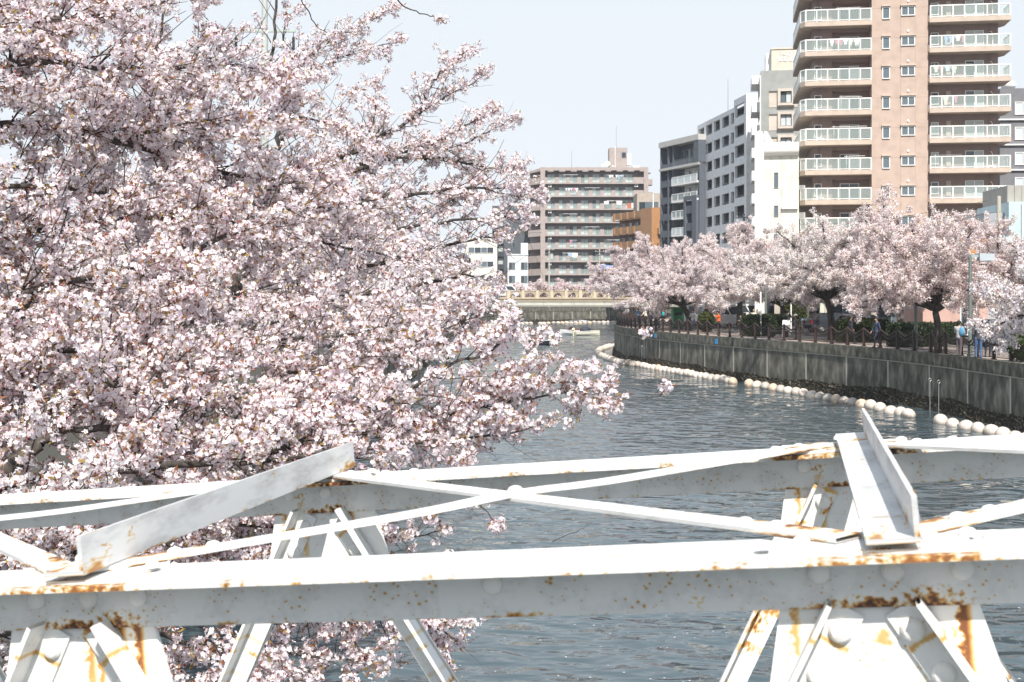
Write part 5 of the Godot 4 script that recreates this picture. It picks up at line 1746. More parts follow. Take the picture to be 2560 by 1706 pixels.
	limbs = [
		[[[300, 2100, 15.5], [380, 1500, 16], [480, 1050, 16.4], [590, 720, 16.7], [655, 470, 17.0]], 0.2, 0.07, {"from": 0.45}],
		[[[655, 470, 17], [690, 380, 17], [695, 290, 17], [680, 180, 17.1], [685, 80, 17.1], [700, -60, 17.2]], 0.042, 0.016, {"lmax": 0.7, "gap": 0.4}],
		[[[690, 380, 17], [725, 300, 17.2], [720, 220, 17.3], [710, 90, 17.4], [715, 20, 17.5]], 0.025, 0.009, {"lmax": 0.5, "gap": 0.35}],
		[[[725, 300, 17.2], [745, 180, 17.4], [790, 125, 17.6], [860, 80, 17.8], [930, 50, 18], [985, 14, 18.1]], 0.022, 0.005, tips],
		[[[720, 220, 17.3], [795, 172, 17.5], [870, 135, 17.8], [930, 118, 18], [1000, 104, 18.1]], 0.018, 0.005, tips],
		[[[655, 470, 17], [760, 420, 17.3], [880, 380, 17.6], [970, 330, 17.9], [1047, 284, 18.2], [1069, 223, 18.3], [1104, 179, 18.4], [1140, 148, 18.5], [1174, 117, 18.5]], 0.045, 0.006, tips],
		[[[1035, 293, 18.2], [1085, 262, 18.4], [1116, 240, 18.5], [1180, 208, 18.6], [1212, 181, 18.7]], 0.016, 0.005, tips],
		[[[900, 410, 17.6], [1000, 385, 18], [1060, 363, 18.2], [1112, 345, 18.3], [1170, 308, 18.5], [1238, 272, 18.7]], 0.03, 0.005, tips],
		[[[1060, 400, 18.2], [1120, 372, 18.4], [1180, 350, 18.6], [1230, 325, 18.7], [1290, 290, 18.8]], 0.018, 0.005, tips],
		[[[880, 380, 17.6], [920, 330, 17.7], [940, 270, 17.8], [935, 200, 17.9]], 0.018, 0.005, tips],
		[[[820, 460, 17.3], [960, 400, 17.8], [1060, 393, 18.2], [1150, 405, 18.5], [1230, 420, 18.7], [1310, 430, 18.8]], 0.04, 0.006, tips],
		[[[700, 520, 17], [900, 500, 17.6], [1080, 480, 18.1], [1210, 470, 18.5], [1310, 466, 18.8]], 0.045, 0.006, {}],
		[[[1210, 470, 18.5], [1290, 490, 18.7], [1352, 476, 18.8]], 0.012, 0.004, tips],
		[[[640, 640, 16.8], [860, 590, 17.4], [1060, 560, 18], [1220, 545, 18.4], [1320, 545, 18.7]], 0.045, 0.006, {}],
		[[[590, 760, 16.6], [820, 690, 17.3], [1020, 640, 17.9], [1180, 600, 18.3], [1270, 585, 18.5]], 0.045, 0.008, {}],
		[[[560, 860, 16.5], [800, 760, 17.1], [1000, 720, 17.7], [1160, 690, 18.2], [1240, 700, 18.5]], 0.045, 0.008, {}],
		[[[540, 900, 16.5], [760, 850, 17], [980, 830, 17.6], [1130, 800, 18]], 0.04, 0.008, {}],
		[[[560, 820, 16.6], [420, 650, 17], [300, 520, 17.4], [220, 360, 17.8]], 0.06, 0.012, {}],
		[[[600, 660, 16.8], [500, 480, 17.2], [430, 300, 17.6], [400, 120, 18], [420, -20, 18.2]], 0.06, 0.012, {}],
		[[[520, 960, 16.4], [330, 880, 16.9], [150, 800, 17.4], [0, 700, 17.8]], 0.055, 0.012, {}],
		[[[500, 1020, 16.4], [300, 1020, 16.8], [100, 1040, 17.2]], 0.05, 0.012, {}],
		[[[430, 300, 17.6], [250, 200, 18], [100, 100, 18.4], [0, 20, 18.8]], 0.03, 0.01, {}],
		[[[655, 470, 17], [620, 330, 17.2], [590, 200, 17.4], [560, 100, 17.6]], 0.03, 0.01, {"gap": 0.4}],
		[[[480, 1080, 16.2], [620, 1180, 16.6], [780, 1260, 17]], 0.045, 0.012, {}],
	]
	traced_tree("cherry_tree", "second cherry tree spreading sprays of blossom to the right against the sky", limbs, o2, 300)
	# the row along the left bank, farther off
	var om := {"seg": 0.3, "rise": 0.02, "dense": 1.0, "puff": 0.14, "size": 1.3, "split": 0.6, "gap": 0.15, "ahead": 0.8, "lmin": 0.7, "lmax": 1.7, "r": 0.013, "deep": 1, "limbs": 15, "flat": 0.7, "lift": -0.05}
	var left := [[Vector3(-9.5, WALK, -33), 6.6, 5.2, Vector3(1.5, 0, 0), "cherry tree filling the left background behind the two near ones"], [Vector3(-9.2, WALK, -52), 7.0, 5.4, Vector3(3.0, 0, 0), "cherry tree on the left bank leaning over the water, just left of the boats"], [Vector3(-10.0, WALK, -72), 7.2, 5.6, Vector3(3.0, 0, 0), "third cherry tree along the left bank, half hidden by nearer blossom"], [Vector3(-10.5, WALK, -98), 7.4, 5.8, Vector3(3.0, 0, 0), "cherry tree far along the left bank, below the cream building"], [Vector3(-10.5, WALK, -130), 7.4, 5.8, Vector3(3.5, 0, 0), "last cherry tree on the left bank before the far bridge"]]
	for a in left: crown_tree(a[4], a[0], a[1], a[2], om, mid_clusters, "cherry trees along the left bank", a[3])
	# the right bank
	var right := [
		[at_walk(2530, 44.0) + Vector3(2.7, 0, 0), 5.6, 3.0, Vector3(-0.8, -0.5, 0.6), Color(1, 1, 1), "white cherry tree at the right edge, hanging over the quay wall", 9],
		[at_walk(2345, 63.0) + Vector3(0.7, 0, -2.0), 7.3, 4.4, Vector3(-1.2, 0, 0), Color(0.98, 0.94, 0.92), "large cherry tree beside the near lamp post on the right promenade", 13],
		[at_walk(2078, 83.0), 8.8, 5.5, Vector3(-1.0, 0, 0), Color(1, 1, 0.98), "cherry tree with a bent dark trunk below the tan tower", 12],
		[at_walk(2230, 76.0) + Vector3(1.0, 0, -1.5), 9.2, 4.8, Vector3(0, 0, 0), Color(0.98, 0.95, 0.94), "tallest cherry tree, in front of the centre bay of the tan tower", 13],
		[at_walk(1720, 104.0), 7.3, 5.5, Vector3(-2.2, -0.4, 0.5), Color(0.98, 0.96, 0.96), "wide cherry tree leaning over the end of the quay wall", 14],
		[at_walk(1640, 117.0), 8.6, 5.2, Vector3(-1.8, 0, 0), Color(0.96, 0.92, 0.92), "cherry tree with long top sprays in front of the dark apartment building", 12],
		[at_walk(1850, 109.0), 9.2, 6.0, Vector3(0, 0, 0), Color(0.98, 0.95, 0.94), "cherry tree in front of the plain white building's left corner", 12],
		[at_walk(1960, 96.0), 6.4, 4.4, Vector3(-0.8, 0, 0), Color(1, 1, 0.98), "low cherry tree over the clipped hedge on the right promenade", 10],
		[at_walk(1660, 150.0), 7.6, 5.2, Vector3(-2.0, 0, 0), Color(0.94, 0.9, 0.9), "cherry tree behind the bend at the end of the right bank", 11],
		[at_walk(1795, 118.0), 9.0, 5.8, Vector3(-0.5, 0, 0), Color(0.99, 0.96, 0.95), "cherry tree between the wide leaning one and the white building", 12],
		[at_walk(2000, 104.0) + Vector3(1.0, 0, 0), 8.6, 5.0, Vector3(0, 0, 0), Color(1, 0.99, 0.97), "cherry tree behind the bent dark trunk, in front of the tan tower's left side", 12],
		[at_walk(2160, 88.0), 8.6, 4.6, Vector3(0, 0, 0), Color(1, 0.97, 0.96), "cherry tree just right of the one with the bent dark trunk", 12],
		[at_walk(2440, 78.0) + Vector3(1.5, 0, 0), 7.6, 4.6, Vector3(0, 0, 0), Color(0.96, 0.92, 0.9), "cherry tree in front of the pale blue building", 11],
	]
	for a in right:
		var q := om.duplicate()
		q.limbs = a[6] + 5
		crown_tree(a[5], a[0], a[1], a[2], q, mid_clusters, "cherry trees along the right promenade", a[3], a[4])
	# beyond the far bridge
	var of := {"seg": 0.6, "rise": 0.0, "dense": 0.95, "puff": 0.2, "size": 1.5, "split": 0.45, "gap": 0.45, "ahead": 0.8, "lmin": 1.2, "lmax": 2.6, "r": 0.02, "deep": 1, "limbs": 9, "flat": 0.7}
	for i in 8:
		crown_tree(["pale cherry tree beyond the far bridge, below the cream building", "pale cherry tree beyond the far bridge, below the small white house", "cherry tree beyond the far bridge at the left pier of the grey brown block", "cherry tree beyond the bridge, second from the left pier of the block", "cherry tree beyond the bridge below the middle of the grey brown block", "browner cherry tree beyond the bridge, right of the block's middle", "browner cherry tree beyond the bridge, below the utility pole", "cherry tree beyond the bridge, half behind the right bank trees"][i], Vector3(-9.0 + i * 5.2, WALK, -(260.0 + i * 1.6 + rr(-2, 2))), rr(4.9, 6.1), rr(3.4, 4.2), of, far_clusters, "cherry trees beyond the far bridge", Vector3.ZERO, Color(0.95, 0.9, 0.9) if i < 5 else Color(0.92, 0.84, 0.82))


# ---------------------------------------------------------------- the fence, lamps and things along the promenade
func fence() -> void:
	var t := thing("promenade_fence", "dark brown fence with wavy double top rail along the right quay wall", "fence")
	var p := resample(right_bank, 1.78, 85.0, 215.0)
	var post := MB.new()
	post.box(-0.07, 0.07, 0.0, 1.02, -0.07, 0.07)
	post.box(-0.11, 0.11, 0.0, 0.05, -0.11, 0.11)
	post.lathe(PackedVector2Array([Vector2(0.085, 1.021), Vector2(0.06, 1.05), Vector2(0.0, 1.09)]), 8)
	var pm := post.mesh()
	var bars := MB.new()
	for i in p.size():
		var o := p[i] - off(p, i) * 0.28
		obj("post", pm, M.fence, t, Transform3D(Basis(), V(o, WALK + 0.01)))
		if i == p.size() - 1: break
		var q := p[i + 1] - off(p, i + 1) * 0.28
		for h in [0.98, 0.78]:
			var b := MB.new()
			var pts := PackedVector3Array()
			var rad := PackedFloat32Array()
			for k in 13:
				var w := k / 12.0
				var sag := 0.13 * (1.0 - cos(TAU * w)) if h > 0.9 else 0.12 * (1.0 - cos(TAU * w))
				pts.push_back(V(o.lerp(q, w), WALK + h - sag)); rad.push_back(0.055 if h > 0.9 else 0.035)
			b.tube(pts, rad, 5)
			obj("wavy_rail", b, M.fence, t)
		var l := MB.new()
		l.tube(PackedVector3Array([V(o, WALK + 0.12), V(q, WALK + 0.12)]), PackedFloat32Array([0.018, 0.018]), 5)
		obj("bottom_rail", l, M.fence, t)
		for k in range(1, 14):
			var w := k / 14.0
			var c := V(o.lerp(q, w), 0)
			var y1 := WALK + 0.98 - 0.13 * (1.0 - cos(TAU * w))
			bars.tube(PackedVector3Array([Vector3(c.x, WALK + 0.12, c.z), Vector3(c.x, y1, c.z)]), PackedFloat32Array([0.013, 0.013]), 3)
	stuff(obj("bars", bars, M.fence, t))

func lamp(label: String, base: Vector3, h: float, arm: float) -> void:
	var t := thing("street_lamp", label, "street lamp", base, 0.0, "street lamps on the promenade")
	var b := MB.new()
	b.lathe(PackedVector2Array([Vector2(0.16, 0), Vector2(0.16, 0.12), Vector2(0.11, 0.16), Vector2(0.1, 1.2), Vector2(0.085, 1.25), Vector2(0.075, h)]), 10)
	obj("pole", b, mat(lin(0.13, 0.16, 0.15), 0.5), t)
	b = MB.new()
	b.box(-0.07, arm, h - 0.12, h, -0.05, 0.05)
	obj("arm", b, mat(lin(0.3, 0.35, 0.37), 0.4), t)
	b = MB.new()
	b.hexa([Vector3(arm, h - 0.3, 0.22), Vector3(arm + 0.75, h - 0.26, 0.2), Vector3(arm + 0.75, h - 0.26, -0.2), Vector3(arm, h - 0.3, -0.22), Vector3(arm, h + 0.08, 0.16), Vector3(arm + 0.7, h + 0.05, 0.14), Vector3(arm + 0.7, h + 0.05, -0.14), Vector3(arm, h + 0.08, -0.16)])
	var head := obj("lamp_head", b, mat(lin(0.33, 0.37, 0.4), 0.35), t)
	b = MB.new()
	b.box(arm + 0.08, arm + 0.68, h - 0.33, h - 0.285, -0.16, 0.16)
	obj("diffuser", b, M.glass_sky, head)

func bush(called: String, label: String, at: Vector3, turn: float, size: Vector3, tint: Color, n: int, round := false) -> void:
	var t := thing(called, label, "hedge", at, turn)
	var lf := MB.new()
	for k in 7:
		var d := rdir() * 0.05
		var e := rdir() * 0.03
		var f := rdir().cross(e).normalized() * 0.045
		var g := rr(0.7, 1.1)
		lf.col = Color(g, g * 1.05, g * 0.8)
		lf.quad(d - e, d + f, d + e, d - f)
	var xs := []
	var cs := PackedColorArray()
	for i in n:
		var d := rdir()
		var p: Vector3
		if round:
			p = Vector3(d.x * size.x / 2, size.y * 0.55 + d.y * size.y * 0.5, d.z * size.z / 2) * 1.0
		else:
			var m := maxf(maxf(absf(d.x), absf(d.y)), absf(d.z))
			d = d / m * (1.0 - 0.12 * pow(rng.randf(), 2))
			p = Vector3(d.x * size.x / 2, (d.y * 0.5 + 0.5) * size.y, d.z * size.z / 2)
		p += rdir() * 0.07
		p.y = maxf(p.y, 0.08)
		xs.push_back(Transform3D(Basis(rdir(), rr(0, TAU)).scaled(Vector3.ONE * rr(0.8, 1.5)), p))
		cs.push_back(tint * rr(0.7, 1.2))
	var b := MB.new()
	for i in 7:
		var x := size.x * (rr(-0.4, 0.4))
		b.tube(PackedVector3Array([Vector3(x, 0, 0), Vector3(x + rr(-0.2, 0.2), size.y * 0.8, rr(-0.2, 0.2))]), PackedFloat32Array([0.04, 0.015]), 4)
	obj("stem", b, M.twig, t)
	stuff(t.get_child(0))
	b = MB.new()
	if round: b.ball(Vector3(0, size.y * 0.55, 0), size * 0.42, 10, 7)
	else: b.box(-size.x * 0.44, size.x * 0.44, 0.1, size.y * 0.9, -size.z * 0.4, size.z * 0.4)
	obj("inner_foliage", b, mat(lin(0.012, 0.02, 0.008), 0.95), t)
	copies("foliage", lf.mesh(), M.leaf, xs, cs, t)

func props() -> void:
	lamp("grey street lamp with its head to the right, at the near end of the promenade", at_walk(2426, 61.5), 4.9, 0.4)
	lamp("street lamp half hidden in blossom, the second from the right", at_walk(2290, 69.0), 4.9, 0.35)
	lamp("street lamp farthest along the promenade, in front of the white building", at_walk(1915, 92.0), 4.9, 0.35)
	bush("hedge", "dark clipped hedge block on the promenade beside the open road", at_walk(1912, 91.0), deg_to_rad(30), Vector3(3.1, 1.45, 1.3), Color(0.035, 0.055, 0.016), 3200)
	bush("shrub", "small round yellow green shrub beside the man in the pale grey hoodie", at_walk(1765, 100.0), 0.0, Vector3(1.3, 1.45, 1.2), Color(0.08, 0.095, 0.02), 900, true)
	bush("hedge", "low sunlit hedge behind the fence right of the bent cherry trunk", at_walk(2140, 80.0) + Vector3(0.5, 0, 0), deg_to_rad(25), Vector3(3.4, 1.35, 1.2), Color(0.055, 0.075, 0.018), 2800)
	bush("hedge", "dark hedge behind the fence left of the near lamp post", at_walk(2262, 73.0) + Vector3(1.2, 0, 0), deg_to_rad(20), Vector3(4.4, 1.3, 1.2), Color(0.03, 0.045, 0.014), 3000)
	bush("shrub", "leafy shrub at the right edge under the white blossom", at_walk(2535, 57.0) + Vector3(0.8, 0, 0), 0.0, Vector3(2.0, 1.3, 1.4), Color(0.07, 0.12, 0.03), 1500, true)
	bush("shrub", "yellowish evergreen beside the dark garage opening of the white building", at_walk(1995, 116.0), 0.0, Vector3(2.6, 3.6, 2.0), Color(0.11, 0.12, 0.02), 1800, true)
	# green cabinet by the fence
	var t := thing("recycling_bin", "green recycling cabinet standing on the promenade", "recycling bin", at_walk(1694, 107.0), 0.1)
	var b := MB.new()
	b.box(-0.45, 0.45, 0.12, 1.75, -0.4, 0.4); b.box(-0.48, 0.48, 1.752, 1.85, -0.43, 0.43)
	obj("body", b, mat(lin(0.03, 0.2, 0.085), 0.5), t)
	b = MB.new()
	b.box(-0.3, 0.3, 1.2, 1.42, 0.402, 0.42)
	obj("slot", b, M.black, t)
	b = MB.new()
	b.box(-0.42, 0.42, 0, 0.119, -0.36, 0.36)
	obj("plinth", b, M.grey_paint, t)
	# white posts and boards at the roadside
	for s in [[1902, 90.0, 3.1, "thin white signpost rising out of the dark clipped hedge"], [1978, 101.0, 3.2, "thin white signpost beside the couple in navy"], [2021, 104.0, 2.9, "thin pale signpost in front of the dark garage opening"]]:
		t = thing("signpost", s[3], "signpost", at_walk(s[0], s[1]), 0.0, "white signposts by the road")
		b = MB.new()
		b.lathe(PackedVector2Array([Vector2(0.06, 0), Vector2(0.06, s[2]), Vector2(0, s[2] + 0.03)]), 8)
		obj("pole", b, M.white, t)
	t = thing("signpost", "cream post carrying a square white box sign beside the bent cherry trunk", "signpost", at_walk(2055, 100.0), 0.0)
	b = MB.new()
	b.box(-0.17, 0.17, 0, 4.0, -0.12, 0.12)
	obj("pole", b, mat(lin(0.55, 0.56, 0.48), 0.6), t)
	b = MB.new()
	b.box(-0.5, 0.12, 3.3, 3.95, 0.122, 0.3)
	obj("sign_box", b, mat(lin(0.8, 0.84, 0.82), 0.5), t)
	t = thing("guard_rail", "pale blue and white guard rail at the far side of the road", "guard rail", at_walk(2003, 111.0), 0.0)
	b = MB.new()
	b.box(0, 1.7, 0.62, 0.8, 0, 0.06); b.box(0, 1.7, 0.36, 0.54, 0.001, 0.061)
	obj("rail", b, mat(lin(0.42, 0.55, 0.68), 0.5), t)
	for x in [0.1, 1.5]:
		b = MB.new()
		b.box(x, x + 0.1, 0, 0.85, -0.08, -0.001)
		obj("post", b, M.white, t)
	for s in [[2163, 80.0, "white A-frame board on the promenade, partly behind the fence left of the walker"], [1966, 89.5, "white A-frame board beside the bench"]]:
		t = thing("notice_board", s[2], "notice board", at_walk(s[0], s[1]), -0.2)
		b = MB.new()
		b.hexa([Vector3(-0.3, 0, 0.28), Vector3(0.3, 0, 0.28), Vector3(0.3, 0, 0.24), Vector3(-0.3, 0, 0.24), Vector3(-0.25, 1.15, 0.03), Vector3(0.25, 1.15, 0.03), Vector3(0.25, 1.15, 0.0), Vector3(-0.25, 1.15, 0.0)])
		obj("panel", b, M.white, t)
		b = MB.new()
		b.hexa([Vector3(-0.3, 0, -0.24), Vector3(0.3, 0, -0.24), Vector3(0.3, 0, -0.28), Vector3(-0.3, 0, -0.28), Vector3(-0.25, 1.15, -0.002), Vector3(0.25, 1.15, -0.002), Vector3(0.25, 1.15, -0.03), Vector3(-0.25, 1.15, -0.03)])
		obj("panel", b, M.white, t)
	t = thing("park_bench", "small dark bench behind the fence beside the standing walker in a white cap", "bench", at_walk(1948, 88.0), 0.35)
	b = MB.new()
	b.box(-0.75, 0.75, 0.4, 0.46, -0.2, 0.2)
	obj("seat", b, M.grey_paint, t)
	for x in [-0.6, 0.55]:
		b = MB.new()
		b.box(x, x + 0.08, 0, 0.399, -0.17, 0.17)
		obj("leg", b, M.dark, t)
	# orange sign on its post among the blossom
	t = thing("orange_sign", "orange upright sign with a dark figure mark among the blossom at the right", "sign", at_walk(2436, 82.0), 0.0)
	b = MB.new()
	b.box(-0.08, 0.08, 0, 5.1, -0.08, 0.08)
	obj("pole", b, M.grey_paint, t)
	b = MB.new()
	b.box(-0.75, 0.75, 5.1, 6.5, -0.12, 0.12)
	obj("board", b, mat(lin(0.62, 0.24, 0.03), 0.5), t)
	b = MB.new()
	glyph(b, [[0.5, 0.0, 0.55, 0.6], [0.55, 0.6, 0.3, 0.9], [0.55, 0.6, 0.85, 0.85], [0.5, 0.35, 0.8, 0.1]], -0.2, 5.35, 0.7, 0.9, 0.122, 0.14)
	obj("mark", b, M.dark, t)
	# poles with wires
	for s in [[2498, 84.0, 9.4, "cream utility pole at the right in front of the pale blue building"], [1373, 262.0, 12.2, "utility pole with a transformer in front of the left of the grey brown block"], [1499, 266.0, 12.0, "utility pole with a transformer in front of the right of the grey brown block"], [1860, 150.0, 12.3, "utility pole with a grey transformer in front of the white grid block"]]:
		t = thing("utility_pole", s[3], "utility pole", at_walk(s[0], s[1]), 0.0, "utility poles")
		b = MB.new()
		b.lathe(PackedVector2Array([Vector2(0.19, 0), Vector2(0.13, s[2]), Vector2(0, s[2] + 0.03)]), 10)
		obj("pole", b, paint(0.45, 0.43, 0.36) if s[0] != 1860 else paint(0.2, 0.21, 0.23), t)
		b = MB.new()
		b.box(-1.0, 1.0, s[2] - 0.5, s[2] - 0.38, 0.14, 0.24); b.box(-0.8, 0.8, s[2] - 1.2, s[2] - 1.1, 0.14, 0.24)
		if s[0] != 2498: obj("cross_arm", b, M.grey_paint, t)
		if s[0] != 2498:
			b = MB.new()
			b.lathe(PackedVector2Array([Vector2(0, 0), Vector2(0.36, 0), Vector2(0.36, 0.95), Vector2(0.0, 1.0)]), 12, Transform3D(Basis(), Vector3(0.5, s[2] - 2.3, 0.1)))
			b.box(0.1, 0.6, s[2] - 2.4, s[2] - 2.31, -0.1, 0.3)
			obj("transformer", b, mat(lin(0.45, 0.46, 0.45), 0.5), t)
		for k in (3 if s[0] != 2498 else 0):
			b = MB.new()
			b.ball(Vector3(-0.8 + k * 0.8, s[2] - 0.3, 0.19), Vector3(0.06, 0.1, 0.06), 6, 4)
			obj("insulator", b, M.white, t)
	# wires from the pole at the right into the pole before the grid block
	for k in 2:
		t = thing("overhead_wire", ["upper black wire running left from the cream utility pole", "lower black wire running left from the cream utility pole"][k], "wire")
		var p0 := at_walk(2498, 84.0) + Vector3(-0.8 + 0.8 * k, 9.1 - 0.7 * k, 0.2)
		var p1 := at_walk(1860, 150.0) + Vector3(-0.8 + 0.8 * k, 11.8 - 0.7 * k, 0.2)
		var pts := PackedVector3Array()
		var rad := PackedFloat32Array()
		for i in 17:
			var w := i / 16.0
			pts.push_back(p0.lerp(p1, w) - Vector3(0, 4.4 * w * (1 - w), 0)); rad.push_back(0.016)
		b = MB.new()
		b.tube(pts, rad, 4)
		obj("wire", b, M.black, t)
	# blue plates on the wall, rods in the water before it
	for s in [[1640, 832, 102.2], [1793, 851, 91.0]]:
		t = thing("wall_plate", "small blue numberless plate on the coping, %s" % ("left of the two" if s[0] == 1640 else "right of the two"), "plate", Vector3.ZERO)
		var q := resample(right_bank, 0.5, 60.0, 250.0)
		var best := 0
		for i in q.size():
			if absf(1280 + F * q[i].x / q[i].y - s[0]) < absf(1280 + F * q[best].x / q[best].y - s[0]) and q[i].y < 120: best = i
		var n := off(q, best)
		t.position = V(q[best] + n * 0.075, WALK - 0.33)
		t.rotation.y = atan2(n.x, -n.y)
		b = MB.new()
		b.box(-0.22, 0.22, -0.17, 0.17, -0.012, 0.012)
		obj("plate", b, mat(lin(0.04, 0.28, 0.55), 0.5), t)
	for s in [[2328, 64.0], [2350, 62.6], [1884, 85.4], [1900, 84.6], [1606, 103.5]]:
		t = thing("mooring_rod", "thin steel rod with an eye on the quay wall, %s" % {2328: "left one of the nearest pair", 2350: "right one of the nearest pair", 1884: "left one of the middle pair", 1900: "right one of the middle pair", 1606: "far single one near the bend"}[s[0]], "rod", Vector3((s[0] - 1280.0) / F * s[1] - 0.05, 0, -s[1]), 0.0, "steel rods on the quay wall")
		b = MB.new()
		b.tube(PackedVector3Array([Vector3(0, -0.3, 0), Vector3(0, 1.55, 0)]), PackedFloat32Array([0.02, 0.02]), 6)
		obj("rod", b, M.grey_paint, t)
		b = MB.new()
		var pts := PackedVector3Array()
		var rad := PackedFloat32Array()
		for i in 11:
			pts.push_back(Vector3(0.07 * cos(TAU * i / 10.0), 1.62 + 0.07 * sin(TAU * i / 10.0), 0)); rad.push_back(0.018)
		b.tube(pts, rad, 5)
		obj("eye", b, M.steel, t)
	# petals on the water
	var pb := MB.new()
	pb.col = Color(0.9, 0.85, 0.86)
	pb.quad(Vector3(-0.016, 0, 0.012), Vector3(0.012, 0.002, 0.016), Vector3(0.018, 0, -0.012), Vector3(-0.012, 0.003, -0.014))
	var xs := []
	var cs := PackedColorArray()
	for i in 420:
		var d := 19.0 + 30.0 * pow(rng.randf(), 1.5)
		xs.push_back(Transform3D(Basis(Vector3.UP, rr(0, TAU)).scaled(Vector3.ONE * rr(0.6, 1.3)), Vector3(rr(-4.0, 10.0), 0.028, -d)))
		cs.push_back(Color(1, 1, 1))
	copies("fallen_petals", pb.mesh(), M.petal, xs, cs)
	var fp := get_child(get_child_count() - 1)
	tag(fp, "white petals drifting on the water", "petals")


# ---------------------------------------------------------------- far bridge
func far_bridge() -> void:
	var t := thing("road_bridge", "cream concrete road bridge with arched parapet openings across the bend of the river", "bridge", Vector3(-14.0, 0, -196.0))
	var cream := paint(0.58, 0.5, 0.37)
	var tan_ := paint(0.4, 0.33, 0.24)
	var conc := paint(0.4, 0.39, 0.34)
	var w := 42.0
	var b := MB.new()
	b.box(0, w, 3.75, 4.9, -9, -0.3)
	obj("girder", b, conc, t)
	b = MB.new()
	b.box(0, w, 4.92, 5.12, -9.4, 0.02); b.box(0, w, 4.55, 4.9, -0.299, -0.1)
	obj("deck", b, tan_, t)
	for i in 9:
		b = MB.new()
		b.box(i * 4.7 + 0.03, i * 4.7 + 4.67, 3.95, 4.53, -0.298, -0.2)
		obj("girder_panel", b, paint(0.52, 0.51, 0.45), t)
	for side in 2:
		var z := -0.25 if side == 0 else -9.0
		for i in 19:
			var x := 0.3 + i * 2.2
			b = MB.new()
			b.box(x - 0.21, x + 0.21, 5.122, 6.28, z - 0.2, z + 0.21); b.box(x - 0.24, x + 0.24, 6.282, 6.36, z - 0.22, z + 0.24)
			obj("parapet_post", b, cream, t)
			if i == 18: break
			# a panel with an arched hole
			b = MB.new()
			var x0 := x + 0.212
			var x1 := x + 1.988
			b.box(x0, x1, 5.122, 5.24, z - 0.1, z + 0.12)
			var poly := PackedVector2Array([Vector2(x0, 6.15), Vector2(x0, 5.24)])
			for k in 11:
				var a := PI - PI * k / 10.0
				poly.push_back(Vector2((x0 + x1) / 2 + 0.8 * cos(a), 5.24 + 0.72 * sin(a)))
			poly.push_back(Vector2(x1, 5.24)); poly.push_back(Vector2(x1, 6.15))
			b.prism(poly, z - 0.09, z + 0.1)
			b.box(x0, x1, 6.151, 6.24, z - 0.14, z + 0.15)
			obj("parapet_panel", b, tan_, t)
			if side == 0:
				var g := MB.new()
				for k in 9:
					var gx := (x0 + x1) / 2 - 0.68 + k * 0.17
					var gh := 5.25 + 0.7 * sqrt(maxf(0.04, 1.0 - pow((gx - (x0 + x1) / 2) / 0.8, 2)))
					g.box(gx - 0.014, gx + 0.014, 5.243, gh, z - 0.012, z + 0.012)
				stuff(obj("bars", g, M.fence, t))
	for x in [2.0, 39.0]:
		b = MB.new()
		b.box(x - 1.5, x + 1.5, -1, 3.748, -9, -0.6)
		obj("abutment", b, M.quay_cap, t)


# ---------------------------------------------------------------- vehicles
func wheel(parent: Node, x: float, z: float, r: float) -> void:
	var b := MB.new()
	var s := 1.0 if z > 0 else -1.0
	var xf := Transform3D(Basis(Vector3.RIGHT, PI / 2 * s), Vector3(x, r, z - 0.1 * s))
	b.lathe(PackedVector2Array([Vector2(r * 0.62, 0.0), Vector2(r * 0.95, 0.0), Vector2(r, 0.03), Vector2(r, 0.17), Vector2(r * 0.95, 0.2), Vector2(r * 0.62, 0.2)]), 18, xf)
	var o := obj("wheel", b, M.rubber, parent)
	b = MB.new()
	b.lathe(PackedVector2Array([Vector2(r * 0.62, 0.19), Vector2(r * 0.5, 0.15), Vector2(r * 0.15, 0.17), Vector2(0, 0.18)]), 14, xf)
	obj("rim", b, M.steel, o)

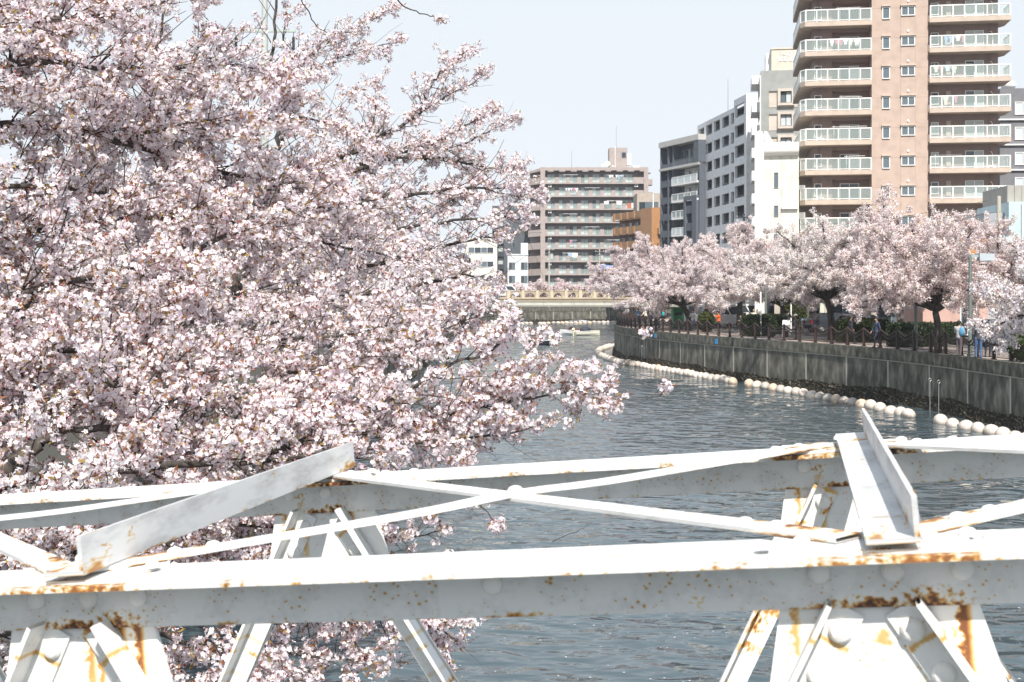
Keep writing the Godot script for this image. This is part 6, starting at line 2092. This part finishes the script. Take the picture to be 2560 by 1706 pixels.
# side outline of a car from tail to nose; y up
func car(label: String, category: String, at: Vector3, turn: float, kind: int, c: Color) -> void:
	var t := thing("parked_van" if kind == 0 else "parked_car", label, category, at, turn)
	var m := mat(c, 0.3)
	m.clearcoat_enabled = true
	m.clearcoat = 0.6
	m.clearcoat_roughness = 0.1
	var prof: PackedVector2Array
	var roof: Array
	if kind == 0:     # box van
		prof = PackedVector2Array([Vector2(-2.15, 0.35), Vector2(-2.2, 0.6), Vector2(-2.18, 1.1), Vector2(2.2, 1.1), Vector2(2.32, 0.75), Vector2(2.3, 0.35)])
		roof = [-2.16, -2.02, 1.35, 2.15, 1.1, 1.92]
	else:
		prof = PackedVector2Array([Vector2(-2.1, 0.32), Vector2(-2.2, 0.6), Vector2(-2.1, 0.9), Vector2(1.3, 0.93), Vector2(2.1, 0.78), Vector2(2.2, 0.5), Vector2(2.1, 0.3)])
		roof = [-1.95, -1.4, 0.45, 1.25, 0.9, 1.48]
	prof.reverse()
	var hw := 0.84
	var b := MB.new()
	b.prism(prof, -hw, hw)
	var y0: float = roof[4]
	var y1: float = roof[5]
	var i := 0.1
	b.hexa([Vector3(roof[0], y0 - 0.002, hw - 0.02), Vector3(roof[3], y0 - 0.002, hw - 0.02), Vector3(roof[3], y0 - 0.002, -hw + 0.02), Vector3(roof[0], y0 - 0.002, -hw + 0.02), Vector3(roof[1], y1, hw - i), Vector3(roof[2], y1, hw - i), Vector3(roof[2], y1, -hw + i), Vector3(roof[1], y1, -hw + i)])
	b.prism(PackedVector2Array([Vector2(roof[1] + 0.05, y1), Vector2(roof[2] - 0.05, y1), Vector2(roof[2] - 0.25, y1 + 0.05), Vector2(roof[1] + 0.2, y1 + 0.05)]), -hw + i + 0.06, hw - i - 0.06)
	var body := obj("body", b, m, t)
	# glazing set a little proud of the body, following its slopes
	var edge := func(w: float, h: float, s: float, o: float) -> Vector3:
		var y := lerpf(y0, y1, h)
		var xa := lerpf(roof[0], roof[1], h)
		var xb := lerpf(roof[3], roof[2], h)
		return Vector3(lerpf(xa, xb, w), y, s * (lerpf(hw - 0.02, hw - i, h) + o))
	for s in [-1.0, 1.0]:
		for g in ([[0.03, 0.3], [0.34, 0.63], [0.67, 0.95]] if kind == 0 else [[0.06, 0.46], [0.5, 0.93]]):
			b = MB.new()
			var q := [edge.call(g[0], 0.08, s, 0.012), edge.call(g[1], 0.08, s, 0.012), edge.call(g[1], 0.86, s, 0.012), edge.call(g[0], 0.86, s, 0.012)]
			var r := [edge.call(g[0], 0.08, s, -0.03), edge.call(g[1], 0.08, s, -0.03), edge.call(g[1], 0.86, s, -0.03), edge.call(g[0], 0.86, s, -0.03)]
			if s < 0:
				var z = q
				q = r
				r = z
			b.hexa([q[0], q[1], r[1], r[0], q[3], q[2], r[2], r[3]])
			obj("side_window", b, M.glass_dark, t)
		wheel(t, 1.42, s * hw, 0.31)
		wheel(t, -1.42, s * hw, 0.31)
		b = MB.new()
		b.ball(Vector3(2.2 if kind == 0 else 2.08, 0.72, s * 0.62), Vector3(0.1, 0.1, 0.17), 10, 6)
		obj("headlight", b, M.glass_sky, t)
		b = MB.new()
		b.box(-2.21, -2.1, 0.72, 0.95, s * 0.72 - 0.09, s * 0.72 + 0.09)
		obj("tail_light", b, mat(lin(0.3, 0.01, 0.01), 0.3), t)
		b = MB.new()
		b.box(roof[3] - 0.25, roof[3] - 0.1, y0 + 0.05, y0 + 0.2, s * hw + (0.0 if s > 0 else -0.14), s * hw + (0.14 if s > 0 else 0.0))
		obj("mirror", b, M.dark, t)
	for f in [[roof[3], roof[2], 0.02], [roof[0], roof[1], -0.02]]:
		b = MB.new()
		var a := lerpf(f[0], f[1], 0.1)
		var e := lerpf(f[0], f[1], 0.88)
		var ya := lerpf(y0, y1, 0.1)
		var ye := lerpf(y0, y1, 0.88)
		var o: float = f[2]
		var x := [Vector3(a + o, ya, 0.7), Vector3(a + o, ya, -0.7), Vector3(a - o, ya, -0.7), Vector3(a - o, ya, 0.7), Vector3(e + o, ye, 0.64), Vector3(e + o, ye, -0.64), Vector3(e - o, ye, -0.64), Vector3(e - o, ye, 0.64)]
		b.hexa(x)
		obj("windscreen" if o > 0 else "rear_window", b, M.glass_dark, t)
	b = MB.new()
	b.box(2.18 if kind == 0 else 2.02, 2.36 if kind == 0 else 2.24, 0.32, 0.5, -0.8, 0.8)
	obj("bumper", b, M.grey_paint, t)

func vehicles() -> void:
	car("white van with dark windows crossing the far bridge", "van", Vector3(-1.3, 5.13, -199.0), 0.0, 0, lin(0.75, 0.76, 0.78))
	car("white van parked at the roadside behind the end of the quay wall", "van", at_walk(1752, 120.0), 0.5, 0, lin(0.75, 0.76, 0.76))
	car("silver white van with a long dark side window behind the man in orange", "van", at_walk(1800, 112.0), 0.35, 0, lin(0.6, 0.61, 0.62))
	car("white van half behind blossom above the man in orange", "van", at_walk(1850, 124.0), 0.4, 0, lin(0.72, 0.72, 0.68))
	car("dark car parked behind the bent cherry trunk", "car", at_walk(2085, 98.0), 0.2, 1, lin(0.03, 0.035, 0.045))
	car("black car parked behind the sunlit hedge", "car", at_walk(2160, 92.0), 0.2, 1, lin(0.02, 0.02, 0.022))
	car("dark blue car parked before the pale blue building", "car", at_walk(2530, 74.0), 0.1, 1, lin(0.03, 0.05, 0.09))
	# yellow canopy at the end of the bridge
	var t := thing("yellow_canopy", "yellow canopy tent at the left end of the far bridge", "tent", Vector3(-3.8, 5.13, -200.0))
	var b := MB.new()
	for s in [[-1.2, -0.9], [1.2, -0.9], [1.2, 0.9], [-1.2, 0.9]]:
		b = MB.new()
		b.box(s[0] - 0.03, s[0] + 0.03, 0, 1.25, s[1] - 0.03, s[1] + 0.03)
		obj("leg", b, M.steel, t)
	b = MB.new()
	var q := [Vector3(-1.35, 1.2, 1.0), Vector3(1.35, 1.2, 1.0), Vector3(1.35, 1.2, -1.0), Vector3(-1.35, 1.2, -1.0)]
	for i in 4: b.tri(q[i], q[(i + 1) % 4], Vector3(0, 1.8, 0))
	for i in 4: b.quad(q[i] - Vector3(0, 0.2, 0), q[(i + 1) % 4] - Vector3(0, 0.2, 0), q[(i + 1) % 4], q[i])
	obj("roof", b, mat(lin(0.75, 0.5, 0.03), 0.7), t)
	# blue sheet by the utility pole at the foot of the grey brown block
	t = thing("blue_tarpaulin", "bright blue sheet over a frame right of the foot of the grey brown block", "tarpaulin", P(1504, 668, 272.0) - Vector3(0, 1.3, 0))
	b = MB.new()
	b.hexa([Vector3(-0.8, 0.9, 0.8), Vector3(2.6, 0.9, 0.8), Vector3(2.6, 0.9, -0.8), Vector3(-0.8, 0.9, -0.8), Vector3(-0.6, 1.9, 0.5), Vector3(2.2, 1.6, 0.5), Vector3(2.2, 1.6, -0.6), Vector3(-0.6, 1.9, -0.6)])
	obj("sheet", b, mat(lin(0.02, 0.2, 0.62), 0.5), t)
	b = MB.new()
	var low := t.position.y - WALK
	for x in [-0.6, 2.2]: b.box(x - 0.06, x + 0.06, -low, 0.9, -0.06, 0.06)
	obj("frame", b, M.grey_paint, t)


# ---------------------------------------------------------------- boats
func hull(l: float, w: float, h: float, m: Material, parent: Node, draft := 0.12) -> void:
	var b := MB.new()
	var n := 12
	var ring := func(i: int) -> Array:
		var s := float(i) / n
		var ww := w / 2 * (1.0 - pow(s, 3.2)) + 0.02
		var hh := h * (1.0 + 0.22 * s * s)
		var x := -l / 2 + l * s
		var keel := -draft * (1.0 - 0.9 * pow(s, 4))
		return [Vector3(x, hh, -ww), Vector3(x + 0.04 * s, hh * 0.45, -ww * 0.92), Vector3(x, keel + 0.08, -ww * 0.6), Vector3(x, keel, 0), Vector3(x, keel + 0.08, ww * 0.6), Vector3(x + 0.04 * s, hh * 0.45, ww * 0.92), Vector3(x, hh, ww)]
	for i in n:
		var a = ring.call(i)
		var c = ring.call(i + 1)
		for k in 6: b.quad(a[k], c[k], c[k + 1], a[k + 1])
		if i >= 7: b.quad(a[0], a[6], c[6], c[0])            # fore deck
	var z = ring.call(0)
	for k in range(1, 6): b.tri(z[0], z[k], z[k + 1])
	obj("hull", b, m, parent)
	b = MB.new()
	for i in 8:
		var a = ring.call(i)
		var c = ring.call(mini(i + 1, 8))
		for s in [0, 6]:
			b.tube(PackedVector3Array([a[s], c[s]]), PackedFloat32Array([0.035, 0.035]), 5)
	obj("gunwale", b, M.rail_white, parent)
	b = MB.new()
	for i in 7:
		var a = ring.call(i)
		var c = ring.call(i + 1)
		b.quad(Vector3(a[0].x, 0.12, a[6].z * 0.85), Vector3(c[0].x, 0.12, c[6].z * 0.85), Vector3(c[0].x, 0.12, c[0].z * 0.85), Vector3(a[0].x, 0.12, a[0].z * 0.85))
	obj("floor", b, mat(lin(0.4, 0.4, 0.38), 0.7), parent)

func outboard(parent: Node, x: float, c: Material) -> void:
	var b := MB.new()
	b.ball(Vector3(x - 0.2, 0.85, 0), Vector3(0.26, 0.24, 0.18), 12, 8)
	b.box(x - 0.28, x - 0.12, -0.3, 0.7, -0.07, 0.07)
	b.box(x - 0.2, x + 0.06, 0.45, 0.6, -0.12, 0.12)
	obj("outboard_motor", b, c, parent)

func boats() -> void:
	var t := thing("motor_boat", "white motor boat with a grey sun canopy and red seats moored near the far bridge", "motor boat", Vector3(8.7, 0, -179.5), PI - 0.5)
	hull(4.4, 1.7, 0.62, M.white, t)
	var b := MB.new()
	b.box(-0.6, 0.5, 0.4, 0.75, -0.6, 0.6)
	obj("seat", b, mat(lin(0.45, 0.02, 0.03), 0.6), t)
	b = MB.new()
	b.hexa([Vector3(0.7, 0.72, 0.6), Vector3(0.74, 0.72, 0.6), Vector3(0.74, 0.72, -0.6), Vector3(0.7, 0.72, -0.6), Vector3(0.3, 1.15, 0.5), Vector3(0.34, 1.15, 0.5), Vector3(0.34, 1.15, -0.5), Vector3(0.3, 1.15, -0.5)])
	obj("windscreen", b, M.glass_dark, t)
	for x in [-1.5, 0.2]:
		for z in [-0.72, 0.72]:
			b = MB.new()
			b.tube(PackedVector3Array([Vector3(x, 0.6, z), Vector3(x - 0.15, 1.95, z * 0.95)]), PackedFloat32Array([0.02, 0.02]), 5)
			obj("canopy_pole", b, M.steel, t)
	b = MB.new()
	for i in 6:
		var a := lerpf(-1.9, 0.5, i / 6.0)
		var c := lerpf(-1.9, 0.5, (i + 1) / 6.0)
		var ya := 1.95 + 0.14 * sin(PI * i / 6.0)
		var yc := 1.95 + 0.14 * sin(PI * (i + 1) / 6.0)
		b.hexa([Vector3(a, ya, 0.8), Vector3(c, yc, 0.8), Vector3(c, yc, -0.8), Vector3(a, ya, -0.8), Vector3(a, ya + 0.03, 0.75), Vector3(c, yc + 0.03, 0.75), Vector3(c, yc + 0.03, -0.75), Vector3(a, ya + 0.03, -0.75)])
	obj("canopy", b, mat(lin(0.35, 0.37, 0.42), 0.8), t)
	outboard(t, -2.2, M.dark)
	t = thing("motor_boat", "cream motor boat with a dark cover tied behind the white one", "motor boat", Vector3(10.4, 0, -177.0), 0.25)
	hull(3.6, 1.5, 0.6, mat(lin(0.68, 0.66, 0.55), 0.4), t)
	b = MB.new()
	b.ball(Vector3(-0.3, 0.75, 0), Vector3(0.75, 0.55, 0.55), 12, 8)
	obj("cover", b, mat(lin(0.02, 0.025, 0.04), 0.7), t)
	outboard(t, -1.8, mat(lin(0.6, 0.58, 0.4), 0.5))
	t = thing("skiff", "small dark skiff with an outboard motor, partly behind the blossom left of the white boat", "skiff", Vector3(2.75, 0, -146.0), PI + 0.6)
	hull(3.6, 1.4, 0.5, mat(lin(0.025, 0.03, 0.035), 0.4), t)
	b = MB.new()
	b.box(-0.5, -0.2, 0.35, 0.42, -0.6, 0.6)
	obj("seat", b, M.grey_paint, t)
	outboard(t, -1.8, M.white)


# ---------------------------------------------------------------- people
# bones [a, b, radius a, radius b, region]; the body is one surface drawn round them
func body_mesh(bones: Array, cell: float, cols: Array) -> ArrayMesh:
	var lo := Vector3.ONE * 9
	var hi := Vector3.ONE * -9
	for bn in bones:
		var r := maxf(bn[2], bn[3]) + cell * 3
		lo = lo.min(bn[0] - Vector3.ONE * r).min(bn[1] - Vector3.ONE * r)
		hi = hi.max(bn[0] + Vector3.ONE * r).max(bn[1] + Vector3.ONE * r)
	var nx := int((hi.x - lo.x) / cell) + 2
	var ny := int((hi.y - lo.y) / cell) + 2
	var nz := int((hi.z - lo.z) / cell) + 2
	var fl := PackedFloat32Array()
	fl.resize(nx * ny * nz)
	fl.fill(0.2)
	var near := PackedFloat32Array()
	near.resize(nx * ny * nz)
	near.fill(9.0)
	var reg := PackedInt32Array()
	reg.resize(nx * ny * nz)
	var k := 0.025
	for bn in bones:
		var a: Vector3 = bn[0]
		var b: Vector3 = bn[1]
		var ab := b - a
		var l2 := maxf(ab.length_squared(), 1e-9)
		var r := maxf(bn[2], bn[3]) + cell * 2.2
		var p0 := ((a.min(b) - Vector3.ONE * r - lo) / cell).floor()
		var p1 := ((a.max(b) + Vector3.ONE * r - lo) / cell).ceil()
		for z in range(maxi(0, int(p0.z)), mini(nz, int(p1.z) + 1)):
			for y in range(maxi(0, int(p0.y)), mini(ny, int(p1.y) + 1)):
				for x in range(maxi(0, int(p0.x)), mini(nx, int(p1.x) + 1)):
					var p := lo + Vector3(x, y, z) * cell
					var w := clampf((p - a).dot(ab) / l2, 0, 1)
					var d := p.distance_to(a + ab * w) - lerpf(bn[2], bn[3], w)
					var i := (z * ny + y) * nx + x
					var f := fl[i]
					var h := maxf(k - absf(f - d), 0.0) / k
					fl[i] = minf(f, d) - h * h * k * 0.25
					if d < near[i]:
						near[i] = d
						reg[i] = bn[4]
	var at := {}
	var pos := PackedVector3Array()
	var nor := PackedVector3Array()
	var rg := PackedInt32Array()
	var step := [1, nx, nx * ny]
	for z in nz - 1:
		for y in ny - 1:
			for x in nx - 1:
				var i := (z * ny + y) * nx + x
				var sum := Vector3.ZERO
				var n := 0
				var best := i
				var f := PackedFloat32Array()
				for c in 8: f.push_back(fl[i + (c & 1) + (c >> 1 & 1) * nx + (c >> 2) * nx * ny])
				for c in 8:
					for e in 3:
						if c & (1 << e): continue
						var u := f[c]
						var v := f[c | (1 << e)]
						if (u < 0) != (v < 0):
							var q := Vector3(c & 1, c >> 1 & 1, c >> 2)
							q[e] += u / (u - v)
							sum += q
							n += 1
				if n == 0: continue
				for c in 8:
					var j: int = i + (c & 1) + (c >> 1 & 1) * nx + (c >> 2) * nx * ny
					if near[j] < near[best]: best = j
				at[i] = pos.size()
				pos.push_back(lo + (Vector3(x, y, z) + sum / n) * cell)
				nor.push_back(Vector3(f[1] + f[3] + f[5] + f[7] - f[0] - f[2] - f[4] - f[6], f[2] + f[3] + f[6] + f[7] - f[0] - f[1] - f[4] - f[5], f[4] + f[5] + f[6] + f[7] - f[0] - f[1] - f[2] - f[3]).normalized())
				rg.push_back(reg[best])
	var m := MB.new()
	for i in at:
		for e in 3:
			var u := fl[i]
			var v := fl[i + step[e]]
			if (u < 0) == (v < 0): continue
			var s1: int = step[(e + 1) % 3]
			var s2: int = step[(e + 2) % 3]
			if not (at.has(i - s1) and at.has(i - s2) and at.has(i - s1 - s2)): continue
			var q := [at[i], at[i - s1], at[i - s1 - s2], at[i - s2]]
			if u >= 0: q.reverse()
			m.col = cols[rg[q[0]]]
			m.stri(pos[q[0]], pos[q[1]], pos[q[2]], nor[q[0]], nor[q[1]], nor[q[2]])
			m.stri(pos[q[0]], pos[q[2]], pos[q[3]], nor[q[0]], nor[q[2]], nor[q[3]])
	return m.mesh()

func person(label: String, at: Vector3, turn: float, pose: String, tall: float, top: Color, legs: Color, hair: Color, group: String, cell := 0.026, cap := Color(0, 0, 0, 0)) -> void:
	var t := thing("person", label, "person", at, turn, group)
	var skin := Color(0.42, 0.25, 0.18)
	var cols := [skin, top, legs, Color(0.03, 0.03, 0.035), Color(0.75, 0.75, 0.75)]
	var lean := 0.0
	if pose == "rail": lean = 0.14
	var hip := Vector3(0, 0.93, 0)
	var chest := Vector3(0, 1.24, lean * 0.6)
	var neck := Vector3(0, 1.43, lean)
	var head := Vector3(0, 1.585, lean + 0.035)
	var bones := [[hip, Vector3(0, 1.08, lean * 0.3), 0.13, 0.125, 1], [Vector3(0, 1.08, lean * 0.3), chest, 0.125, 0.145, 1], [chest + Vector3(-0.08, 0.06, 0), chest + Vector3(0.08, 0.06, 0), 0.12, 0.12, 1], [neck - Vector3(0, 0.06, 0), neck + Vector3(0, 0.05, 0.01), 0.055, 0.05, 0], [head + Vector3(0, 0.02, -0.015), head + Vector3(0, -0.045, 0.02), 0.093, 0.07, 0], [head + Vector3(0, -0.01, 0.09), head + Vector3(0, -0.02, 0.1), 0.014, 0.016, 0]]
	for s in [-1.0, 1.0]:
		var sh := Vector3(s * 0.185, 1.37, lean * 0.9)
		var el := Vector3(s * 0.25, 1.1, lean - 0.03)
		var wr := Vector3(s * 0.25, 0.86, lean + 0.06)
		if pose == "camera":
			el = Vector3(s * 0.24, 1.2, 0.2); wr = Vector3(s * 0.08, 1.44, 0.3)
		elif pose == "rail":
			el = Vector3(s * 0.27, 1.14, 0.2); wr = Vector3(s * 0.14, 1.0, 0.4)
		elif pose == "walk":
			el = Vector3(s * 0.23, 1.1, -0.06 * s); wr = Vector3(s * 0.22, 0.9, 0.16 * -s + 0.05)
		elif pose == "phone":
			el = Vector3(s * 0.24, 1.13, 0.08); wr = Vector3(s * 0.09, 1.2, 0.3)
		elif pose == "arms":
			el = Vector3(s * 0.36, 1.28, 0.12); wr = Vector3(s * 0.5, 1.36, 0.28)
		var hd := (wr - el).normalized()
		bones.append_array([[sh, el, 0.062, 0.05, 1], [el, wr, 0.048, 0.036, 1], [wr, wr + hd * 0.07, 0.034, 0.03, 0], [wr + hd * 0.07, wr + hd * 0.15 + Vector3(0, -0.01, 0), 0.026, 0.016, 0]])
		var st: float = (0.22 if pose == "walk" else 0.03) * s
		var kn := Vector3(s * 0.1, 0.5, st * 0.6 + 0.03)
		var an := Vector3(s * 0.1, 0.09, st - 0.02)
		bones.append_array([[Vector3(s * 0.085, 0.9, 0), kn, 0.093, 0.062, 2], [kn, an, 0.06, 0.043, 2], [an + Vector3(0, -0.04, -0.03), an + Vector3(s * 0.015, -0.055, 0.14), 0.044, 0.034, 3]])
	var o := obj("body", body_mesh(bones, cell, cols), M.vcol, t)
	o.scale = Vector3.ONE * tall / 1.69
	var b := MB.new()
	b.ball(head + Vector3(0, 0.035, -0.03), Vector3(0.102, 0.1, 0.105), 12, 8)
	b.ball(head + Vector3(0, -0.02, -0.06), Vector3(0.088, 0.09, 0.06), 10, 6)
	var h := obj("hair", b, mat(Color(hair.r, hair.g, hair.b).linear_to_srgb(), 0.7), t)
	h.scale = o.scale
	if cap.a > 0:
		b = MB.new()
		b.ball(head + Vector3(0, 0.06, -0.015), Vector3(0.115, 0.09, 0.12), 12, 6)
		b.box(-0.08, 0.08, head.y + 0.05, head.y + 0.065, head.z + 0.08, head.z + 0.19)
		h = obj("cap", b, mat(cap.linear_to_srgb(), 0.7), t)
		h.scale = o.scale

func bag(label: String, at: Vector3, turn: float, c: Color) -> void:
	var t := thing("backpack", label, "backpack", at, turn)
	var b := MB.new()
	b.ball(Vector3(0, 0, 0), Vector3(0.15, 0.23, 0.1), 12, 8)
	obj("sack", b, mat(c.linear_to_srgb(), 0.8), t)
	b = MB.new()
	b.ball(Vector3(0, -0.08, -0.1), Vector3(0.12, 0.12, 0.05), 10, 6)
	obj("pocket", b, mat((c * 0.8).linear_to_srgb(), 0.8), t)

func people() -> void:
	var g := "people strolling on the right promenade"
	var black := Color(0.012, 0.01, 0.01)
	var river := -1.75      # facing the water
	person("person in a pale grey hoodie and blue jeans looking down at the fence", at_walk(1733, 101.5), -0.6, "phone", 1.72, Color(0.5, 0.52, 0.55), Color(0.09, 0.12, 0.22), black, g)
	person("person in a black top with an orange vest, arms raised, beside the shrub", at_walk(1797, 95.0), river, "arms", 1.7, Color(0.72, 0.12, 0.015), Color(0.02, 0.024, 0.035), black, g)
	person("person in a cream coat standing behind the clipped hedge", at_walk(1885, 104.0), 2.6, "stand", 1.7, Color(0.62, 0.57, 0.48), Color(0.6, 0.56, 0.48), Color(0.3, 0.22, 0.15), g)
	person("person in a navy jacket with back turned, left of the couple by the signpost", at_walk(1957, 99.0), 2.9, "stand", 1.66, Color(0.022, 0.026, 0.075), Color(0.03, 0.03, 0.04), black, g)
	person("person in a dark grey jacket, right one of the couple by the white signpost", at_walk(1971, 100.0), 2.2, "phone", 1.7, Color(0.075, 0.08, 0.095), Color(0.1, 0.13, 0.18), black, g)
	person("person in grey with a white cap standing at the fence by the bench", at_walk(1990, 84.5), river, "phone", 1.62, Color(0.16, 0.16, 0.17), Color(0.07, 0.055, 0.055), black, g, 0.026, Color(0.75, 0.76, 0.74))
	person("person in light blue, leftmost of the group at the bend of the fence", at_walk(1597, 118.0), river, "rail", 1.68, Color(0.13, 0.24, 0.4), Color(0.03, 0.03, 0.04), black, g)
	person("person in a cream jacket and yellow cap at the bend of the fence", at_walk(1615, 116.0), river, "rail", 1.7, Color(0.62, 0.6, 0.52), Color(0.02, 0.02, 0.025), black, g, 0.026, Color(0.55, 0.55, 0.05))
	person("person all in dark navy between the cream jacket and the teal sleeve", at_walk(1629, 113.5), river, "stand", 1.72, Color(0.025, 0.03, 0.045), Color(0.015, 0.015, 0.02), black, g)
	person("person in grey with a teal sleeved bag at the bend of the fence", at_walk(1648, 111.0), river, "stand", 1.68, Color(0.14, 0.15, 0.16), Color(0.012, 0.012, 0.016), black, g)
	bag("teal bag on the back of the person in grey at the bend of the fence", at_walk(1652, 111.0) + Vector3(0.22, 1.2, 0.02), 0.3, Color(0.01, 0.32, 0.36))
	person("person in black sitting low beside the pale post left of the hedge", at_walk(1853, 92.5), -0.8, "phone", 1.45, Color(0.02, 0.02, 0.022), Color(0.025, 0.025, 0.03), black, g)
	person("person in a red checked coat walking behind the fence, right of the bent trunk", at_walk(2103, 80.0), 1.2, "walk", 1.6, Color(0.3, 0.15, 0.13), Color(0.04, 0.035, 0.04), black, g)
	person("person in dark clothes with a grey cap behind the fence, right of the bent trunk", at_walk(2127, 76.5), 1.0, "walk", 1.7, Color(0.035, 0.035, 0.045), Color(0.02, 0.02, 0.03), black, g, 0.026, Color(0.18, 0.17, 0.17))
	person("person in a navy jacket and white shirt walking left along the fence", at_walk(2193, 71.5), -1.4, "walk", 1.7, Color(0.03, 0.04, 0.09), Color(0.035, 0.04, 0.075), black, g, 0.024)
	person("person in a light grey shirt and grey trousers near the lamp post", at_walk(2398, 62.0), 2.3, "phone", 1.72, Color(0.38, 0.37, 0.36), Color(0.1, 0.08, 0.09), black, g, 0.024)
	bag("light blue backpack worn by the person in the light grey shirt", at_walk(2405, 62.0) + Vector3(-0.07, 1.2, 0.16), 2.3 + PI, Color(0.08, 0.26, 0.42))
	person("person in dark grey jacket and blue jeans, right of the lamp post", at_walk(2447, 59.8), 2.9, "stand", 1.74, Color(0.06, 0.055, 0.065), Color(0.06, 0.12, 0.24), black, g, 0.024)
	person("person in black beside the one in blue jeans, half behind white blossom", at_walk(2470, 61.0), 2.6, "stand", 1.68, Color(0.015, 0.015, 0.018), Color(0.03, 0.03, 0.04), black, g, 0.024)
	# heads above the parapet of the far bridge
	var fb := "people crossing the far bridge"
	var list := [[1302, "dark coat beside the white van", Color(0.03, 0.03, 0.04)], [1345, "black, left one of the pair left of the bridge's middle", Color(0.015, 0.015, 0.02)], [1360, "brown, right one of the pair left of the bridge's middle", Color(0.2, 0.13, 0.06)], [1384, "dark grey near the middle of the bridge", Color(0.07, 0.06, 0.06)], [1419, "a white shirt right of the middle of the bridge", Color(0.7, 0.7, 0.7)], [1435, "beige, right of the one in white", Color(0.5, 0.4, 0.28)], [1448, "black, fifth from the right end of the bridge", Color(0.02, 0.02, 0.025)], [1461, "black, second from the right end of the bridge", Color(0.025, 0.02, 0.02)], [1476, "pale blue at the right end of the bridge", Color(0.25, 0.35, 0.5)]]
	for i in list.size():
		person("person in %s" % list[i][1], Vector3((list[i][0] - 1280.0) / F * 198.0, 5.13, -198.0 - (i % 3) * 0.5), 1.4 if i % 2 else -1.5, "walk", rr(1.6, 1.75), list[i][2], Color(0.03, 0.03, 0.05), black, fb, 0.04)


func _ready() -> void:
	rng.seed = 4711
	lens_and_light()
	make_materials()
	water()
	banks()
	buildings()
	far_bridge()
	trees()
	truss()
	rng.seed = 12
	fence()
	booms()
	vehicles()
	boats()
	props()
	people()
